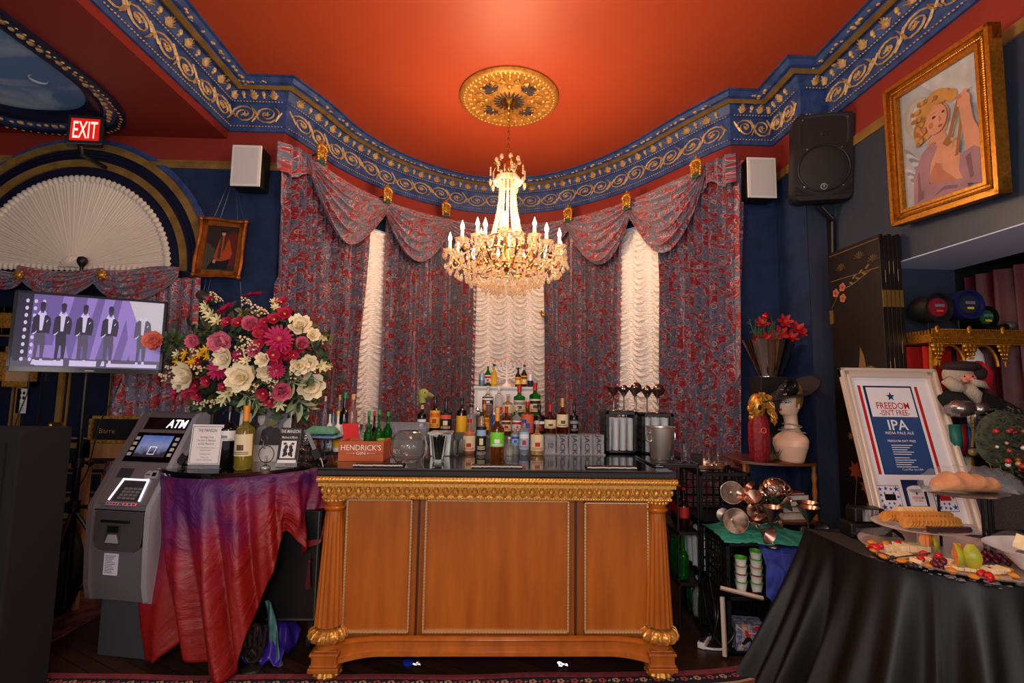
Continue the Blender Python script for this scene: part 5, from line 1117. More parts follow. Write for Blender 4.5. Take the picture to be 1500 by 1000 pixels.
MC=Vector((.055,3.985,4.05));t=thing('ceiling_medallion','round gilded plaster ceiling rose above the chandelier','ceiling rose',MC)
mbk=M('medallion_gold',(206,142,62),.45,.45,var=((160,100,40),30,3,.2));mdk=M('medallion_dark_leaf',(66,52,52),.5)
p=MB();p.lathe([(.425,0),(.43,-.012),(.415,-.028),(.395,-.034),(.375,-.026),(.36,-.03),(.34,-.022),(.30,-.016),(.15,-.018),(.13,-.03),(.06,-.035),(.05,-.03),(.001,-.03)][::-1],MC,96);p.build('disc',mbk,t)
p=MB()
for k in range(64):
 a=2*PI*k/64;p.ball(MC+Vector((.385*math.cos(a),.385*math.sin(a),-.034)),.013,0,6,4,(1,1,.6))
 if k%2==0:
  for r in(.345,.33):p.ball(MC+Vector((r*math.cos(a),r*math.sin(a),-.026)),.012,0,6,4,(1,1,.7))
for k in range(8):
 a0=2*PI*k/8
 for s_ in(-1,1):
  pts=[]
  for q in range(18):
   t_=q/17;aa=a0+s_*(.06+.26*t_+.10*math.sin(t_*5));rr=.16+.13*math.sin(t_*2.6);pts.append(MC+Vector((rr*math.cos(aa),rr*math.sin(aa),-.022)))
  p.tube(pts,[.011*(1-.6*q/17)for q in range(18)],6)
  pts=[MC+Vector(((.25+.035*(1-q/14)*math.cos(q*.8*s_))*math.cos(a0+s_*.22)-(.035*(1-q/14)*math.sin(q*.8*s_))*math.sin(a0+s_*.22),(.25+.035*(1-q/14)*math.cos(q*.8*s_))*math.sin(a0+s_*.22)+(.035*(1-q/14)*math.sin(q*.8*s_))*math.cos(a0+s_*.22),-.024))for q in range(14)];p.tube(pts,.007,5)
 p.ball(MC+Vector((.20*math.cos(a0),.20*math.sin(a0),-.022)),.022,0,8,5,(1,1,.7));p.ball(MC+Vector((.30*math.cos(a0),.30*math.sin(a0),-.022)),.018,0,8,5,(1,1,.7))
p.build('raised_scrolls',goldb,t)
for k in range(4):
 a0=PI/4+k*PI/2;p=MB()
 for j in range(-3,4):
  aa=a0+j*.16;r0=.185;d_=Vector((math.cos(a0+j*.42),math.sin(a0+j*.42),0));b0=MC+Vector((r0*math.cos(a0),r0*math.sin(a0),-.028));L_=.115-.012*abs(j)
  p.tube([b0,b0+d_*L_*.55,b0+d_*L_],[.006,.014,.003],6)
 p.build('acanthus_leaf',mdk,t)
p=MB()
for k in range(20):
 a=2*PI*k/20;p.tube([MC+Vector((.065*math.cos(a),.065*math.sin(a),-.036)),MC+Vector((.10*math.cos(a),.10*math.sin(a),-.040)),MC+Vector((.135*math.cos(a),.135*math.sin(a),-.030))],[.006,.009,.005],5)
p.build('centre_petals',mdk,t)
CC=Vector((.055,3.985,0));crys=M('crystal_glass',(255,226,190),.03,trans=.75,ior=1.5,emit=.05);crys2=M('crystal_bead',(255,220,178),.08,.1,trans=.3,emit=.04)
zz=lambda py:at(743,py,Y=CC.y).z
ch=thing('chandelier','brass and crystal chandelier with lit candle bulbs hanging in the bay','chandelier',(CC.x,CC.y,zz(360)))
p=MB();p.lathe([(.001,-.085),(.012,-.08),(.02,-.06),(.05,-.035),(.075,-.01),(.07,0)],(CC.x,CC.y,4.02),32,flute=lambda w,k:1+.04*math.cos(w*16));p.build('canopy',brass,ch)
p=MB();z=3.94;zt=zz(236);k=0
while z>zt:
 pts=[(CC.x+(.010*math.cos(a)if k%2 else 0),CC.y+(0 if k%2 else .010*math.cos(a)),z+.019*math.sin(a))for a in[q*PI/5 for q in range(10)]];p.tube(pts,.0028,6,closed=True);z-=.030;k+=1
p.build('chain',brass,ch,stuff=False)
zc1=zz(262)
p=MB();p.lathe([(.012,zz(236)),(.02,zz(240)),(.03,zz(252)),(.05,zc1),(.045,zz(268)),(.02,zz(275))][::-1],(CC.x,CC.y,0),24);p.tube([(CC.x,CC.y,zz(236)),(CC.x,CC.y,zz(400))],.011,10);p.build('stem',brass,ch)
drop_m=None
def drop_mesh(L_=.05,R=.014):
 q=MB();q.lathe([(.0005,0),(R*.45,-L_*.2),(R,-L_*.62),(R*.75,-L_*.86),(.0005,-L_)][::-1],(0,0,0),7);return q
for k in range(8):
 a=2*PI*k/8+.2;d_=Vector((math.cos(a),math.sin(a),0));R0=.13
 p=MB();b0=Vector((CC.x,CC.y,zz(262)))
 p.tube([b0+d_*.02,b0+d_*.07+Vector((0,0,.05)),b0+d_*.10+Vector((0,0,.12)),b0+d_*R0+Vector((0,0,.13)),b0+d_*(R0+.02)+Vector((0,0,.09))],.005,6);ar=p.build('crown_branch',brass,ch)
 q=MB()
 for j in range(4):q.ball(b0+d_*(R0+.02)+Vector((0,0,.08-.020*j)),.009,0,8,6)
 q.lathe([(.0005,0),(.008,.014),(.016,.04),(.010,.055),(.0005,.07)],b0+d_*(R0+.02)+Vector((0,0,-.08)),8)
 q.ball(b0+d_*.10+Vector((0,0,.16)),.018,0,8,6,(1,1,1.3));q.ball(b0+d_*.06+Vector((0,0,.06)),.015,0,8,6)
 q.build('crystal_drops',crys,ar)
p=MB()
for k in range(26):
 a=2*PI*k/26
 for j in range(3):p.ball((CC.x+(.085+.014*j)*math.cos(a),CC.y+(.085+.014*j)*math.sin(a),zz(262)+.012-.022*j),.013,0,6,5)
p.build('bead_ring',crys2,ch)
z0_,z1_=zz(268),zz(352)
for k in range(12):
 a=2*PI*k/12;p=MB();n=24
 for j in range(n):
  t_=j/(n-1);r=.062+.078*t_**2.0;p.ball((CC.x+r*math.cos(a),CC.y+r*math.sin(a),z0_+(z1_-z0_)*t_),.0115+.003*t_,0,6,4)
 p.build('bead_strand',crys2,ch)
zr=zz(372)
p=MB();p.tube([(CC.x+.19*math.cos(a),CC.y+.19*math.sin(a),z1_)for a in[q*PI/16 for q in range(32)]],.008,8,closed=True);p.tube([(CC.x+.26*math.cos(a),CC.y+.26*math.sin(a),zz(395))for a in[q*PI/16 for q in range(32)]],.007,8,closed=True)
p.lathe([(.02,zz(398)),(.06,zz(392)),(.075,zz(385)),(.05,zz(376)),(.02,zz(366))],(CC.x,CC.y,0),24);p.build('ring_frame',brass,ch)
p=MB()
for k in range(12):
 a=2*PI*k/12
 p.tube([(CC.x+.19*math.cos(a),CC.y+.19*math.sin(a),z1_),(CC.x+.23*math.cos(a),CC.y+.23*math.sin(a),zz(375)),(CC.x+.26*math.cos(a),CC.y+.26*math.sin(a),zz(395))],.004,5)
p.build('ring_struts',brass,ch)
wax=M('candle_tube_white',(255,238,214),.4,emit=.55);bulb=M('candle_bulb',(255,228,190),.3,emit=14)
def arm(a,R,ztop,zroot):
 d_=Vector((math.cos(a),math.sin(a),0));b0=Vector((CC.x,CC.y,0))
 pts=[]
 for q in range(15):
  t_=q/14;pts.append(b0+d_*(.07+(R-.07)*t_)+Vector((0,0,zroot-.07*math.sin(PI*t_*.95)*1.1+(ztop-.02-zroot)*t_**2.6)))
 p=MB();p.tube(pts,.0065,7)
 sp_=[b0+d_*(R*.55+.03*(1-q/16)*math.cos(q*.6))+Vector((0,0,zroot-.005+.03*(1-q/16)*math.sin(q*.6)))for q in range(16)];p.tube(sp_,.004,5);o=p.build('arm',brass,ch)
 c=b0+d_*R
 p=MB();p.lathe([(.010,-.012),(.035,.004),(.052,.018),(.056,.026),(.050,.024),(.030,.010),(.010,.006)],(c.x,c.y,ztop-.02),32,flute=lambda w,k:1+.10*math.cos(w*7));p.build('bobeche',crys,o)
 p=MB();p.lathe([(.0135,0),(.0135,.085),(.001,.088)],(c.x,c.y,ztop-.015),12);p.build('candle_tube',wax,o)
 p=MB();p.lathe([(.008,0),(.0165,.022),(.016,.036),(.007,.062),(.001,.082)],(c.x,c.y,ztop+.072),12);p.build('bulb',bulb,o)
 p=MB()
 for q in range(7):
  w=2*PI*q/7+a;bp_=Vector((c.x+.05*math.cos(w),c.y+.05*math.sin(w),ztop-.0));p.ball(bp_+Vector((0,0,-.012)),.006,0,6,4);p.lathe([(.0005,-.060),(.0075,-.052),(.012,-.036),(.008,-.018),(.0005,-.006)],bp_+Vector((0,0,-.014)),6)
 p.build('pendants',crys,o)
for k in range(12):arm(2*PI*k/12+.16,.455 if k%2 else .475,zz(367)-(.0 if k%2 else .03),zz(388))
for k in range(6):arm(2*PI*k/6+.45,.27,zz(352),zz(374))
dm_=drop_mesh(.062,.017).build('crystal_pendant',crys,ch);first=[True];cnt=0;rest=MB()
tiers=[(.50,zz(388),44),(.42,zz(396),38),(.34,zz(402),34),(.27,zz(408),30),(.20,zz(414),22),(.13,zz(418),14),(.06,zz(421),8)]
cand=[]
for R,z,n in tiers:
 for k in range(n):a=2*PI*k/n+R*7;cand.append((CC.x+(R+R_(-.02,.02))*math.cos(a),CC.y+(R+R_(-.02,.02))*math.sin(a),z+R_(-.025,.025),R_(.75,1.15)))
for k in range(70):
 a=R_(0,2*PI);R=R_(.1,.45);cand.append((CC.x+R*math.cos(a),CC.y+R*math.sin(a),zz(380)-R_(0,.05),R_(.7,1)))
cand.sort(key=lambda q:q[1])
for(x,y,z,s_)in cand:
 if cnt<100:
  if cnt==0:o=dm_
  else:o=dm_.copy();C.objects.link(o)
  o.location=Vector((x,y,z))-Vector(ch.location);o.scale=(s_,)*3;dm_.data=dm_.data;cnt+=1
 else:
  q=drop_mesh(.062*s_,.017*s_);rest.add([Vector(v)+Vector((x,y,z))for v in q.v],q.f)
for v in dm_.data.vertices:v.co=v.co+Vector(ch.location)
rest.build('crystal_pendant_mass',crys,ch,stuff=True)
p=MB()
for R,z,n in((.47,zz(378),12),(.27,zz(398),12)):
 p=MB()
 for k in range(n):
  a0,a1=2*PI*k/n,2*PI*(k+1)/n
  for j in range(10):
   t_=j/10;a=a0+(a1-a0)*t_;p.ball((CC.x+R*math.cos(a),CC.y+R*math.sin(a),z-.10*4*t_*(1-t_)*.6),.010,0,6,4)
 p.build('bead_garland',crys2,ch)
p=MB()
for k in range(10):
 a=2*PI*k/10
 for s_ in(0,1):p.tube([(CC.x+.14*math.cos(a+.1*s_),CC.y+.14*math.sin(a+.1*s_),zz(410)),(CC.x+(.17+.05*s_)*math.cos(a),CC.y+(.17+.05*s_)*math.sin(a),zz(432))],[.006,.002],5)
p.build('glass_spears',crys,ch)
VC=Vector((-1.60,3.30,TZ));fa=thing('flower_arrangement','huge arrangement of pink, magenta, cream and yellow silk flowers on the round table','flowers',(VC.x,VC.y,VC.z+.002))
p=MB();p.lathe([(.07,.002),(.075,.01),(.06,.03),(.05,.10),(.085,.24),(.075,.25),(.045,.11),(.001,.08)],VC,28);p.build('vase',M('dull_silver_vase',(120,112,104),.3,.9),fa)
lf=[M('leaf_green',(58,82,48),.55),M('leaf_dark',(34,58,38),.55),M('leaf_olive',(112,108,58),.55),M('leaf_pale_edge',(170,176,130),.55)]
def petal_mesh(layers,cmi=None,centre=None):
 """layers: (n, length, width, tilt, cup, phase, rad0)"""
 p=MB()
 for(n,L_,w,tilt,cup,ph,r0)in layers:
  for k in range(n):
   a=2*PI*k/n+ph+R_(-.08,.08);ca,sa=math.cos(a),math.sin(a);vs=[];fs=[];tl=tilt+R_(-.1,.1)
   for j in range(4):
    t_=j/3;wd_=w*(math.sin(PI*(.12+.78*t_)))**.8;rr=r0+L_*t_*math.cos(tl+cup*t_);zz_=L_*t_*math.sin(tl+cup*t_)
    for e in(-1,0,1):
     yy=e*wd_/2;z2=zz_+(abs(e)*w*.14);vs.append((rr*ca-yy*sa,rr*sa+yy*ca,z2))
   for j in range(3):
    for e in(0,1):fs.append((j*3+e,j*3+e+1,j*3+e+4,j*3+e+3))
   p.add(vs,fs,0)
 if centre:
  for(r,z,n,R)in centre:
   for k in range(n):a=2*PI*k/max(n,1);p.ball((R*math.cos(a),R*math.sin(a),z),r,1,6,4)
 return p
random.seed(21)
PR={}
def proto(kind,mats,mb):
 me=mb.build(kind,mats,fa,ang=70);C.objects.unlink(me);PR[kind]=me.data;bpy.data.objects.remove(me)
 for v in PR[kind].vertices:v.co=v.co+Vector(fa.location)
rose_l=[(6,.95,.95,.15,.7,0,.05),(5,.8,.85,.5,.7,.5,.04),(5,.62,.7,.85,.6,.2,.03),(4,.45,.55,1.15,.5,.8,.02),(3,.32,.4,1.35,.3,.1,.01)]
yel=M('stamen_yellow',(226,190,90),.6)
for nm,c,c2 in(('coral_rose',(246,160,138),(228,122,104)),('pink_rose',(232,128,156),(208,88,124)),('cream_peony',(248,236,208),(232,214,176)),('blush_peony',(236,150,170),(214,110,140))):
 proto(nm,[M(nm+'_petal',c,.6,var=(c2,18,2,.2)),yel],petal_mesh(rose_l if 'rose' in nm or 'blush' in nm else[(7,1.0,.8,.1,.4,0,.05),(6,.8,.7,.4,.5,.4,.04),(5,.55,.55,.8,.5,.1,.03)],centre=[(.06,.25,6,.08)]))
mag=M('magenta_petal',(190,24,92),.6,var=((160,14,70),12,2,.2));crim=M('crimson_petal',(188,22,68),.6,var=((150,12,46),12,2,.2))
proto('magenta_daisy',[mag,M('daisy_eye',(200,130,90),.7)],petal_mesh([(18,.95,.26,.08,.1,0,.1),(14,.75,.22,.3,.1,.1,.08),(10,.45,.2,.6,.1,0,.05)],centre=[(.10,.05,1,0),(.05,.1,7,.12)]))
proto('crimson_blossom',[crim,yel],petal_mesh([(5,.95,.95,.15,.35,0,.05),(5,.6,.6,.5,.4,.6,.04)],centre=[(.08,.1,5,.07)]))
proto('cream_star_flower',[M('cream_star_petal',(228,216,166),.6),M('star_centre_green',(170,170,90),.6)],petal_mesh([(7,.95,.34,.2,.2,0,.05),(6,.7,.3,.5,.1,.4,.03)],centre=[(.07,.1,4,.07)]))
proto('yellow_star_flower',[M('yellow_petal',(240,178,20),.55),yel],petal_mesh([(6,1.0,.36,.2,.1,0,.04)],centre=[(.05,.12,3,.06)]))
p=MB()
for k in range(16):v=Vector((R_(-1,1),R_(-1,1),R_(-.3,.8))).normalized()*R_(.45,1);p.ball(v,.17,0,7,5)
for k in range(8):v=Vector((R_(-1,1),R_(-1,1),R_(0,.8))).normalized()*.8;p.tube([(0,0,-.8),v],.03,4,1)
proto('berry_cluster',[M('cream_berry',(232,208,168),.4),lf[2]],p)
def leaf(mb,o,d,L_,w,mi):
 d=d.normalized();s_=d.cross(Vector((R_(-.3,.3),-1,R_(-.3,.3)))).normalized();n_=s_.cross(d).normalized();vs=[]
 for j,(t_,ww)in enumerate(((0,.08),(.3,.85),(.62,.9),(.86,.45),(1,.02))):
  c=o+d*L_*t_+n_*(.12*L_*math.sin(t_*3));
  for e in(-1,0,1):vs.append(c+s_*(w*ww*.5*e)+n_*(abs(e)*w*.12))
 mb.add(vs,[(j*3+e,j*3+e+1,j*3+e+4,j*3+e+3)for j in range(4)for e in(0,1)],mi)
for q,(m1,edge)in enumerate(((lf[0],0),(lf[1],0),(lf[2],0),(lf[1],1))):
 p=MB()
 for k in range(11):
  a=R_(0,2*PI);d=Vector((math.cos(a)*.9,math.sin(a)*.9,R_(-.1,.8)));b0=Vector((0,0,R_(-.5,.3)))
  leaf(p,b0,d,R_(.7,1.2),.42,0)
  if edge:leaf(p,b0+Vector((0,0,.012)),d,R_(.5,.8),.24,1)
  p.tube([(0,0,-1),b0],.03,4,0)
 proto(('green_leaf_spray','dark_leaf_spray','olive_leaf_spray','variegated_leaf_spray')[q],[lf[3],lf[1]]if edge else[m1],p)
def flower(kind,cx,cy,r,face=None,name=None):
 px,py=200+.2*cx,400+.2*cy
 ex,ez=(px-352)/125,(py-520)/92;rr=min(1,ex*ex+ez*ez);dep=math.sqrt(max(0,1-rr))
 Y=VC.y-.05-.36*dep+R_(-.03,.03);Y=min(Y,3.0+.1*max(0,px-215)/45)if px<262 else Y;P=at(px,py,Y=Y);s_=r*.2*Y/712*1.22
 o=bpy.data.objects.new(kind,PR[kind]);C.objects.link(o);o.parent=fa;o.location=P-Vector(fa.location);o.scale=(s_,)*3
 n=face or Vector((ex*.75,-.8-.3*dep,-ez*.6));n=Vector(n)+Vector((R_(-.25,.25),0,R_(-.25,.25)))
 o.rotation_euler=n.to_track_quat('Z','Y').to_euler();
 return o
up=Vector((0,-.35,1))
flower('coral_rose',140,505,76,Vector((.15,-1,.35)));flower('coral_rose',150,515,50,Vector((.1,-1,-.2)))
for a in((440,500,60),(840,385,68),(870,565,56),(1055,860,78),(1215,520,55)):flower('pink_rose',*a)
flower('blush_peony',640,510,92)
flower('magenta_daisy',860,168,66,up);flower('magenta_daisy',655,268,62,Vector((-.2,-.6,.8)))
for a in((1045,480,80),(600,705,64),(1025,712,50),(740,600,34)):flower('magenta_daisy',*a)
for a in((925,430,60),(955,462,45),(1010,340,44),(1085,300,48),(1060,215,40),(1110,285,34),(670,360,38),(745,365,40),(520,785,40),(440,820,50),(390,860,50),(300,870,40),(450,885,44),(640,830,34),(1085,540,50),(1000,600,48),(1030,645,44),(1090,590,42),(1150,600,34),(1190,552,34),(900,520,36),(930,880,44),(978,930,44),(540,200,30),(455,655,34),(290,900,24),(940,360,34)):flower('crimson_blossom',*a)
for a in((390,740,90),(775,765,92),(660,620,72),(1195,390,74),(1288,455,46),(1275,822,88),(1190,680,62),(1262,655,56),(950,720,56),(930,635,48),(325,805,52),(830,725,50)):flower('cream_peony',*a)
for a in((545,310,48),(515,270,42),(590,350,46),(500,240,34),(660,885,56),(705,850,44),(630,930,40),(1045,960,46),(1330,490,40),(1370,470,30),(1350,680,44),(1400,680,30),(1010,210,30),(1015,250,30),(300,595,34),(800,640,40)):flower('cream_star_flower',*a)
for a in((300,645,34),(350,615,34),(400,650,34),(345,682,30),(425,640,28),(485,580,34),(520,605,32),(510,555,28),(460,600,28),(360,582,28)):flower('yellow_star_flower',*a)
for a in((795,210,34),(870,262,38),(915,285,38),(560,165,30),(600,195,26),(800,500,44),(845,540,40),(820,590,42),(760,565,36),(430,580,34),(450,700,40),(470,960,38),(205,760,34),(255,700,34),(745,660,34),(842,830,40),(990,800,36),(560,640,30),(695,705,30),(1000,890,30),(545,945,36),(1150,742,36),(1290,700,30)):flower('berry_cluster',*a)
lk=['green_leaf_spray','dark_leaf_spray','olive_leaf_spray','variegated_leaf_spray']
for k,a in enumerate([(175,478,44,0),(165,540,36,0),(225,462,50,0),(270,492,46,0),(335,480,50,0),(380,440,40,0),(200,590,44,0),(190,665,46,1),(235,725,46,1),(700,330,50,2),(750,280,40,2),(620,250,36,2),(830,300,46,2),(560,400,50,2),(780,440,70,1),(660,430,60,0),(520,460,60,1),(700,560,60,1),(560,560,60,0),(500,680,60,0),(620,780,70,1),(520,870,60,1),(780,890,80,3),(840,930,70,3),(1110,780,80,3),(1160,920,90,3),(1210,960,70,3),(900,830,70,1),(1080,700,70,0),(1150,480,70,0),(1070,390,60,1),(960,300,60,1),(1130,330,50,0),(1280,560,60,1),(1250,740,70,0),(880,760,70,2),(720,930,60,1),(600,900,50,0),(900,600,60,1),(1130,660,60,1),(400,560,50,2),(340,750,60,1),(300,820,50,0),(1000,520,60,1),(820,660,60,0),(980,860,60,3),(1330,620,50,0),(470,400,50,2),(880,400,60,1)]):
 cx,cy,r,kk=a;o=flower(lk[kk],cx,cy,r*1.25);o.location.y+=.06
heapleaf=MB()
for k in range(420):
 a=R_(0,2*PI);b_=R_(-1,1);rr=R_(.35,1)**.5
 x=VC.x-.02+.50*rr*math.cos(a)*math.cos(b_);z=VC.z+.62+.38*rr*math.sin(b_*1.3);y=VC.y-.02+.26*rr*math.sin(a)*math.cos(b_)
 leaf(heapleaf,Vector((x,y,z)),Vector((R_(-1,1),R_(-1,.2),R_(-.6,1))),R_(.05,.10),.035,k%3)
for k in range(30):
 a=2*PI*k/30;heapleaf.tube([VC+Vector((0,0,.2)),VC+Vector((.3*math.cos(a)*R_(.4,1),.15*math.sin(a),R_(.4,.7)))],.004,4,1)
heapleaf.build('foliage_mass',lf[:3],fa,stuff=True,label='dense green filler foliage')
c=at(303,436,Y=3.95);t=thing('spotlight','small silver spotlight clipped at the door curtain edge','spotlight',c);p=MB();T_=Matrix.Rotation(1.25,3,'Y');p.lathe([(.045,-.07),(.05,-.06),(.05,.04),(.04,.07),(.02,.08)],c,24,T=Matrix.Rotation(1.9,3,'Y'));p.build('can',M('brushed_nickel',(150,142,130),.3,.9),t)
p=MB();p.tube([c,(c.x,4.04,c.z-.02)],.01,8);p.build('clamp',blk,t)
def rug(name,label,pts_fn,x0,x1,y0,y1,bands):
 pass
rg_f=bpy.data.materials.new('rug_field');rg_f.use_nodes=True;N=rg_f.node_tree.nodes;L=rg_f.node_tree.links;b=N['Principled BSDF'];b.inputs['Roughness'].default_value=.95
tc=N.new('ShaderNodeTexCoord');v=N.new('ShaderNodeTexVoronoi');v.inputs['Scale'].default_value=16;L.new(tc.outputs['Object'],v.inputs['Vector'])
r=ramp(N,[(0,(150,60,56)),(.16,(150,60,56)),(.2,(60,44,60)),(.28,(168,140,104)),(1,(150,120,88))]);L.new(v.outputs['Distance'],r.inputs[0])
nz=N.new('ShaderNodeTexNoise');nz.inputs['Scale'].default_value=9;nz.inputs['Detail'].default_value=5;L.new(tc.outputs['Object'],nz.inputs['Vector']);r2=ramp(N,[(0,(0,0,0)),(.5,(0,0,0)),(.6,(255,255,255)),(1,(255,255,255))]);L.new(nz.outputs[0],r2.inputs[0])
mx=N.new('ShaderNodeMix');mx.data_type='RGBA';L.new(r2.outputs[0],mx.inputs[0]);L.new(r.outputs[0],mx.inputs[6]);mx.inputs[7].default_value=lin((104,60,52));L.new(mx.outputs[2],b.inputs['Base Color'])
rg_r=M('rug_rose_edge',(138,54,62),.95,var=((110,40,48),30,3,.2));rg_n=M('rug_navy_band',(24,22,40),.95);rg_t=M('rug_tan_flower',(176,140,106),.95);rg_p=M('rug_pink_flower',(160,70,70),.95)
t=thing('persian_rug','long rose edged oriental rug lying across the front of the bar','rug',(-.5,2.0,0))
p=MB()
EDX=[(-2.66,2.80),(-2.0,2.775),(-1.2,2.77),(0,2.775),(1.0,2.80),(1.3,2.83),(1.52,2.885)]
def ey(x):
 for(a,b_),(c,d)in zip(EDX,EDX[1:]):
  if a<=x<=c:return b_+(d-b_)*(x-a)/(c-a)
 return EDX[-1][1]
offs=[0,.045,.052,.115,.122,.14,1.5];mids=[0,1,2,1,3,4]
n=60;xs=[-2.66+(1.52+2.66)*k/n for k in range(n+1)]
rows=[[(x,ey(x)-o+.004*math.sin(x*9),.008+.003*math.sin(x*5))for x in xs]for o in offs]
for k in range(len(rows)-1):p.add(rows[k]+rows[k+1],[(i,i+n+1,i+n+2,i+1)for i in range(n)],mids[k])
p.add([(x,ey(x)+.004*math.sin(x*9),.0)for x in xs]+rows[0],[(i,i+n+1,i+n+2,i+1)for i in range(n)],0)
p.build('pile',[rg_r,M('rug_dark_line',(16,12,16),.95),rg_n,rg_t,rg_f],t)
p=MB();F_=lambda x:(Vector((x,ey(x)-.084,.0125)),Vector((1,0,0)),Vector((0,1,0)))
k=0;x=-2.6
while x<1.48:
 F=F_(x);mi=k%2
 for q in range(5):a=q*2*PI/5;p.ell(F,.012*math.cos(a),.012*math.sin(a),.010,.008,0,.001,mi,8)
 p.ell(F,0,0,.006,.006,.001,.001,2,8);p.ell(F,.037,0,.010,.005,0,.001,1-mi,8,.6);x+=.074;k+=1
p.build('border_flowers',[rg_t,rg_p,rg_n],t,False)
mb=MB();mb.box(-4.4,-2.62,3.10,3.95,.001,.010);o=mb.build('door_rug',M('faded_red_rug',(120,66,58),.95,var=((70,36,36),12,6,.1)),smooth=False);tag(o,'faded red patterned rug in front of the navy door','rug')
mb=MB();c=at(598,971,Z=0);mb.lathe([(.03,0),(.032,.008),(.02,.014),(.001,.014)],(c.x,c.y,0),14);tag(mb.build('plastic_disc',M('cobalt_plastic',(20,50,170),.3)),'cobalt blue plastic disc lying on the floor under the bar','disc')
for px,lb in((612,'crumpled silver foil scrap under the bar, beside the blue cap'),(825,'crumpled silver foil scrap under the right part of the bar')):
 c=at(px,976,Z=0);mb=MB()
 for k in range(7):mb.ball((c.x+R_(-.025,.025),c.y+R_(-.015,.015),.010+R_(0,.012)),R_(.006,.014),0,5,4,(1.6,1,.7))
 tag(mb.build('foil_scrap',chrome),lb,'foil','foil scraps under the bar')
crm=M('black_crate_plastic',(17,16,18),.4)
def crate(name_loc,w,d,h,label,open_side='x',rot=0,group='black plastic bottle crates'):
 t=thing('milk_crate',label,'crate',(0,0,0),group);x0,x1,y0,y1=-w/2,w/2,-d/2,d/2;r=.014
 p=MB();p.box(x0,x1,y0,y1,0,.010);
 for z in(0,h-.022):
  p.box(x0,x1,y0,y0+r,z,z+.022);p.box(x0,x1,y1-r,y1,z,z+.022);p.box(x0,x0+r,y0,y1,z,z+.022);p.box(x1-r,x1,y0,y1,z,z+.022)
 for x in(x0,x1-.022):
  for y in(y0,y1-.022):p.box(x,x+.022,y,y+.022,0,h)
 p.build('frame',crm,t,False,bevel=.002)
 def lattice(side):
  q=MB();n=7
  for k in range(1,n):
   f=k/n
   if side=='y0':q.box(x0+w*f-.005,x0+w*f+.005,y0+.002,y0+.010,.02,h-.02)
   if side=='y1':q.box(x0+w*f-.005,x0+w*f+.005,y1-.010,y1-.002,.02,h-.02)
   if side=='x0':q.box(x0+.002,x0+.010,y0+d*f-.005,y0+d*f+.005,.02,h-.02)
   if side=='x1':q.box(x1-.010,x1-.002,y0+d*f-.005,y0+d*f+.005,.02,h-.02)
  for k in range(1,6):
   z=h*k/6;th_=.016 if k in(2,)else .006
   if side=='y0':q.box(x0,x1,y0+.001,y0+.009,z-th_/2,z+th_/2)
   if side=='y1':q.box(x0,x1,y1-.009,y1-.001,z-th_/2,z+th_/2)
   if side=='x0':q.box(x0+.001,x0+.009,y0,y1,z-th_/2,z+th_/2)
   if side=='x1':q.box(x1-.009,x1-.001,y0,y1,z-th_/2,z+th_/2)
  q.build('lattice_side',crm,t,False)
 for s_ in('y0','y1','x0','x1'):
  if s_!=open_side:lattice(s_)
 place(t,name_loc,(0,0,rot));return t
SX,SY=1.545,3.475
for k,lb in enumerate(('black crate at the floor of the stack right of the bar, bottles inside','black crate in the middle of the stack right of the bar, glasses inside','black crate on top of the stack right of the bar, under the round tray')):
 crate((SX,SY,.002+.332*k),.35,.36,.33,lb,'x0')
g_drk=M('smoked_glassware',(190,194,200),.06,trans=.55)
for lev,(zz0,gm,nm,lbl)in enumerate(((.014,g_green,'bottle',None),(.346,g_c if 0 else glass_c,'glass',None))):
 for i in range(3):
  for j in range(4):
   x,y=SX-.15+.085*i,SY-.135+.088*j;
   if lev==0:
    q=MB();P=bprof(.27,.032,'beer');q.lathe(P,(x,y,zz0),12);o=q.build('bottle',[g_green,g_dark,g_clear][(i+j)%3]if i else[g_green,g_clear,g_green,g_dark][j]);tag(o,['green','dark','clear'][0]+' or clear bottle standing in the floor crate right of the bar','bottle','bottles in the floor crate')
    o['label']='bottle standing in the floor crate right of the bar'
   else:
    q=MB();q.lathe([(.028,0),(.034,.22),(.032,.22),(.026,.01),(.001,.008)],(x,y,zz0),12);tag(q.build('tall_glass',M('bright_glassware',(236,240,246),.12,trans=.45)),'tall clear glass standing in the middle crate right of the bar','glass','glasses in the middle crate')
for k,(px,py,lb)in enumerate(((983,742,'cola bottle with red label in the gap right of the bar column'),(986,755,'second cola bottle with red label in the gap right of the bar column'))):
 pass
for k in range(3):
 y=3.35+.10*k;q=thing('cola_bottle',['red capped cola bottle on the dark ledge behind the right bar column, nearest','red capped cola bottle on the dark ledge, between its two neighbours','red capped cola bottle on the dark ledge, nearest the curtain'][k],'bottle',(1.28,y,.62),'cola bottles behind the right bar column')
 m_=MB();m_.lathe(bprof(.26,.034,'beer'),(1.28+.01*k,y,.622),14);m_.build('glass',M('cola_dark',(30,8,8),.12),q);m_=MB();m_.lathe([(.0348,.66-.622+.03),(.0350,.10+.04)],(1.28+.01*k,y,.622),14);m_.build('label',lab['red'],q);m_=MB();m_.lathe([(.013,.245),(.013,.265),(.001,.266)],(1.28+.01*k,y,.622),10);m_.build('cap',capm['red'],q)
for k in range(3):
 y=3.32+.10*k;q=MB();q.lathe(bprof(.27,.035,'beer'),(1.26,y,.302),14);tag(q.build('green_bottle',g_green),['large green soda bottle on the low ledge behind the right bar column, nearest','large green soda bottle on the low ledge, between its two neighbours','large green soda bottle on the low ledge, nearest the curtain'][k],'bottle','green bottles behind the right bar column')
t=thing('side_rack','dark narrow bottle rack between the bar and the crate stack','rack',(1.26,3.45,0));p=MB()
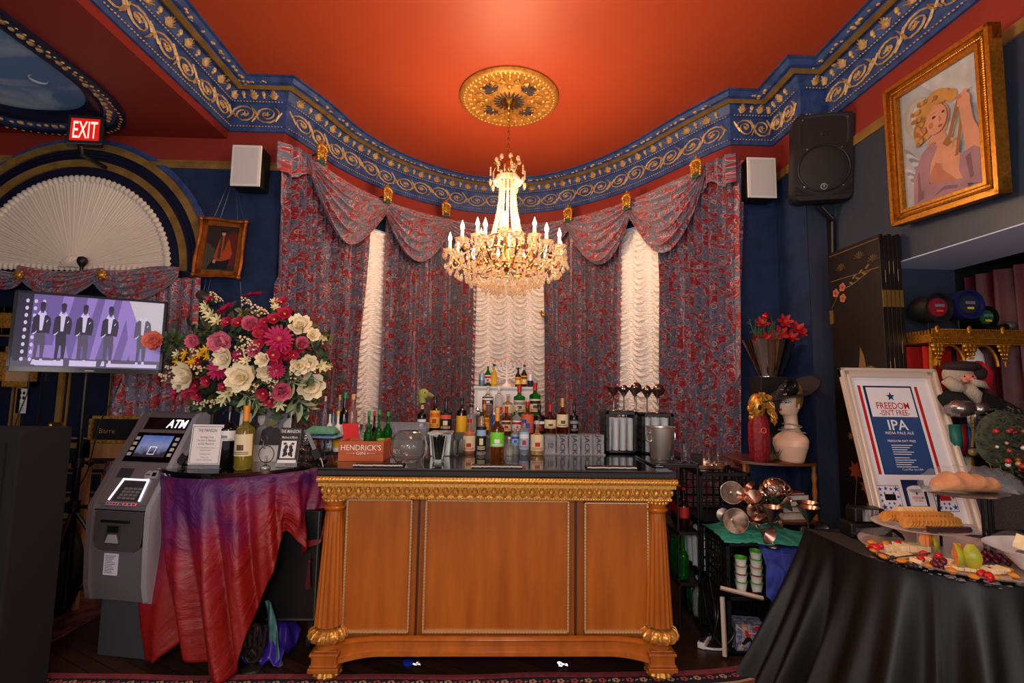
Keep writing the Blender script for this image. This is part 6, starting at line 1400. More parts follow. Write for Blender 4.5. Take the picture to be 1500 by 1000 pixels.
for z in(.28,.60,1.0755):p=MB();p.box(1.20 if z<.9 else 1.01,1.345,3.25,3.66,z,z+.02);p.build('shelf',blk,t,False)
p=MB()
for x in(1.20,1.335):
 for y in(3.25,3.61):p.box(x,x+.01,y,y+.01,0,1.076)
p.build('posts',blk,t,False)
crate((1.525,3.11,.002),.28,.30,.33,'black crate on the floor holding the patterned gift box','y0');crate((1.525,3.11,.334),.28,.30,.31,'black crate holding stacked paper cups, above the gift box crate','y0')
crate((1.83,3.02,.002),.30,.32,.30,'black crate on the floor under the blue towel, lowest','y1');crate((1.83,3.02,.304),.30,.32,.30,'black crate directly under the blue towel','y1')
t=thing('gift_box','patterned blue grey gift box with a little ballet dancer in red on it','box',(0,0,0));p=MB();p.box(-.085,.085,0,.12,0,.15);p.build('box',M('patterned_blue_grey',(96,98,120),.7,var=((150,152,172),40,1,.04)),t,False)
F=XF((-.085,-.001,0));p=MB();dmm=[M('dancer_skin',(214,160,130),.6),M('dancer_red',(190,24,30),.6),M('dancer_black',(18,16,18),.6),M('dancer_hair',(190,120,40),.6)]
p.ell(F,.05,.135,.013,.014,.001,.001,0);p.ell(F,.052,.146,.014,.009,.002,.001,3);p.poly(F,[(.045,.12),(.06,.12),(.085,.10),(.078,.078),(.06,.08)],.001,.001,1);p.poly(F,[(.05,.118),(.0,.15),(.0,.142),(.05,.108)],.0015,.001,0);p.poly(F,[(.07,.112),(.12,.108),(.12,.1),(.072,.1)],.0015,.001,0)
p.poly(F,[(.06,.082),(.08,.082),(.115,.035),(.10,.03),(.076,.062),(.04,.035),(.03,.045)],.002,.001,2);p.poly(F,[(.03,.045),(.04,.035),(.02,.01),(.01,.016)],.002,.001,0);p.poly(F,[(.104,.034),(.116,.036),(.13,.008),(.12,.004)],.002,.001,0);p.poly(F,[(.095,.13),(.12,.12),(.15,.135),(.14,.15),(.11,.145)],.001,.001,1)
p.build('dancer_picture',dmm,t,False);place(t,(1.53,2.98,.013),(0,0,-.15))
mb=MB();a=at(1073,893,Y=3.0);
for k,c in enumerate(((230,228,224),(200,120,30),(60,130,60))):pass
cupm=[M('paper_cup_white',(224,220,214),.6),M('cup_green',(90,170,50),.5),M('cup_red',(170,40,34),.5),M('cup_orange',(206,120,40),.5)]
k=0
for cx,n in((1.50,4),(1.585,5)):
 for j in range(n):
  z=.346+.046*j;q=MB();q.lathe([(.026,0),(.031,.03),(.035,.050),(.037,.052),(.038,.06),(.034,.06),(.024,.004),(.001,.003)],(0,0,0),18,mis=[0,0,0,1+(j%3)if j<n-1 else 1,1,1,1]);o=q.build('paper_cup',cupm);o.location=(cx,3.02-(.02 if cx>1.55 else 0),z)
  ords=['lowest','second from the bottom','third from the bottom','fourth from the bottom','topmost']
  tag(o,'white and bright paper cup in the %s stack inside the crate, %s'%('left' if cx<1.55 else 'right',ords[j]if j<n-1 else 'topmost'),'cup','paper cup stacks in the crate')
mb=MB();a=at(1057,860,Y=2.93);b_=at(1113,876,Y=2.90);mb.tube([(a.x,2.945,a.z-.008),(b_.x+.02,2.90,b_.z)],.012,4);o=mb.build('wooden_lath',M('pale_lath',(196,172,148),.6),smooth=False);tag(o,'pale wooden lath lying across the gift box crate','lath')
mb=MB();a=at(1064,940,Y=2.93);b_=at(1062,868,Y=2.93);mb.tube([(a.x-.01,2.93,.0155),(b_.x-.01,2.945,b_.z-.03)],.014,4);tag(mb.build('wooden_post',M('pale_lath',(196,172,148),.6),smooth=False),'pale upright wooden lath beside the gift box crate','lath')
t=thing('power_strip','white power strip standing among black cords right of the bar','power strip',at(1030,930,Y=3.1));c=at(1032,935,Z=.03);p=MB();T_=Matrix.Translation((c.x,c.y,.035))@Matrix.Rotation(.9,4,'Z');p.box(-.08,.08,-.022,.022,-.034,.0,0,T_);p.build('strip',M('strip_white',(220,210,205),.5),t,False,bevel=.006)
p=MB()
for k in range(4):p.box(-.065+.035*k,-.045+.035*k,-.012,.012,.0,.028,0,T_)
p.build('plugs',blk,t,False)
p=MB();pts=[(c.x+.055+.115*math.cos(a),c.y-.02+.06*math.sin(a),.008)for a in[PI+.3+k*PI*1.15/16 for k in range(17)]];p.tube(pts,.007,8);tag(p.build('extension_cord',M('white_cable',(210,204,204),.5)),'white cord looping on the floor beside the power strip','cord')
for k,pts in enumerate(([(1010,878,3.4),(1020,915,3.2),(1040,930,3.1),(1048,900,3.05),(1040,850,3.2),(1042,800,3.25)],[(1035,870,3.2),(1050,900,3.1),(1075,925,2.95),(1060,945,2.95),(1045,930,3.0)],[(1045,860,3.2),(1052,895,3.0),(1044,935,3.0),(1040,940,3.02)],[(1030,865,3.25),(1036,900,3.15),(1050,935,3.0),(1046,880,3.1),(1060,855,3.0)])):
 cable(pts,.006,'extension_cord',['black cord running down the crate stack edge to the floor','black cord bulging forward near the gift box','black cord hanging straight onto the power strip','black cord doubled back over the wooden lath'][k])
def drape(P,nu,nv,mat,name,label,amp=.015,seed=1,cat='cloth'):
 """P: corner list of 3-D points grid rows"""
 R0=len(P)-1;C0=len(P[0])-1
 def fn(u,v):
  i=min(int(v*R0),R0-1);j=min(int(u*C0),C0-1);a,b_=v*R0-i,u*C0-j;a=a*a*(3-2*a);b_=b_*b_*(3-2*b_)
  q=P[i][j].lerp(P[i][j+1],b_).lerp(P[i+1][j].lerp(P[i+1][j+1],b_),a)
  return q+Vector((0,-amp*abs(noise.noise(Vector((u*5+seed,v*5,1))))*2,amp*noise.noise(Vector((u*6+seed,v*6,3)))+amp*.5*noise.noise(Vector((u*17,v*17,seed)))))
 mb=MB();mb.grid(fn,nu,nv);return tag(mb.build(name,mat,solid=.003),label,cat)
V=Vector
teal=M('sea_teal_cloth',(56,150,128),.6,sheen=.3)
drape([[V((1.36,2.93,.655)),V((1.55,2.92,.66)),V((1.80,2.90,.64)),V((2.02,2.9,.60))],[V((1.37,3.05,.672)),V((1.55,3.05,.675)),V((1.75,3.05,.675)),V((2.0,3.05,.65))],[V((1.37,3.27,.672)),V((1.55,3.27,.675)),V((1.75,3.25,.675)),V((2.0,3.2,.65))]],60,30,teal,'teal_cloth','sea teal cloth spread under the pile of metal goblets',.016,2)
bluet=M('royal_blue_towel',(26,38,110),.8,sheen=.4,var=((40,56,140),16,3,.15))
bz1=at(1131,812,Y=2.86).z
drape([[V((1.53,2.80,.40)),V((1.60,2.79,.34)),V((1.80,2.80,.46)),V((1.98,2.80,.44))],[V((1.55,2.83,.56)),V((1.64,2.81,.54)),V((1.80,2.82,.56)),V((1.98,2.82,.55))],[V((1.56,2.90,.628)),V((1.68,2.88,.622)),V((1.82,2.88,.622)),V((1.99,2.88,.622))],[V((1.60,3.02,.632)),V((1.70,3.1,.622)),V((1.84,3.1,.622)),V((1.99,3.1,.622))]],60,50,bluet,'blue_towel','royal blue towel draped over the crates beside the paper cups',.012,5)
steelb=M('brushed_steel',(186,170,158),.28,1,var=((150,130,118),40,3,.2));copper=M('copper_inside',(206,166,148),.28,1)
def goblet_mesh(h=.17,R=.055):
 p=MB();pr=[(R*.62,0),(R*.58,.004),(.008,.010),(.0045,.02),(.0045,h*.58),(.008,h*.62),(R,h),(R*.97,h),(.006,h*.65),(.001,h*.645)]
 p.lathe(pr,(0,0,0),28,mis=[0]*7+[1,1]);return p
gob=goblet_mesh().build('martini_goblet',[steelb,copper]);tag(gob,'steel martini goblet with copper lined bowl standing on the blue towel, nearest the cups','goblet','steel martini goblets')
c=at(1131,812,Y=2.93);place(gob,(c.x,2.92,.636),None,(1.15,1.15,1.35))
gobs=[((1.875,2.93,.634),None,'steel martini goblet on the blue towel, middle of the three beside the black table'),((1.935,3.03,.64),None,'steel martini goblet on the blue towel, rearmost near the bookshelf')]
for l_,r_,lb in gobs:dup(gob,l_,r_,(1.15,1.15,1.35),label=lb)
c=at(1212,766,Z=.79)
cone=goblet_mesh();cone.mi=[0]*len(cone.mi);cone=cone.build('steel_goblet',[steelb]);place(cone,(1.99,3.15,.66),(1.2,.3,0),.9);tag(cone,'all steel goblet lying by the books at the right of the pile','goblet','steel martini goblets')
def cone_at(px,py,Y,ax,s_,lb):
 P_=at(px,py,Y=Y);ax=Vector(ax).normalized();q=ax.to_track_quat('Z','Y').to_euler();return dup(cone,P_-ax*.16*s_,q,s_,label=lb)
cone_at(1072,721,3.06,(-.30,-1,.12),1.25,'steel goblet lying with its conical bowl turned to the camera, upper left of the pile')
cone_at(1077,762,2.98,(-.12,-1,.1),1.35,'steel goblet lying with its brushed conical bowl toward the camera, lower left of the pile')
cone_at(1110,724,3.10,(.1,-.1,.9),1.1,'upright copper toned goblet at the top middle of the pile')
random.seed(5)
LB2=['tipped sideways at the heart of the pile','leaning left in the pile','leaning right in the pile','face up in the pile beside the curly ornament','under the top copper goblet','at the right foot of the pile','at the front foot of the pile','behind the lower brushed bowl','deep in the middle of the pile','beside the books']
for k in range(10):
 px,py=1088+R_(0,46),728+R_(0,44);Y=R_(3.0,3.2);ax=(R_(-1,1),R_(-.8,.3),R_(-.2,1));
 P_=at(px,py,Y=Y);P_.z=max(P_.z,.70);ax=Vector(ax).normalized();dup(gob,P_,ax.to_track_quat('Z','Y').to_euler(),R_(.75,1.0),label='steel martini goblet '+LB2[k])
p=MB();cc=at(1135,718,Y=3.12)
for k in range(46):
 a=R_(0,2*PI);b_=R_(-.3,1.3);r=.085;bse=cc+Vector((r*.95*math.cos(a)*math.cos(b_),r*.6*math.sin(a)*math.cos(b_),r*.9*math.sin(b_)));pts=[]
 for q in range(9):t_=q/8;pts.append(bse+Vector((.018*math.sin(t_*7+a)+.02*t_*math.cos(a),-.01+.018*math.cos(t_*7),-.09*t_)))
 p.tube(pts,[.008*(1-.5*q/8)for q in range(9)],6)
p.ball(cc,.08,0,14,10,(1,.7,1));tag(p.build('curly_mask',M('bronzed_chrome',(168,144,130),.24,1)),'shiny bronze curly haired mask lying on the goblet pile','mask')
c=at(1125,985,Z=0);o=dup(gob,(1.665,2.80,.002),None,1.0,label='copper goblet standing upside down on the floor by the black cloth');o.rotation_euler=(PI,0,0);o.location.z=.242;o.scale=(1.1,1.1,1.4)
p=MB();p.lathe([(.04,0),(.045,.02),(.02,.03)],(1.665,2.80,.243),14);tag(p.build('ashtray_dish',M('mosaic_dish',(150,120,90),.4,var=((60,120,110),60,2,.05))),'small mosaic dish balanced on the upturned copper goblet','dish')
tz=.998;c=at(1039,680,Z=1.02);t=thing('round_tray','round silver gallery tray on the crate stack right of the bar','tray',(1.44,3.40,tz));p=MB();cx,cy=1.44,3.42
zt=1.03
p.lathe([(.08,tz+.001),(.08,zt-.012),(.165,zt-.010),(.185,zt),(.19,zt+.022),(.186,zt+.022),(.18,zt+.004),(.001,zt-.004)],(cx,cy,0),48);p.build('tray',M('tarnished_silver',(176,156,150),.25,1),t)
for k in range(40):pass
tum2=tumbler_mesh(.026,.12,.9).build('shot_glass',glass_c);tag(tum2,'tall shot glass on the round tray, left of the pair','glass','glasses on the round tray');tum2.location=(cx+.045,cy-.02,zt);dup(tum2,(cx+.12,cy-.0,zt),label='tall shot glass on the round tray, right of the pair')
dup(tum2,(cx-.02,cy+.10,zt),sc=(1.2,1.2,.9),label='glass at the back of the round tray')
p=MB();p.box(cx-.12,cx-.0,cy-.03,cy+.05,zt,zt+.075);o=p.build('napkin_box',M('dark_smoke_box',(34,32,36),.3),smooth=False,bevel=.006);tag(o,'dark box on the round tray behind the shot glasses','box')
c1=at(909,667,Y=3.45);c2=at(957,672,Y=3.35)
W_=.225
c1.x=.882;tA=crate((c1.x,3.54,BT+.001),W_,.22,.295,'black rack full of upright straws and glasses, left of the pair on the bar','y0',group='black glass racks on the bar');tB=crate((1.122,3.50,BT+.001),.225,.24,.285,'black rack full of stacked tumblers, right of the pair on the bar','y0',group='black glass racks on the bar')
fz=tumbler_mesh(.036,.10).build('tumbler_glass',M('bright_glassware',(240,244,250),.04,trans=.85));tag(fz,'clear tumbler at the back of the right black rack','glass','glasses in the right black rack');fz.location=(1.122,3.585,BT+.014)
for i in range(4):
 for j in range(3):
  q=dup(fz,(c1.x-.078+.052*i,3.50+.06*j,BT+.014),sc=(.62,.62,2.3),label='tall narrow glass in the left black rack on the bar',group='glasses in the left black rack')
for i in range(3):
 for j in range(2):
  for k in range(2):q=dup(fz,(1.122-.066+.066*i,3.44+.075*j,BT+.014+.125*k),sc=(.85,.85,1.15),label='stacked tumbler in the right black rack on the bar',group='glasses in the right black rack')
for k,(px,r_)in enumerate(((899,1),(914,0),(930,1),(948,0),(963,1))):
 y=3.54 if px<932 else 3.50;zt_=BT+.297 if px<932 else BT+.287;c=at(px,600,Y=y)
 o=dup(gob,(c.x,y,zt_),None,(.95,.95,1.0),label='steel martini goblet on the black racks, '+['furthest left','second from the left','middle of the five','second from the right','furthest right'][k],group='steel martini goblets on the racks')
for k,(px,py,r_)in enumerate(((914,566,.022),(932,565,.034),(948,567,.022),(965,568,.036))):
 y=3.62 if k%2 else 3.46;c=at(px,py+3,Y=y);zt_=BT+(.297 if k<2 else .287);r_*=1.25
 p=MB();p.tube([(c.x,y,zt_),(c.x,y,c.z)],.003,8);p.lathe([(.022,0),(.02,.003),(.002,.006)],(c.x,y,zt_),14);p.ball(c,r_,0,18,12,(1,.5,1.0));tag(p.build('cocktail_spoon',M('dark_polished_steel',(140,120,112),.1,1)),'polished round headed bar spoon behind the goblets, '+['furthest left','second from left','third from left','furthest right'][k],'spoon','round headed spoons on the racks')
p=MB();c=at(931,571,Y=3.45);a=at(905,568,Y=3.56);b_=at(975,570,Y=3.52)
c=at(984,675,Y=3.2);t=thing('ice_bucket','flared steel ice bucket at the right end of the bar','bucket',(0,0,0));hz=at(984,627,Y=3.2).z-BT
p=MB();p.lathe([(.055,0),(.06,.01),(.088,hz),(.094,hz+.004),(.086,hz),(.056,.02),(.001,.015)],(0,0,0),36);p.build('bucket',M('steel_warm',(206,196,188),.34,.85),t)
for s_ in(-1,1):p=MB();p.tube([(s_*.08,0,hz*.8),(s_*.11,0,hz*.85),(s_*.11,0,hz*.6),(s_*.072,0,hz*.55)],.005,8);p.build('handle',chrome,t)
place(t,(.885,3.05,BT),(0,0,.3));t.location.x=at(983,655,Y=3.1).x-.10
t.location=(1.05,3.12,1.1085)
t=thing('black_tray','black serving tray jutting over the right end of the bar','tray',(1.02,2.95,1.1));p=MB();p.box(.93,1.19,2.86,3.28,1.098,1.108);p.box(.93,1.19,2.86,2.87,1.108,1.122);p.box(1.18,1.19,2.86,3.28,1.108,1.122);p.build('tray',blacktop,t,False,bevel=.003)
dup(tum,(1.15,2.96,1.110),sc=(.9,.9,1.15),label='clear tumbler on the black tray beyond the ice bucket')
dup(tum,(1.145,3.22,1.110),sc=(.9,.9,1.15),label='second clear tumbler on the black tray, nearer the wall')
dwood=M('dark_turned_wood',(96,52,28),.35,coat=.3)
S1,S2=1.055,.665
t=thing('corner_etagere','dark turned wood corner shelf carrying the masks and the bust','shelf',(2.0,3.55,0))
def qshelf(z):
 p=MB();pts=[(1.74,3.46),(1.86,3.38),(2.02,3.345),(2.16,3.35),(2.235,3.375),(2.26,3.42),(2.26,3.60),(2.12,3.86),(1.74,3.86)];p.poly((V((0,0,z)),V((1,0,0)),V((0,1,0))),pts,-.018,.018);return p
for z in(S1,S2,.28):qshelf(z).build('shelf',dwood,t,bevel=.004,ang=30)
for x,y in((1.77,3.47),(2.235,3.41),(1.98,3.83),(2.10,3.38)):
 if x==2.10:continue
 p=MB();pr=[(.016,.0),(.018,.02)]
 for zb,zt_ in((.0,.262),(.28,.647),(.665,1.037)):
  L_=zt_-zb;pr+=[(.016,zb+.005),(.012,zb+L_*.15),(.020,zb+L_*.25),(.012,zb+L_*.35),(.018,zb+L_*.5),(.012,zb+L_*.65),(.020,zb+L_*.78),(.012,zb+L_*.88),(.016,zt_)]
 p.lathe(sorted(pr,key=lambda q:q[1]),(x,y,0),14);p.build('turned_post',M('honey_turned_wood',(150,92,44),.35,coat=.3),t)
bk_c=[(196,186,170),(70,34,26),(48,34,30),(60,30,26),(140,40,28)]
zb=S2+.001
for k,(h_,dx,lb)in enumerate(((.045,0,'thick white paged book at the bottom of the stack on the lower shelf'),(.042,.0,'dark bound book second from the bottom of the stack'),(.040,.005,'dark bound book third from the bottom of the stack'),(.038,.01,'dark red bound book second from the top of the stack'),(.012,-.02,'thin orange red book on top of the stack'))):
 t=thing('book',lb,'book',(0,0,0),'books on the lower shelf');w=.20;d=.15
 p=MB();p.box(-w/2,w/2,-d/2,d/2,0,.003);p.box(-w/2,w/2,-d/2,d/2,h_-.003,h_);p.box(-w/2,-w/2+.004,-d/2,d/2,0,h_);p.build('cover',M('book_cover_%d'%k,bk_c[k],.6),t,False)
 p=MB();p.box(-w/2+.004,w/2-.005,-d/2+.004,d/2-.004,.003,h_-.003);p.build('pages',M('page_block',(216,204,192),.8),t,False);place(t,(2.08+dx,3.475,zb),(0,0,.10+.02*k));zb+=h_+.0005
c=at(1137,552,Y=3.74);x0,x1=at(1114,600,Y=3.68).x,at(1160,600,Y=3.68).x;zt_=at(1140,552,Y=3.70).z
p=MB();p.box(x0,x1,3.66,3.84,S1+.001,zt_);o=p.build('black_pedestal',M('flat_black_box',(22,20,22),.6),smooth=False,bevel=.004);tag(o,'flat black pedestal box behind the masks','pedestal')
zp=at(1133,498,Y=3.72).z;t=thing('flared_planter','tall flared polished steel planter with a poinsettia display','planter',((x0+x1)/2,3.75,zt_));cx=(x0+x1)/2;h_=zp-zt_;rb=.09;rt=(at(1172,498,Y=3.7).x-at(1096,498,Y=3.7).x)/2
p=MB();p.lathe([(rb,.001),(rb,.01),(rt,h_),(rt*.98,h_),(rb*.95,.02),(.001,.015)],(cx,3.75,zt_),48,sy=.62);p.build('planter',M('mirror_steel',(196,176,168),.08,1),t)
pinm=M('pine_sprig',(70,90,56),.7);rdm=M('poinsettia_red',(176,16,26),.55)
pt=thing('poinsettia_display','red poinsettias, pine sprigs and a red bauble in the flared planter','flowers',(cx,3.72,zt_+h_))
p=MB()
for k in range(22):
 a=R_(0,2*PI);b0=V((cx+R_(-.13,.04),3.72+R_(-.04,.04),zt_+h_-.04));d_=V((R_(-.5,.1),R_(-.5,.0),R_(.5,1))).normalized();L_=R_(.12,.22)
 p.tube([b0,b0+d_*L_],.003,4)
 for q in range(14):s0=b0+d_*L_*(q/14+.1);p.tube([s0,s0+(d_+V((R_(-1,1),R_(-1,1),R_(-1,1)))).normalized()*.030],[.0022,.0006],3)
p.build('pine_sprig',pinm,pt)
for k,(px,py,r)in enumerate(((1116,474,11),(1149,471,12),(1142,489,13),(1168,482,12),(1131,494,11),(1158,494,12),(1120,496,10),(1175,488,8),(1105,497,9))):
 P_=at(px,py,Y=3.68);q=petal_mesh([(6,1,.5,.1,.3,R_(0,1),.05),(5,.6,.4,.5,.2,0,.03)])if 'petal_mesh' in globals()else MB();s_=r*3.68/712;n_=V((R_(-.5,.5),-1,R_(.0,.8))).to_track_quat('Z','Y').to_matrix()
 m_=MB();m_.add([P_+n_@(V(v)*s_)for v in q.v],q.f);m_.build('poinsettia_flower',rdm,pt,ang=70)
P_=at(1121,463,Y=3.68);p=MB();p.ball(P_,.026,0,18,12);p.tube([P_,P_+V((.01,0,.04))],.002,5);p.build('red_bauble',M('bauble_red',(190,14,20),.12,.4),pt)
mc=at(1108,596,Y=3.44);t=thing('gold_mask','golden curly haired face mask facing left above the red netting','mask',mc)
p=MB();p.ball(mc,.085,0,20,16,(.62,.75,1.15));p.ball(mc+V((-.055,-.01,-.01)),.014,0,8,6,(1.3,.8,1.8));p.ball(mc+V((-.045,-.01,-.045)),.016,0,8,6,(1,1.2,.6));p.ball(mc+V((-.035,0,-.075)),.024,0,10,8)
p.build('face',gold,t);p=MB()
for k in range(34):
 a=R_(-.3,1.9);y=R_(-.6,.6);b0=mc+V((.075*math.cos(a)*.8+.01,-.04+.05*y,.095*math.sin(a)+.01));pts=[b0+V((.03*t_+.008*math.sin(t_*9+k),-.012-.006*math.cos(t_*9),-.11*t_))for t_ in[q/8 for q in range(9)]];p.tube(pts,[.009*(1-.6*q/8)for q in range(9)],6)
p.build('curls',goldb,t);p=MB();p.ball(mc+V((-.012,-.066,.0)),.016,0,10,8,(.8,.5,1.2));p.build('eye_opening',blkm,t)
net=M('crimson_netting',(150,16,30),.6,var=((96,8,18),50,4,.15));za=S1+.002;zc__=mc.z-.03
t=thing('red_netted_bottle','tall bottle wrapped in crimson netting under the golden mask','bottle',(mc.x+.01,3.44,za))
p=MB();p.lathe([(.05,za),(.062,za+.02),(.066,za+.15),(.064,za+.26),(.045,za+.33),(.035,zc__)],(mc.x+.01,3.44,0),40,flute=lambda w,k:1+.06*math.sin(w*7)+.04*math.sin(w*17));p.build('netting',net,t)
p=MB();c=V((mc.x+.01,3.372,za+.22));p.tube([c+V((.018*math.cos(a),0,.018*math.sin(a)))for a in[q*.5 for q in range(13)]],.004,6);p.build('ribbon_loop',M('coral_ribbon',(220,90,70),.4),t)
p=MB();p.ball((1.92,3.44,za+.03),.05,0,14,8,(1.6,.7,.6));
for k in range(60):b0=V((1.92+R_(-.08,.08),3.44+R_(-.04,.03),za+.02));p.tube([b0,b0+V((R_(-.03,.03),R_(-.03,.02),R_(.03,.07)))],[.004,.001],4)
tag(p.build('feather_trim',M('olive_gold_feathers',(92,76,36),.8,var=((40,34,22),60,3,.2))),'olive gold feather trim lying between the netted bottle and the bust','trim')
bc=at(1165,679,Y=3.40);BXc=bc.x;t=thing('mannequin_bust','pale mannequin bust facing left with a lace eye mask and red lips','mannequin',(0,0,0))
skin=M('mannequin_skin',(222,182,156),.38,sheen=.1)
secs=[(-.365,.00,.070,.070,.085),(-.355,0,.08,.075,.095),(-.30,0,.098,.08,.115),(-.24,.0,.112,.085,.140),(-.20,.0,.100,.085,.146),(-.17,.004,.078,.078,.128),(-.145,.008,.060,.066,.086),(-.12,.010,.050,.058,.058),(-.08,.006,.043,.052,.049),(-.04,.000,.043,.054,.047),(-.015,-.002,.052,.056,.048),(-.004,-.004,.074,.050,.050),(.008,-.004,.084,.055,.055),(.022,-.004,.086,.062,.060),(.034,-.004,.089,.068,.063),(.044,-.004,.087,.072,.066),(.056,-.004,.088,.078,.068),(.068,-.004,.088,.084,.070),(.082,-.004,.084,.088,.072),(.098,-.004,.081,.092,.073),(.115,-.004,.089,.094,.074),(.14,-.002,.090,.094,.074),(.17,.0,.082,.088,.070),(.195,.004,.062,.070,.056),(.212,.006,.036,.044,.034),(.219,.006,.004,.006,.004)]
def secat(z):
 for a_,b2 in zip(secs,secs[1:]):
  if a_[0]<=z<=b2[0]:
   f_=(z-a_[0])/(b2[0]-a_[0]);return[a_[i]+(b2[i]-a_[i])*f_ for i in range(5)]
 return secs[-1]
def bustp(u,v):
 z=-.365+.584*v;s_=secat(z);a=2*PI*u;ca,sa=math.cos(a),math.sin(a);f_=s_[2]if ca>0 else s_[3]
 x=f_*ca;y=s_[4]*sa;aa=a if a<PI else a-2*PI
 if z>-.01:
  g=lambda z0,wz,wa,h_,a0=0:h_*math.exp(-((z-z0)/wz)**2-((abs(aa)-a0)/wa)**2)
  x+=g(.066,.013,.16,.030)+g(.080,.016,.13,.014)+g(.038,.005,.28,.010)+g(.028,.005,.25,.009)-g(.033,.0022,.3,.006)+g(.004,.012,.3,.006)
  x-=g(.098,.012,.22,.010,.45);y*=1+0
  x+=g(.118,.008,.3,.004,.35)
 return V((-(x)-s_[1]*-1*0+0+s_[1]*0-0,y,z))if 0 else V((-x+s_[1],-y,z))
p=MB();p.grid(bustp,72,120,0,closeu=True);vs0=[bustp(k/40,0)for k in range(40)];p.add(vs0,[tuple(range(39,-1,-1))]);p.build('bust',skin,t,ang=180)
p=MB();p.grid(lambda u,v:(lambda q:V((q.x-.003 if abs(q.x)>.0 else q.x,q.y*1.02,q.z)))(bustp((-.17+.34*u)%1,(.365+.082+.034*v*(1-.2*abs(u-.5)))/.584)),40,6);p.build('lace_mask',M('black_silver_lace',(26,24,28),.4,var=((190,186,190),130,2,.05)),t)
p=MB()
for s_ in(-1,1):p.ball(bustp((.0+s_*.062)%1,(.365+.097)/.584)+V((.004,0,0)),.012,0,10,8,(.5,1.2,.7))
p.build('eyes',M('painted_eye_white',(224,216,210),.3),t)
p=MB();p.grid(lambda u,v:bustp((-.045+.09*u)%1,(.365+.0255+.016*v)/.584)+V((-.0025,0,0)),14,8);p.build('lips',M('lip_red',(190,40,40),.4),t)
p=MB()
for s_ in(-1,1):p.ball((.012,s_*.074,.062),.017,0,10,8,(.7,.35,1.4))
p.build('ear',skin,t)
p=MB();p.grid(lambda u,v:(lambda q:V((q.x*1.10+.006,q.y*1.10,q.z+.006+.02*v)))(bustp((.22+.56*u)%1,(.365+.045+.17*v)/.584))+V((.004*math.sin(u*60),0,.003*math.sin(u*40+v*6))),70,20);p.build('hair',M('honey_blond_hair',(150,116,60),.35,.2),t)
pe=M('grey_pearls',(150,146,150),.2,.5)
nk=thing('pearl_necklace','grey bead necklace wound round the neck of the mannequin bust','necklace',(0,0,0));p=MB()
for q,(z,rr,tl)in enumerate(((-.085,1.15,.012),(-.105,1.2,-.01),(-.135,1.30,.012))):
 s_=secat(z)
 for k in range(44):
  a=2*PI*k/44;f_=s_[2]if math.cos(a)>0 else s_[3];p.ball((-(f_*rr+.003)*math.cos(a)+s_[1],-(s_[4]*rr+.003)*math.sin(a),z+tl*math.cos(a)),.0058,0,6,5)
p.build('beads',pe,nk)
ht=thing('wide_brim_hat','black wide brimmed hat with silver band and curled plume on the bust','hat',(0,0,0));hm=M('black_felt',(34,28,30),.75,sheen=.4)
def brim(u,v):
 a=2*PI*u;r=.068+.155*v;lift=.15*v**1.5*max(0,math.cos(a))**1.1-.060*v*max(0,-math.cos(a))+.012*math.sin(2*a)*v
 return V((.0+r*1.12*math.cos(a),r*.80*math.sin(a),.150+lift))
p=MB();p.grid(brim,72,14,0,closeu=True);p.build('brim',hm,ht,solid=.006)
p=MB();p.lathe([(.082,.150),(.084,.17),(.078,.205),(.055,.228),(.001,.232)],(0,0,0),36,sy=.9);p.build('crown',hm,ht)
p=MB();p.lathe([(.0855,.158),(.0875,.185),(.084,.190)],(0,0,0),40,sy=.92);p.build('glitter_band',M('silver_glitter',(120,110,130),.35,.6,var=((50,44,60),200,2,.1)),ht)
p=MB()
for k in range(7):
 a=k*2*PI/7;cc=V((-.085,-.095,.205));pts=[cc+V((math.cos(a+t_*3)*(.01+.065*t_),-.012*math.sin(t_*3),math.sin(a+t_*3)*(.01+.065*t_)))for t_ in[q/10 for q in range(11)]];p.tube(pts,[.004+.006*math.sin(PI*q/10)for q in range(11)],6)
p.build('plume_flower',M('black_satin_ribbon',(22,20,24),.22),ht);p=MB()
for k in range(3):a=1.2+k*2.1;p.tube([V((-.075,-.10,.200))+V((math.cos(a+t_*2.6)*(.015+.042*t_),-.002,math.sin(a+t_*2.6)*(.015+.042*t_)))for t_ in[q/10 for q in range(11)]],.0028,5)
p.build('silver_piping',chrome,ht)
p=MB()
for k in range(9):p.tube([V((-.13+R_(-.03,.02),-.06,.18)),V((-.16+R_(-.03,.02),-.05,.10)),V((-.15+R_(-.03,.02),-.03,R_(-.02,.06)))],[.010,.014,.003],6)
p.build('black_feathers',hm,ht)
for o in(t,nk,ht):
 if o is not t:pass
S_=(bc-at(1165,560,Y=3.40)).length/.545
for o in(t,nk,ht):place(o,(BXc,3.44,S1+.001+.365*.92),(0,.0,.25),.92)
p=MB();c=at(1133,610,Y=3.56);p.ball((c.x,3.58,S1+.09),.085,0,20,12,(1.1,.6,1));tag(p.build('black_round_hat',hm),'black rounded felt hat on the shelf between golden mask and bust','hat')
t=thing('folding_screen','tall black lacquered folding screen, folded shut against the right wall','screen',(2.5,3.2,0));lac=M('black_lacquer',(18,14,12),.38,var=((30,22,18),3,3,.3))
ztop=2.58
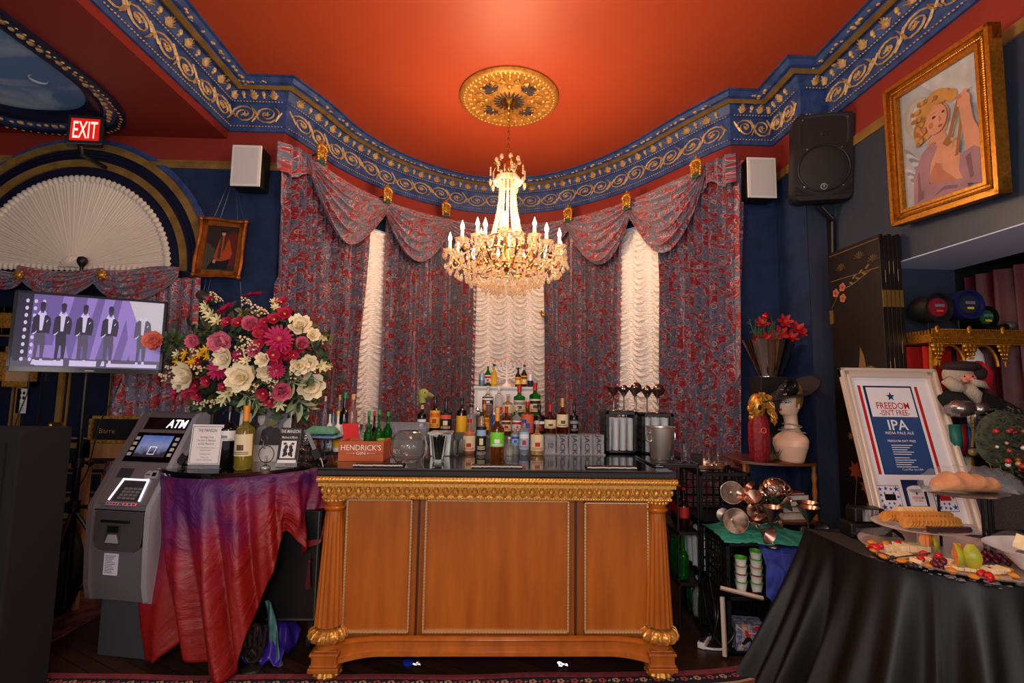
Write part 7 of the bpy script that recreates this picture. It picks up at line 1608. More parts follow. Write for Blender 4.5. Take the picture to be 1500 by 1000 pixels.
for k in range(5):
 x0=2.455+.028*k;p=MB();p.box(x0,x0+.025,2.99,3.47,.02,ztop-.012*(k%2));pn=p.build('panel',lac if k else lac,t,False,bevel=.002)
 p=MB();p.box(x0+.002,x0+.023,2.985,2.991,2.10,2.21);p.build('brass_hinge',M('worn_brass',(170,132,66),.4,.8),pn,False)
 p=MB()
 for q in range(14):z=R_(.2,2.5);p.box(x0+R_(-.001,.02),x0+R_(.003,.006)+.001,2.9885,2.9895,z,z+R_(.02,.12))
 if k:p=MB();[p.box(x0-.0012,x0+.0012,2.9885,2.9895,z_,z_+.08)for z_ in(R_(.9,1.2),R_(1.5,2.0),R_(2.2,2.45))];p.build('chipped_edge',M('chipped_cream',(170,150,130),.8),pn,False)
F=Fr((2.4545,3.47,0),(0,-1,0),(0,0,1));pl=[M('painted_gold_line',(124,84,50),.5),M('painted_leaf_tan',(120,92,54),.5),M('painted_leaf_rust',(140,62,30),.5),M('painted_blossom',(180,110,84),.5)]
p=MB();p.rect(F,.01,.47,ztop-.03,ztop-.025,0,.001,0);p.rect(F,.01,.47,ztop-.22,ztop-.215,0,.001,0)
for cx,cz in((.12,ztop-.16),(.30,ztop-.12),(.42,ztop-.17)):
 for k in range(9):a=PI*k/8;p.poly(F,[(cx,cz),(cx+.05*math.cos(a)-.003,cz+.05*math.sin(a)),(cx+.05*math.cos(a)+.003,cz+.05*math.sin(a))],0,.001,1)
for a_,b2 in(((0.01,2.16),(.10,2.27)),((.10,2.27),(.24,2.30)),((.24,2.30),(.40,2.36))):p.poly(F,[a_,b2,(b2[0],b2[1]+.006),(a_[0],a_[1]+.006)],0,.001,1)
for cx,cz in((.06,2.27),(.13,2.30),(.13,2.22)):
 for k in range(5):p.ell(F,cx+.018*math.cos(k*1.257),cz+.018*math.sin(k*1.257),.014,.014,.0012,.0008,3,10)
 p.ell(F,cx,cz,.01,.01,.002,.0008,2,8)
for k in range(6):p.ell(F,.22+.03*k,2.31+.03*(k%2)+.01*k,.022,.008,.001,.001,1,10,.6 if k%2 else-.5)
def leafp(cx,cz,s_,mi,rot=0):
 pts=[]
 for k in range(14):
  a=2*PI*k/14+rot;r=s_*(1 if k%2==0 else .52)*(1.15 if k==0 else 1);pts.append((cx+r*math.cos(a),cz+r*math.sin(a)))
 p.poly(F,pts,.001,.001,mi)
for cx,cz,s_,mi,ro in((.17,1.02,.07,2,.3),(.26,.93,.06,2,1),(.30,.82,.05,1,.5),(.38,.86,.055,1,1.2),(.10,.74,.045,1,.2),(.22,1.18,.035,1,.8),(.28,1.10,.035,1,.1),(.14,1.25,.03,1,.4),(.3,.6,.05,1,.9)):leafp(cx,cz,s_,mi,ro)
p.poly(F,[(.23,1.62),(.26,1.78),(.27,1.86),(.30,1.80),(.315,1.72),(.36,1.73),(.42,1.70),(.47,1.70),(.44,1.66),(.35,1.60)],.001,.001,1)
for a_,b2 in(((.10,.5),(.18,1.0)),((.3,.5),(.30,.82)),((.36,.5),(.39,.86))):p.poly(F,[a_,(a_[0]+.006,a_[1]),(b2[0]+.004,b2[1]),b2],0,.001,1)
p.build('painted_branches',pl,t,False)
p=MB();
for z in(2.05,.5):p.box(2.449,2.456,3.45,3.478,z,z+.10)
p.build('side_hinge',M('worn_brass',(170,132,66),.4,.8),t,False)
t=thing('loudspeaker','big black moulded loudspeaker tilted down on a wall bracket','speaker',(0,0,0));w,h,d=.40,.66,.34;sb=M('black_moulded_speaker',(26,23,24),.5,bump=(220,.12))
p=MB()
def rr(x,z,r,n=6):
 out=[]
 for cx,cz,a0 in((x-r,z-r,0),(-x+r,z-r,PI/2),(-x+r,-z+r,PI),(x-r,-z+r,1.5*PI)):
  for k in range(n+1):a=a0+PI/2*k/n;out.append((cx+r*math.cos(a),cz+r*math.sin(a)))
 return out
lay=[(w/2*.97,h/2*.97,-.01),(w/2,h/2,.01),(w/2,h/2,.06),(w/2*.96,h/2*.97,.16),(w/2*.66,h/2*.88,.30),(w/2*.60,h/2*.84,.34)]
vs=[];m_=None
for x,z,y in lay:q=rr(x,z,.05);m_=len(q);vs+=[(a,y,b2)for a,b2 in q]
fs=[(k*m_+i,k*m_+(i+1)%m_,(k+1)*m_+(i+1)%m_,(k+1)*m_+i)for k in range(len(lay)-1)for i in range(m_)]+[tuple(range(m_-1,-1,-1)),tuple((len(lay)-1)*m_+i for i in range(m_))]
p.add(vs,[tuple(reversed(f))for f in fs]);p.build('cabinet',sb,t,ang=35)
p=MB();F=Fr((0,-.010,0),(1,0,0),(0,0,1));
p.grid(lambda u,v:(lambda a,r:V((r*math.cos(a)*.165,-.012+.02*(1-r)*0-(.012*math.sqrt(max(0,1-r*r))),-.085+r*math.sin(a)*.165)))(2*PI*u,v),48,6,0,closeu=True);p.build('woofer_grille',M('black_speaker_mesh',(34,31,32),.6,bump=(500,.3)),t)
p=MB();p.tube([(.172*math.cos(a),-.014,-.085+.172*math.sin(a))for a in[k*PI/24 for k in range(48)]],.007,8,closed=True);p.build('woofer_ring',sb,t)
p=MB()
def horn(u,v):
 x=(u-.5)*.36;z=.315-.22*v;e=max(0,1-((u-.5)/.42)**2)*max(0,1-((v-.62)/.55)**2);return V((x,-.011+.055*e if e>0 else-.011,z))
p.grid(lambda u,v:horn(u,v)+V((0,-.002,0)),30,20);p.build('horn',M('horn_black',(36,33,34),.4),t)
p=MB();p.rect(F,-.028,.028,.155,.185,-.03,.035);p.build('horn_throat',sb,t,False,bevel=.008)
p=MB()
for s_ in(-1,1):
 for k in range(3):p.poly(F,[(s_*.19,-.21-.03*k),(s_*(.13-.03*k),-.255-.012*k),(s_*(.125-.03*k),-.262-.012*k),(s_*.19,-.222-.03*k)],.002,.003)
p.build('bass_vent',blkm,t,False)
p=MB();p.ell(F,0,-.225,.024,.024,.012,.003,0,24);p.ell(F,0,-.225,.018,.018,.0155,.001,1,24);p.poly(F,[(-.010,-.237),(-.002,-.222),(-.012,-.216),(.004,-.212),(.010,-.216),(.002,-.226),(.010,-.236),(.001,-.231)],.017,.001,0);p.build('badge',[chrome,blk],t,False)
p=MB()
for x,z in((-.15,.28),(.15,.28),(-.13,-.22),(.13,-.22),(.115,.06),(-.115,.06)):p.ell(F,x,z,.006,.006,.001,.004,0,10)
p.build('screws',chrome,t,False)
P0=at(1209,228,Y=3.40);place(t,P0+V((.0,.02,-.0)),(.12,.02,-.28))
p=MB();c=V((P0.x+.06,3.56,P0.z-.36));p.tube([P0+V((.03,.15,-.32)),c,V((c.x+.10,3.58,c.z-.08)),V((c.x+.10,3.60,c.z-.45))],.016,8);p.tube([P0+V((.08,.18,-.32)),V((c.x+.10,3.57,c.z-.06))],.012,8);p.box(c.x+.08,c.x+.12,3.59,3.63,c.z-.5,c.z-.05);tag(p.build('speaker_bracket',blk),'black angled wall bracket under the big loudspeaker','bracket')
t=thing('angel_painting','large gilt framed painting of a curly haired winged child playing a lyre','painting',(0,0,0))
TL,TR_,BL_,BR2=at(1296,138,Y=3.03),at(1443,38,X=2.40),at(1310,332,Y=3.0),at(1475,284,X=2.42)
XX=2.52;TL=at(1295,139,X=XX-.06);TR_=at(1443,38,X=XX-.06);BL_=at(1310,332,X=XX);BR2=at(1475,284,X=XX)
O=BL_;Xd=((BR2-BL_)+(TR_-TL));Yd=((TL-BL_)+(TR_-BR2));w=Xd.length/2;h=Yd.length/2;Xn=Xd.normalized();Yn=(Yd-Xn*Yd.dot(Xn)).normalized();F=(O,Xn,Yn)
gf=M('painting_gilt',(196,134,48),.35,.75,var=((160,100,30),60,3,.2));p=MB();fw=.085
for e in((0,w,0,fw),(0,w,h-fw,h),(0,fw,0,h),(w-fw,w,0,h)):p.rect(F,*e,-.05,.05)
for e in((0,w,0,.022),(0,w,h-.022,h),(0,.022,0,h),(w-.022,w,0,h)):p.rect(F,*e,0,.022)
for e in((fw-.018,w-fw+.018,fw-.018,fw),(fw-.018,w-fw+.018,h-fw,h-fw+.018),(fw-.018,fw,fw,h-fw),(w-fw,w-fw+.018,fw,h-fw)):p.rect(F,*e,0,.012)
Nn=Xn.cross(Yn)
for a_,b2,n in(((.045,.045),(w-.045,.045),int(w/.014)),((.045,h-.045),(w-.045,h-.045),int(w/.014)),((.045,.045),(.045,h-.045),int(h/.014)),((w-.045,.045),(w-.045,h-.045),int(h/.014))):
 for k in range(n+1):q=O+Xn*(a_[0]+(b2[0]-a_[0])*k/n)+Yn*(a_[1]+(b2[1]-a_[1])*k/n)+Nn*.004;p.ball(q,.0085,0,5,4)
p.build('frame',gf,t,ang=30)
pc_=dict(sky=(166,170,180),sky2=(190,190,194),skin=(206,142,112),skin2=(180,112,86),hair=(196,140,70),hair2=(160,106,52),robe=(158,116,128),robe2=(122,84,98),wing=(186,190,200),wing2=(128,134,150),lyre=(150,96,50),eye=(60,44,40),lip=(160,70,62),halo=(176,160,120))
km={k:i for i,k in enumerate(pc_)};pms=[M('canvas_'+k,c,.55,var=(tuple(int(x*.82)for x in c),9,4,.3))for k,c in pc_.items()]
G=(O+Xn*fw+Yn*fw+Nn*-.02,Xn,Yn);iw,ih=w-2*fw,h-2*fw;p=MB();p.rect(G,0,iw,0,ih,0,.004,km['sky'])
dd=[.0045]
def AQ(pts,m_):dd[0]+=.0002;p.poly(G,[(min(1,max(0,a))*iw,min(1,max(0,b2))*ih)for a,b2 in pts],dd[0],.0002,km[m_])
def AE(cx,cy,a,b2,m_,rot=0):
 dd[0]+=.0002;p.ell(G,cx*iw,cy*ih,a*iw,b2*ih,dd[0],.0002,km[m_],24,rot)
AQ([(.3,1),(1,1),(1,.6),(.7,.7)],'sky2');AQ([(.45,.55),(.9,.6),(1,.4),(.6,.35)],'sky2')
for k in range(7):AE(.12+.03*k,.44-.035*k,.16-.012*k,.022,'wing' if k%2 else 'wing2',-.9+.1*k)
for k in range(5):AE(.10+.025*k,.30-.035*k,.12,.02,'wing2' if k%2 else 'wing',-.7)
AE(.27,.72,.20,.19,'halo',.3);AE(.28,.72,.185,.175,'sky',.3);AE(.29,.72,.15,.14,'halo',.3);AE(.295,.72,.14,.13,'sky2',.3)
AE(.40,.70,.20,.145,'hair');AE(.30,.62,.13,.10,'hair2');AE(.58,.80,.10,.05,'hair2',.3);AE(.52,.82,.14,.06,'hair',-.2);AE(.68,.77,.07,.05,'hair',.2);AE(.27,.56,.08,.06,'hair')
AQ([(.36,.50),(.55,.56),(.60,.46),(.72,.40),(.62,.30),(.34,.38)],'skin');AE(.50,.64,.145,.125,'skin',-.2);AQ([(.42,.54),(.52,.50),(.60,.53),(.62,.58),(.50,.60)],'skin');AE(.36,.62,.07,.10,'hair');AE(.42,.76,.13,.05,'hair')
for k in range(26):a=k*.9;AE(.40+.15*math.cos(a)-.04*(k%3),.74+.10*math.sin(a)*(1 if math.sin(a)>0 else .5),.03,.018,'hair2' if k%2 else 'hair',a)
for k in range(12):AE(.27+.03*math.cos(k*2),.66-.014*k,.03,.018,'hair2' if k%2 else 'hair',k*.7)
AE(.50,.64,.13,.115,'skin',-.2);AE(.335,.60,.028,.03,'skin2')
AE(.47,.665,.026,.011,'eye',.1);AE(.59,.675,.020,.010,'eye',.1);AQ([(.43,.69),(.50,.70),(.50,.705),(.43,.697)],'hair2');AQ([(.535,.67),(.565,.62),(.545,.605),(.53,.615)],'skin2');AE(.545,.575,.028,.010,'lip',.1);AE(.43,.61,.03,.025,'skin2')
AQ([(.14,.0),(.16,.25),(.30,.42),(.44,.47),(.52,.40),(.36,.32),(.32,.16),(.40,0)],'robe');AQ([(.2,.02),(.22,.25),(.36,.40),(.30,.22),(.28,.04)],'robe2')
AQ([(.38,.36),(.50,.46),(.62,.40),(.74,.30),(.88,.22),(.92,.10),(.74,.08),(.50,.12),(.36,.18)],'skin');AE(.58,.34,.17,.12,'skin',-.5);AQ([(.36,.18),(.46,.30),(.62,.22),(.80,.14),(.74,.06),(.4,.1)],'skin2');AQ([(.52,.36),(.66,.36),(.90,.16),(.86,.07),(.70,.10),(.54,.22)],'skin');AQ([(.24,.3),(.40,.46),(.50,.42),(.40,.30),(.36,.12),(.26,.1)],'robe')
AQ([(.62,.42),(.655,.42),(.78,.66),(.80,.72),(.765,.72),(.63,.46)],'lyre');AQ([(.70,.28),(.74,.28),(.845,.66),(.82,.68)],'lyre');AQ([(.56,.42),(.62,.46),(.68,.40),(.62,.38)],'lyre')
for k in range(3):AQ([(.65+.02*k,.32+.02*k),(.654+.02*k,.32+.02*k),(.80+.01*k,.68),(.796+.01*k,.68)],'halo')
AQ([(.84,.24),(.80,.50),(.78,.64),(.90,.68),(.93,.50),(1,.38),(1,.16),(.9,.14)],'skin');AE(.84,.68,.07,.055,'skin',.4);AE(.80,.72,.035,.018,'skin2',.6);AE(.85,.735,.04,.018,'skin',.4);AE(.79,.66,.03,.016,'skin',.2)
AQ([(.76,.28),(.92,.30),(1,.26),(1,.0),(.80,.04),(.74,.16)],'robe');AQ([(.82,.24),(.86,.06),(.90,.08),(.88,.26)],'robe2');AQ([(.30,.0),(.36,.14),(.60,.10),(.80,.08),(.84,0)],'robe');AQ([(.40,.02),(.56,.08),(.72,.05),(.7,.03),(.55,.05)],'robe2')
p.build('canvas',pms,t,False)
RZ=.785;RX0,RX1,RY0,RY1=1.745,3.05,1.965,2.76
t=thing('buffet_table','buffet table hidden under a floor length black cloth','table',(2.4,2.4,0));p=MB();p.poly((V((0,0,RZ)),V((1,0,0)),V((0,1,0))),[(RX0+.005,RY1-.005),(RX0+.005,RY0+.42),(RX0+.06,RY0+.21),(RX0+.21,RY0+.06),(RX0+.42,RY0+.005),(RX1-.005,RY0+.005),(RX1-.005,RY1-.005)],-.03,.026);p.build('table_top',dwood,t,False)
for x in(RX0+.06,RX1-.06):
 for y in(RY0+.16,RY1-.06):p=MB();x=max(x,RX0+.16);p.box(x-.02,x+.02,y-.02,y+.02,0,RZ-.03);p.build('leg',dwood,t,False)
bcl=M('black_polyester_cloth',(13,11,12),.5)
loop=[]
def addl(a,b_,n):
 for k in range(n):loop.append(V(a).lerp(V(b_),k/n))
RC=.42;addl((RX0,RY1),(RX0,RY0+RC),30)
for k in range(40):loop.append(V((RX0+RC-RC*math.cos(PI/2*k/40),RY0+RC-RC*math.sin(PI/2*k/40))))
addl((RX0+RC,RY0),(RX1,RY0),90)
loop.append(V((RX1,RY0)))
nL=len(loop)-1
def tcl(u,v):
 k=u*nL;i=min(int(k),nL-1);q=loop[i].lerp(loop[i+1],k-i);s_=k/10
 t_=(loop[min(i+1,nL)]-loop[max(i-1,0)]).normalized();n_=V((t_.y,-t_.x));n_=n_ if n_.x+n_.y<0 else-n_
 f_=max(0,1-abs(i-50)/20);base=.12+.20*max(0,(q.y-RY0)/(RY1-RY0))if i<50 else .12
 w_=(math.sin(s_*2.1+.7)+.55*math.sin(s_*4.3+2.2)+.45*math.sin(s_*8.9+v*2))*(.075*v**.9)
 out=.004+base*v**1.2+w_*(.9)+.06*f_*v
 z=RZ+.001-(RZ-.006)*v
 return V((q.x+n_.x*out,q.y+n_.y*out,z))
p=MB();p.grid(tcl,330,44,0);p.poly((V((0,0,RZ)),V((1,0,0)),V((0,1,0))),[(q.x,q.y)for q in loop]+[(RX1,RY1)],-.003,.0035);o=p.build('black_tablecloth',bcl,ang=180);tag(o,'floor length black cloth hanging in folds over the buffet table','tablecloth');TT=RZ+.002
t=thing('black_document_case','black strapped case with clear window at the back left corner of the buffet','case',(0,0,0));p=MB();p.box(-.11,.10,-.05,.06,0,.075);p.box(-.075,.08,-.03,.055,.075,.15);p.build('case',blk,t,False,bevel=.008)
p=MB();p.rect(XF((0,-.051,0)),-.09,.09,.02,.055,0,.006);p.build('front_strip',M('charcoal_strip',(44,42,44),.4),t,False);p=MB();p.ell(XF((0,-.058,.037)),0,0,.010,.010,0,.004);p.build('button',brass,t,False)
p=MB();p.rect(XF((0,-.031,.075)),-.04,.045,.01,.07,0,.003);p.build('clear_window',M('striped_window',(170,166,168),.15,var=((40,38,42),60,1,.1,(1,.1,.1))),t,False)
p=MB();p.tube([(.10,0,.06),(.15,-.03,.02),(.12,-.10,.006),(-.02,-.11,.006),(-.11,-.05,.03)],.010,6);p.build('strap',blkm,t)
c=at(1240,772,Z=TT+.003);place(t,(c.x,2.62,TT),(0,0,-.1))
O=at(1283,777,Y=2.66);O.z=TT;U_=at(1215,540,Y=2.90)-O;RWx=at(1437,771,Y=2.66).x-O.x
t=thing('framed_poster','silver framed beer poster leaning on the folding screen','poster',O);Yn=V((0,U_.y,U_.z)).normalized();w,h=RWx,V((0,U_.y,U_.z)).length;F=(O,V((1,0,0)),Yn)
fr_m=M('champagne_frame',(226,206,188),.3,.3);p=MB();fw=.055
for e in((0,w,0,fw),(0,w,h-fw,h),(0,fw,0,h),(w-fw,w,0,h)):p.rect(F,*e,0,.02)
for e in((0,w,0,.018),(0,w,h-.018,h),(0,.018,0,h),(w-.018,w,0,h)):p.rect(F,*e,.02,.012)
for e in((fw-.016,w-fw+.016,fw-.016,fw),(fw-.016,w-fw+.016,h-fw,h-fw+.016),(fw-.016,fw,fw,h-fw),(w-fw,w-fw+.016,fw,h-fw)):p.rect(F,*e,.02,.006)
p.build('frame',fr_m,t,False,bevel=.002)
pw=M('poster_white',(232,226,228),.25);pn_=M('poster_navy',(26,40,84),.3);pb_=M('poster_blue',(46,74,124),.3);pr2_=M('poster_red',(186,34,36),.3)
p=MB();p.rect(F,fw-.004,w-fw+.004,fw-.004,h-fw+.004,.002,.004,0)
def U(a):return a*w
def Vv(a):return a*h
p.rect(F,U(.158),U(.188),Vv(.335),Vv(.89),.006,.001,3);p.rect(F,U(.748),U(.778),Vv(.345),Vv(.885),.006,.001,3)
p.rect(F,U(.213),U(.718),Vv(.335),Vv(.888),.006,.001,1);p.rect(F,U(.222),U(.708),Vv(.34),Vv(.685),.007,.001,2);p.rect(F,U(.238),U(.700),Vv(.687),Vv(.877),.007,.0012,0)
p.star(F,U(.472),Vv(.818),.028,.009,.001,1);p.star(F,U(.478),Vv(.815),.014,.0102,.0006,2)
p.text(F,'FREEDOM',.056,U(.47),Vv(.738),.009,.0006,3,.82,.010);p.text(F,"-ISN'T FREE-",.047,U(.47),Vv(.696),.009,.0006,3,.74,.008)
p.text(F,'IPA',.085,U(.465),Vv(.605),.009,.0006,0,1.0,.012);p.text(F,'INDIA PALE ALE',.022,U(.465),Vv(.578),.009,.0006,0,1.1,.003);p.text(F,'* * * * * * *',.02,U(.465),Vv(.553),.009,.0006,3,1.2,.003);p.text(F,"FREEDOM ISN'T FREE",.018,U(.465),Vv(.530),.009,.0006,0,1.0,.002)
for k in range(10):p.rect(F,U(.35),U(.56-.03*(k%3)),Vv(.508-.0135*k-.008*(k>4)),Vv(.512-.0135*k-.008*(k>4)),.009,.0006,0)
p.text(F,'Cool Man the USA',.016,U(.50),Vv(.36),.009,.0006,0,1.0,.001)
for x0,x1 in((.105,.315),(.635,.845)):
 p.rect(F,U(x0),U(x1),Vv(.125),Vv(.272),.006,.001,4);p.rect(F,U(x0)+.003,U(x1)-.003,Vv(.125)+.003,Vv(.272)-.003,.007,.001,0)
 for i,(a_,b2,r_)in enumerate(((.12,.85,.013),(.38,.88,.013),(.62,.85,.010),(.86,.86,.017),(.10,.62,.010),(.10,.40,.010),(.15,.16,.018),(.42,.14,.010),(.62,.30,.010),(.62,.12,.012),(.86,.17,.018),(.88,.55,.010),(.4,.3,.009),(.28,.70,.008),(.70,.70,.008))):p.star(F,U(x0+(x1-x0)*a_),Vv(.125+.147*b2),r_,.0082,.0006,5)
 p.rect(F,U(x0+(x1-x0)*.26),U(x0+(x1-x0)*.76),Vv(.125+.147*.42),Vv(.125+.147*.66),.0084,.001,4 if x0<.5 else 3)
p.rect(F,U(.352),U(.575),Vv(.09),Vv(.305),.006,.002,1)
p.rect(F,U(.39),U(.535),Vv(.10),Vv(.25),.008,.010,0);p.ell(F,U(.4625),Vv(.25),U(.0725),Vv(.022),.008,.010,0,24);p.rect(F,U(.39),U(.535),Vv(.10),Vv(.155),.0182,.001,2);p.star(F,U(.4625),Vv(.226),.010,.0184,.0005,1);p.text(F,'FREEDOM',.018,U(.4625),Vv(.195),.0184,.0005,3,.82,.003);p.text(F,"ISN'T FREE",.013,U(.4625),Vv(.180),.0184,.0005,3,.8,.002);p.text(F,'IPA',.04,U(.4625),Vv(.112),.0195,.0005,0,1,.006)
p.build('print',[pw,pn_,pb_,pr2_,M('poster_black',(18,18,24),.3),M('poster_star_blue',(36,66,170),.3)],t,False,label='red, white and blue poster print')
cpz=at(1348,770,Y=2.42).z;cpx=at(1348,770,Y=2.42).x;t=thing('cracker_plate','pale oval plate raised before the poster, piled with crackers','plate',(cpx,2.42,TT))
p=MB();p.lathe([(.06,TT),(.05,TT+.005),(.02,TT+.012),(.02,cpz-.02),(.05,cpz-.012),(.14,cpz-.008),(.208,cpz+.004),(.212,cpz+.008),(.205,cpz+.008),(.14,cpz-.002),(.001,cpz-.002)],(cpx,2.42,0),56,sy=.85);p.build('plate',M('pale_china',(214,196,186),.25),t)
crk=M('golden_cracker',(206,142,62),.7,var=((176,108,40),40,3,.2));pale=M('pale_cracker',(226,190,140),.75,var=((200,156,104),40,3,.2))
q=MB();q.lathe([(.030,0),(.0315,.0025),(.030,.005),(.001,.005)],(0,0,0),8,flute=lambda w_,k:1+.03*math.cos(8*w_));q0=q.build('cracker',crk);first_=True
LBc='golden cracker in the overlapping rows on the raised plate'
for row,(n_,x0,yy,zz_,tl)in enumerate(((15,-.13,-.07,.010,.95),(14,-.10,-.015,.022,.95),(12,-.15,.03,.012,.9))):
 for k in range(n_):
  loc=(cpx+x0+.0175*k,2.42+yy+.004*math.sin(k),cpz+zz_+.024);rot=(R_(-.08,.08),-tl,.25)
  if row==0 and k==0:tag(q0,LBc,'cracker','golden crackers on the raised plate');place(q0,loc,rot)
  else:dup(q0,loc,rot)
q=MB();q.lathe([(.032,0),(.034,.004),(.032,.008),(.001,.009)],(0,0,0),14);q1=q.build('round_cracker',pale);tag(q1,'pale round cracker fanned along the back of the raised plate','cracker','pale round crackers on the raised plate');place(q1,(cpx-.06,2.42+.05,cpz+.050),(.5,-.8,0))
for k in range(1,9):dup(q1,(cpx-.06+.02*k,2.42+.05,cpz+.050),(.5,-.8,0))
q2=dup(q1,(cpx+.13,2.36,cpz+.012),(.1,.1,0),label='pale round cracker lying loose at the right of the raised plate',group='loose pale crackers');dup(q2,(cpx+.155,2.40,cpz+.020),(-.1,.2,.3));dup(q2,(cpx+.12,2.43,cpz+.016),(.2,-.1,.6))
p=MB();p.tube([(cpx-.05,2.42-.135,cpz+.020),(cpx+.13,2.42-.125,cpz+.018)],.014,6);p.box(cpx-.075,cpx-.05,2.42-.15,2.42-.12,cpz+.008,cpz+.032);tag(p.build('cheese_knife',M('dark_plum_handle',(62,36,40),.35)),'knife with dark handle resting on the front of the raised plate','knife')
bz_=at(1413,722,Y=2.30).z;bx_=at(1413,722,Y=2.30).x;t=thing('tier_stand','black wire tier stand holding the wrapped loaf above the buffet','stand',(bx_,2.3,TT));ws=M('black_wire',(26,26,28),.35,.6)
for x,y in((bx_-.0,2.22),(bx_+.03,2.22),(bx_-.02,2.42),(bx_+.17,2.34)):p=MB();p.tube([(x,y,TT+.002),(x,y,bz_)],.006,8);p.build('post',ws,t)
p=MB();p.lathe([(.16,bz_-.003),(.175,bz_+.002),(.18,bz_+.010),(.174,bz_+.010),(.001,bz_+.003)],(bx_,2.30,0),48,sy=.75);p.build('plate',M('foil_tray',(150,146,146),.25,.9),t)
def loaf(u,v):
 a=2*PI*u;x=-1+2*v;r=math.sqrt(max(0,1-x**4));s_=.92+.08*math.sin(x*9);return V((bx_-.01+.155*x,2.29+.07*r*s_*math.cos(a),bz_+.012+.045*r*s_*(math.sin(a)+1)*(.95+.1*math.sin(x*14+a))))
p=MB();p.grid(loaf,28,40,0,closeu=True);tag(p.build('bread_loaf',M('crusty_bread',(196,112,36),.6,var=((212,146,66),12,4,.15),bump=(60,.3))),'long crusty golden loaf on the wire tier stand','bread')
film=M('cling_film',(235,235,240),.05,trans=.0,alpha=.10)
def filmp(u,v):
 a=2*PI*u;x=-1+2*v;r=max(.12,math.sqrt(max(0,1-abs(x)**3)));return V((bx_+.02+.24*x,2.29+.09*r*math.cos(a),bz_+.012+.058*r*(math.sin(a)+1)-.03*max(0,x-.6)+.006*math.sin(a*9+x*20)))
p=MB();p.grid(filmp,40,40,0,closeu=True);tag(p.build('plastic_wrap',film),'clear plastic wrap twisted round the loaf','wrap')
PC=V((2.15,2.285,TT));PR_=.365;t=thing('cheese_platter','large round silver platter of cheese and fruit on the buffet','platter',PC)
p=MB();p.lathe([(.15,.001),(.16,.006),(.30,.010),(PR_-.02,.020),(PR_,.030),(PR_+.004,.034),(PR_-.004,.034),(PR_-.03,.024),(.29,.015),(.001,.013)],PC,88);p.build('platter',M('silver_pink_platter',(222,200,190),.25,.5),t)
p=MB()
for k in range(70):
 a=3.1+R_(0,2.4);rr_=PR_+R_(-.02,.02);b0=V((PC.x+rr_*math.cos(a),PC.y+rr_*math.sin(a),TT+R_(.002,.022)));p.ball(b0,R_(.006,.016),0,5,4,(1.5,1,.6))
tag(p.build('foil_crumple',chrome),'crumpled foil edging poking out under the big platter','foil')
PZ=TT+.016
def pp(px,py,z=PZ+.01):q=at(px,py,Z=z);return q
apr=MB();apr.ball((0,0,0),.026,0,12,8,(1,.8,.42));a0=apr.build('dried_apricot',M('apricot_orange',(214,140,40),.5,var=((186,106,26),30,2,.2)));tag(a0,'dried apricot at the upper left rim of the platter','apricot','dried apricots on the platter')
AP=[((1269,793),None),((1266,800),'dried apricot at the far left rim of the platter'),((1271,806),'dried apricot at the left rim, below the leftmost one'),((1291,794),'dried apricot behind the two strawberry halves'),((1322,794),'dried apricot behind the sliced cheese'),((1285,815),'dried apricot at the left front rim of the platter'),((1315,822),'dried apricot before the sliced cheese'),((1328,826),'dried apricot beside the dark berries'),((1356,830),'dried apricot at the front rim beside the jellied grapes'),((1394,838),'dried apricot under the front papaya wedge'),((1428,847),'dried apricot beside the front strawberries'),((1462,848),'dried apricot at the right front rim, left of the pair'),((1482,835),'dried apricot by the white dish'),((1492,845),'dried apricot at the right edge of the picture')]
for k,((x,y),lb)in enumerate(AP):
 q=pp(x,y,PZ+.014);q=V((PC.x,PC.y,q.z)).lerp(q,.93)
 if k==0:place(a0,q,(0,0,.3))
 else:dup(a0,q,(R_(-.2,.2),R_(-.2,.2),R_(0,3)),R_(.75,.95),label=lb)
sm=MB();sm.ball((0,0,0),.022,0,12,9,(.85,.85,1.15));s0=sm.build('strawberry',M('strawberry_red',(204,28,34),.3,var=((160,14,22),60,1,.15)));tag(s0,'strawberry half at the left of the platter, left of the pair','strawberry','strawberries on the platter')
ST=[((1280,802),None),((1289,801),'strawberry half at the left of the platter, right of the pair'),((1315,796),'strawberry piece behind the sliced cheese block'),((1349,818),'strawberry in the middle of the platter beside dark berries'),((1352,812),'strawberry half standing in the middle of the platter'),((1374,814),'strawberry just left of the front papaya wedges, rear of three'),((1380,820),'strawberry left of the front papaya wedges, front of three'),((1371,819),'small strawberry left of the front papaya wedges'),((1438,840),'dark red strawberry right of the papaya wedges, left of the pair'),((1449,844),'bright strawberry half right of the papaya wedges, right of the pair')]
for k,((x,y),lb)in enumerate(ST):
 q=pp(x,y,PZ+.024)
 if k==0:place(s0,q,(1.2,0,.5))
 else:dup(s0,q,(R_(.6,1.6),0,R_(0,3)),R_(.7,.9),label=lb)
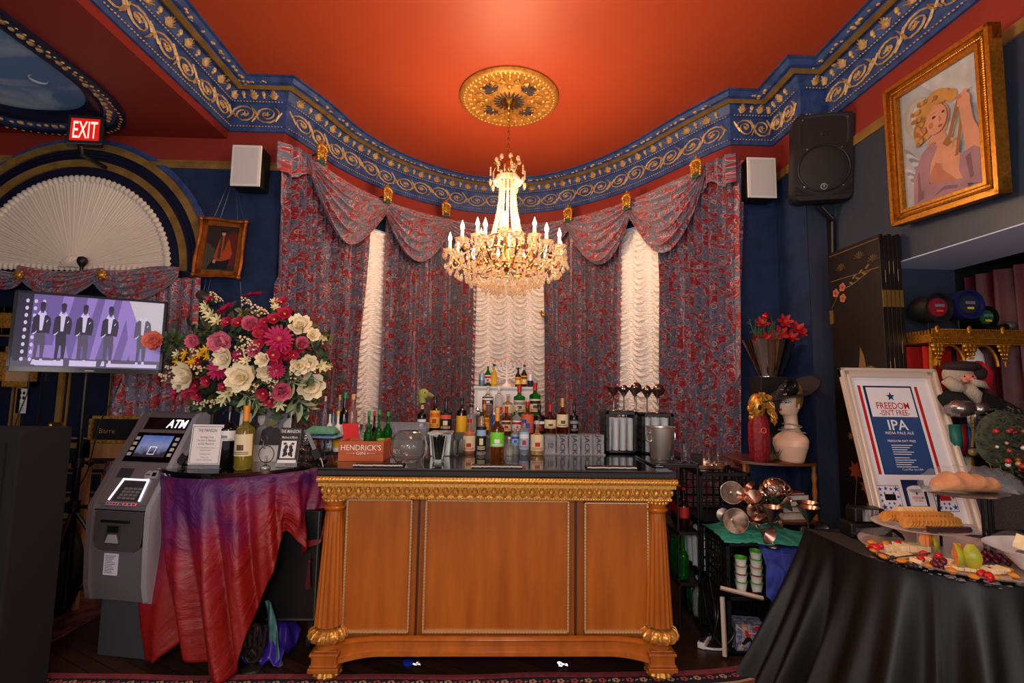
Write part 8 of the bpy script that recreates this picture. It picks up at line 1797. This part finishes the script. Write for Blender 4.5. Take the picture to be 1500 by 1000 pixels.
def wedge(px,py,s_,rz,lb,yel_=.0):
 q=pp(px,py,PZ+.006);t=thing('papaya_wedge',lb,'papaya',(0,0,0),'papaya wedges on the platter')
 prof_=[(.0,.0),(.030,.012),(.040,.045),(.030,.085),(.010,.115)]
 sk=MB();sk.grid(lambda u,v:(lambda a,z:V((.046*math.sin(PI*(.08+.84*v))**.8*math.cos(a),.046*math.sin(PI*(.08+.84*v))**.8*math.sin(a),z)))(-1.0+2.0*u,.125*v),12,14);sk.build('rind',M('papaya_rind',(196,178,40),.4,var=((120,140,40),10,2,.2)),t)
 fl_=MB()
 for sgn in(-1,1):fl_.grid(lambda u,v:(lambda a,r:V((r*math.cos(a)+.0,r*math.sin(a),.125*v)))(sgn*1.0,(.016+.030*u)*math.sin(PI*(.08+.84*v))**.8),4,14)
 fl_.grid(lambda u,v:(lambda a:V((.016*math.sin(PI*(.08+.84*v))**.8*math.cos(a),.016*math.sin(PI*(.08+.84*v))**.8*math.sin(a),.125*v)))(-1+2*u),8,14);fl_.build('flesh',M('papaya_flesh',(236,124,56),.4,var=((240,150,84),14,2,.2)),t)
 sd=MB();[sd.ball((.020+R_(-.003,.004),R_(-.01,.01),R_(.03,.09)),.0045,0,6,4)for _ in range(9)];sd.build('seeds',blk,t)
 place(t,q,(0,0,rz),s_)
wedge(1360,806,.72,1.4,'papaya wedge showing orange flesh, left of the rear pair');wedge(1376,805,.72,2.4,'papaya wedge showing orange flesh, right of the rear pair');wedge(1368,808,.50,-1.2,'small green papaya tip between the rear wedges')
wedge(1397,831,.85,-.9,'papaya wedge with yellow green rind, left of the front pair');wedge(1424,834,.85,-2.2,'papaya wedge with yellow green rind, right of the front pair');wedge(1409,826,.70,1.6,'papaya wedge behind the front pair')
chs=[M('creamy_cheese',(236,214,170),.5,var=((222,192,140),8,3,.2)),M('rose_cheese',(206,170,140),.5)]
def block(px,py,sx,sy,sz,rz,lb,m_=0,nm='cheese'):
 q=pp(px,py,PZ+.001);p=MB();
 n_=7
 for k in range(n_):x=-sx/2+sx*k/n_;p.box(x,x+sx/n_*.94,-sy/2+.002*(k%2),sy/2,0,sz-.002*(k%2))
 o=p.build(nm,chs[m_],smooth=False,bevel=.0015);place(o,q,(0,0,rz));tag(o,lb,'cheese','cheeses on the platter')
block(1306,806,.10,.05,.022,.1,'pale cheese slices at the left of the platter');block(1335,806,.13,.07,.030,-.1,'block of sliced cream cheese left of the rear papaya',0);block(1318,816,.11,.04,.018,.15,'yellow cheese slices before the cream block');block(1352,824,.09,.05,.02,.2,'cheese slices in the middle of the platter beside strawberries');block(1405,834,.15,.04,.016,-.35,'fanned pale cheese in front of the papaya');block(1290,808,.08,.03,.014,.3,'rosy cheese slices by the strawberry halves',1);block(1458,838,.09,.05,.022,.1,'cream cheese block right of the strawberries');block(1385,826,.07,.05,.02,.6,'cream cheese chunk left of the front papaya')
gm_=M('red_grape',(104,30,42),.25,var=((70,18,34),20,2,.2));dk_=M('blackberry',(36,24,36),.4)
gr=MB();gr.ball((0,0,0),.0125,0,10,8);g0=gr.build('grape',gm_);first_=True;GRL='red grape in the cluster at the right of the platter'
def cluster(px,py,n_,sp,lb,grp,src,seed):
 rnd=random.Random(seed);q=pp(px,py,PZ+.006)
 for k in range(n_):
  lay_=k%3;l_=V((q.x+rnd.uniform(-sp,sp),q.y+rnd.uniform(-sp*.6,sp*.6),PZ+.008+.013*lay_));o=dup(src,l_,None,rnd.uniform(.9,1.15),label=lb,group=grp)
tag(g0,'red grape beside the plastic wrap right of the papaya','grape','red grapes right of the papaya');g0.location=pp(1437,822,PZ+.03)
cluster(1450,822,22,.06,'red grape beside the plastic wrap right of the papaya','red grapes right of the papaya',g0,1);cluster(1378,832,9,.025,'red grape in the small cluster at the front of the platter','red grapes at the front of the platter',g0,2)
bb=MB();bb.ball((0,0,0),.011,0,8,6);b0_=bb.build('dark_berry',dk_);tag(b0_,'dark berry in the front row of the platter','berry','dark berries on the platter');b0_.location=pp(1331,826,PZ+.012)
for x,y in((1334,828),(1338,827),(1341,829),(1345,816),(1308,817),(1324,801),(1449,834)):dup(b0_,pp(x,y,PZ+.012),None,R_(.9,1.2))
a=pp(1305,817,PZ+.05);b_=pp(1362,810,PZ+.05);p=MB();p.tube([a,b_],[.002,.005],6);tag(p.build('platter_knife',chrome),'slim steel knife lying across the cheeses','knife')
def film2(u,v):a=.3+2.4*u;r=PR_*(.45+.55*v);return V((PC.x+r*math.cos(a),PC.y+r*math.sin(a),TT+.035+.10*(1-v)+.012*math.sin(a*14+v*9)+.008*noise.noise(V((u*20,v*9,0)))))
p=MB();p.grid(film2,100,24);tag(p.build('platter_wrap',film),'clear plastic film pulled back over the rear of the platter','wrap')
dq=V((2.30,2.03,TT+.036));t=thing('white_dish','white oval dish of cheese and grapes under film at the right edge','dish',dq);dz=.055
p=MB();p.lathe([(.09,.001),(.10,.01),(.16,.05+dz*.4),(.215,.065+dz*.5),(.22,.07+dz*.5),(.21,.068+dz*.5),(.15,.05+dz*.3),(.09,.02),(.001,.018)],dq,48,sy=.72);p.build('dish',M('glossy_white_china',(232,230,232),.18),t)
for k in range(18):dup(g0,(dq.x-.06+R_(-.06,.10),dq.y+R_(-.07,.05),TT+.07+.014*(k%3)),None,1.2,label='red grape heaped in the white dish',group='red grapes in the white dish')
p=MB();p.box(-.03,.03,-.02,.02,0,.06);o=p.build('cheese_wedge',chs[0],smooth=False,bevel=.003);place(o,(2.22,2.05,TT+.115),(.2,.3,.4));tag(o,'pale cheese wedge sticking up in the white dish','cheese')
p=MB();p.grid(lambda u,v:V((dq.x-.17+.34*u*(.4+.6*v),dq.y-.12+.26*v,TT+.13+.05*math.sin(PI*u)*(1-v*.3)-.06*abs(u-.5)+.008*noise.noise(V((u*9,v*9,2))))),30,24);tag(p.build('dish_wrap',film),'clear plastic film tented over the white dish','wrap')
mb=MB();mb.box(2.66,3.12,2.80,3.12,0,1.03);o=mb.build('carpeted_amplifier',M('brown_grey_carpet',(96,78,72),.95,bump=(260,.6),var=((66,54,52),90,3,.2)),smooth=False,bevel=.01);tag(o,'brown grey carpeted amplifier block behind the poster','amplifier')
c=at(1420,705,Y=2.9);t=thing('letter_ornament','cream painted wooden letters standing on the carpeted block','ornament',(c.x,2.9,1.031));lw=M('cream_letter_paint',(214,190,162),.6);F=XF((0,2.90,1.032));s_=2.9/712
def LP(pts):return[(2.66+(x-1412)*s_,(722-y)*s_*1.0)for x,y in pts]
p=MB();p.poly(F,LP([(1413,722),(1413,673),(1421,673),(1421,683),(1431,683),(1431,692),(1418,692),(1418,722)]),-.02,.03);p.poly(F,LP([(1430,722),(1430,700),(1426,700),(1426,684),(1462,684),(1463,690),(1461,706),(1453,712),(1450,704),(1456,700),(1456,692),(1448,692),(1448,722),(1438,722),(1438,702),(1434,702),(1434,722)]),-.02,.03);p.build('letters',lw,t,False,bevel=.003)
t=thing('gothic_canopy','gilded gothic canopy shelf with pierced cresting and red arches','shelf',(2.95,2.95,1.6));gg=M('rich_carved_gold',(212,152,48),.35,.75,var=((160,96,22),70,3,.2));rd2=M('vermilion_back',(190,34,26),.45)
zc0=at(1400,497,Y=2.86).z;p=MB();p.box(2.62,3.32,2.84,3.10,zc0-.02,zc0+.03);
for k in range(60):x=2.625+.0118*k;p.box(x,x+.006,2.835,2.842,zc0+.03,zc0+.052);p.ball((x+.003,2.838,zc0+.058),.005,0,5,4)
for k in range(50):x=2.63+.0140*k;p.ball((x,2.836,zc0+.006),.010,0,6,5,(1.2,.5,.7));p.ball((x,2.836,zc0-.028),.006,0,5,4)
for k in range(12):y=2.85+.022*k;p.box(2.615,2.622,y,y+.008,zc0+.03,zc0+.055)
for x in(2.66,2.86,3.07,3.28):
 p.ball((x,2.838,zc0+.055),.018,0,8,6,(.8,.5,1.6))
 for(dz_,r_,sx_)in((-.04,.028,1.5),(-.065,.024,1.5),(-.09,.018,1.3),(-.115,.013,1),(-.135,.008,1)):
  for e in(-1,0,1):p.ball((x+e*r_*.9,2.838,zc0+dz_),r_*.62,0,6,5,(sx_*.8,.6,1))
 p.lathe([(.001,-.17),(.006,-.155),(.003,-.14)],(x,2.838,zc0),6)
p.build('carved_cornice',gg,t)
for x in(2.67,2.88):
 q=MB();q.lathe([(.010,1.06),(.014,1.08),(.009,1.12),(.012,zc0-.2),(.016,zc0-.16),(.010,zc0-.02)],(x,2.90,0),12,flute=lambda w_,k:1+.1*math.cos(6*w_));q.build('column',gg,t)
for x0 in(2.68,2.89):
 q=MB();
 for s_2 in(-1,1):q.tube([(x0+.09+s_2*.09*math.cos(a),2.885,zc0-.16+.13*math.sin(a))for a in[k*PI/2/8 for k in range(9)]],.010,6)
 q.build('pointed_arch',gg,t)
q=MB();q.poly(Fr((2.64,3.08,1.05),(1,0,0),(0,0,1)),[(0,0),(.32,0),(.32,zc0-1.08),(0,zc0-1.08)],0,.01);q.build('red_back_panel',rd2,t,False)
q=MB()
for x0 in(2.64,2.86):q.poly(Fr((x0,2.93,zc0-.30),(1,0,0),(0,0,1)),[(0,0),(.05,0),(.035,.14),(.06,.26),(.0,.26)],0,.012)
q.build('red_arch_infill',rd2,t,False)
q=MB();q.box(2.62,3.0,2.86,3.10,1.032,1.055);q.build('base',gg,t,False)
for k,(px,py,fc,bc_,lb)in enumerate(((1362,452,(120,30,44),(26,26,28),'stage light with maroon lens, left on the golden canopy'),(1406,448,(40,44,60),(24,30,80),'stage light with dark blue lens, centre of the golden canopy'),(1432,466,(20,90,50),(16,20,18),'green lensed stage light behind the blue one'))):
 Y=2.92 if k<2 else 3.0;c=at(px,py,Y=Y);t=thing('stage_light',lb,'stage light',c,'small stage lights on the golden canopy');r_=.092 if k<2 else .07;T_=Matrix.Rotation(PI/2+.15,3,'X')@Matrix.Rotation(.0,3,'Z')
 p=MB();p.lathe([(r_*.7,.0-.10),(r_*.95,-.05),(r_,.05),(r_,.07),(r_*.86,.07),(r_*.80,.05),(.001,.05)],c,28,T=Matrix.Rotation(PI/2,3,'X'));p.build('can',M('light_can_%d'%k,bc_,.35),t)
 p=MB();p.lathe([(r_*.66,.052),(r_*.6,.062),(.001,.066)],c,24,T=Matrix.Rotation(PI/2,3,'X'));lz=p.build('lens',M('lens_%d'%k,fc,.12),t);p=MB();F=XF((c.x,c.y-.068,c.z));p.rect(F,-.03,.03,.0,.018,0,.002,0);p.rect(F,-.02,.02,-.03,-.018,0,.002,1);p.build('lens_print',[M('lens_grey',(110,108,120),.3),M('yellow_tape',(220,190,50),.5)if k else M('red_tape',(230,60,50),.5)],lz,False)
 p=MB();p.tube([(c.x,c.y+.02,c.z-r_*.8),(c.x,c.y+.02,zc0+.03)],.008,8);p.tube([(c.x-.07,c.y+.02,zc0+.036),(c.x+.07,c.y+.02,zc0+.036)],.006,6);p.build('stand',blk,t)
c=at(1480,477,Y=2.9);t=thing('microphone','grey microphone lying on the right end of the golden canopy','microphone',c);p=MB();p.ball(c,.028,0,16,10,(1.3,1,1));p.build('mesh_head',M('mic_mesh',(90,88,88),.5,.5),t);p=MB();p.tube([c+V((-.02,0,-.004)),c+V((-.15,0,-.022))],[.02,.012],10);p.build('handle',blk,t);t.location=c
sc2=at(1410,560,Y=2.80);t=thing('santa_figure','bearded Christmas figure in dark fur and silver sleeves, leaning right','figurine',(0,0,0));sx0=sc2.x
fur=M('black_fur',(22,20,20),.95,bump=(120,.8));beard=M('grey_beard',(170,154,136),.9,bump=(90,.8));sil=M('silver_lame',(150,144,140),.22,.9,bump=(40,.6));
def blob(fn_,m_,nm,**k):p=MB();fn_(p);return p.build(nm,m_,t,**k)
A=lambda x,y,Y=2.80:at(x,y,Y=Y)
blob(lambda p:p.tube([A(1418,580,2.84),A(1440,610,2.86),A(1475,640,2.86),A(1490,690,2.86)],[.07,.15,.20,.20],16),fur,'robe',ang=180)
blob(lambda p:(p.ball(A(1403,549),.075,0,18,12,(1.1,.8,1)),),beard,'head_hair',ang=180)
blob(lambda p:(p.ball(A(1419,554,2.745),.04,0,14,10,(1.1,.6,.8)),p.ball(A(1424,556,2.715),.012,0,8,6),p.ball(A(1414,557,2.725),.016,0,8,6,(1,.6,.8))),M('rosy_cheeks',(206,130,110),.5),'face',ang=180)
blob(lambda p:[p.ball(A(1419+s_*6,551,2.718),.005,0,6,4)for s_ in(-1,1)],blk,'eyes')
blob(lambda p:(p.tube([A(1385,555,2.74),A(1400,566,2.72),A(1412,570,2.71)],[.028,.035,.02],10),p.tube([A(1416,566,2.71),A(1428,578,2.71),A(1433,592,2.72)],[.035,.035,.012],10),p.tube([A(1424,560,2.71),A(1438,562,2.72),A(1450,570,2.74)],[.022,.022,.004],8)),beard,'beard',ang=180)
blob(lambda p:(p.ball(A(1408,537,2.79),.085,0,18,10,(1.25,.9,.42)),p.ball(A(1432,546,2.78),.05,0,14,10,(1,.8,.9))),M('brown_velvet_hat',(40,24,20),.8),'hat_brim',ang=180)
blob(lambda p:(p.tube([A(1428,538,2.82),A(1440,548,2.83),A(1448,572,2.83)],[.05,.05,.02],12),),M('cherry_red_cloth',(176,18,34),.6),'hat_tip',ang=180)
blob(lambda p:(p.tube([A(1422,540,2.9),A(1425,520,2.92),A(1424,506,2.93)],[.07,.05,.02],12),),M('pale_ceramic_white',(200,198,200),.4),'white_hood',ang=180)
blob(lambda p:(p.tube([A(1392,600,2.76),A(1405,598,2.70),A(1422,597,2.68)],[.04,.055,.04],12),p.tube([A(1436,590,2.74),A(1438,600,2.70),A(1430,598,2.68)],[.03,.04,.03],10)),sil,'silver_sleeve',ang=180)
blob(lambda p:(p.tube([A(1388,575,2.8),A(1400,590,2.8),A(1425,595,2.8),A(1455,605,2.82)],[.06,.08,.07,.09],14),),fur,'fur_collar',ang=180)
blob(lambda p:[p.tube([A(1420+5*k,605,2.72),A(1424+6*k,625,2.72)],[.014,.016],6)for k in range(6)],sil,'silver_frogging')
cols=[(26,100,90),(120,20,36),(30,90,140),(20,70,50),(96,90,60)]
for k in range(5):blob(lambda p:p.tube([A(1398+9*k,622,2.78),A(1400+9*k,645,2.77),A(1404+8*k,668,2.78)],[.03,.034,.010],8),M('ribbon_%d'%k,cols[k],.5),'hanging_panel',ang=180)
blob(lambda p:(p.tube([A(1424,600,2.70),A(1426,640,2.70),A(1424,655,2.70)],.007,6),p.ball(A(1425,662,2.70),.022,0,12,8)),M('gold_black_cord',(150,120,70),.4,.3),'cord_and_bell')
t=thing('bauble_wreath','wreath of small red, gold and cream baubles hanging at the right edge','wreath',(0,0,0));wc_=at(1488,646,Y=2.56)
p=MB()
for k in range(420):
 a=R_(0,2*PI);r=R_(.0,.175)**.9;b0=wc_+V((r*math.cos(a)*1.05,R_(-.04,.05),r*math.sin(a)));p.tube([b0,b0+V((R_(-.03,.03),R_(-.04,.0),R_(-.03,.03)))],[.005,.001],3)
p.ball(wc_+V((0,.06,0)),.16,0,16,10,(1.05,.25,1));p.build('greenery',M('dusty_olive_greenery',(84,88,62),.85,var=((50,60,50),30,3,.2)),t)
bm=[M('bauble_b%d'%k,c,.3,.2)for k,c in enumerate(((196,50,40),(206,150,104),(220,210,196),(150,70,50),(110,30,30)))]
for k in range(46):a=R_(0,2*PI);r=.16*R_(0,1)**.5;p=MB();p.ball(wc_+V((r*math.cos(a)*1.05,-.05+R_(-.015,.01),r*math.sin(a))),R_(.008,.015),0,10,8);p.build('bauble',bm[k%5],t)
def plight(loc,power,col,rad=.1,name='unseen_light'):
 l=bpy.data.lights.new(name,'POINT');l.energy=power;l.color=col;l.shadow_soft_size=rad
 o=bpy.data.objects.new(name,l);C.objects.link(o);o.location=loc;return o
plight((.05,3.95,3.02),112,(1,.72,.44),.25,'chandelier_light')
plight((.1,1.9,3.3),78,(1,.78,.52),.3)
plight((-.3,-.5,1.9),158,(1,.94,.9),.4)  # added front fill behind the camera, not a fixture of the room
plight((1.7,.3,1.5),28,(1,.95,.93),.3)  # added fill for the right side, stands for no actual lamp
plight((-2.2,.2,1.6),22,(1,.93,.9),.3)  # added fill brightening the left side, unseen and without a fixture
wd=bpy.data.worlds.new('world');bpy.context.scene.world=wd;wd.use_nodes=True
wd.node_tree.nodes['Background'].inputs[0].default_value=(1,.92,.88,1);wd.node_tree.nodes['Background'].inputs[1].default_value=.6
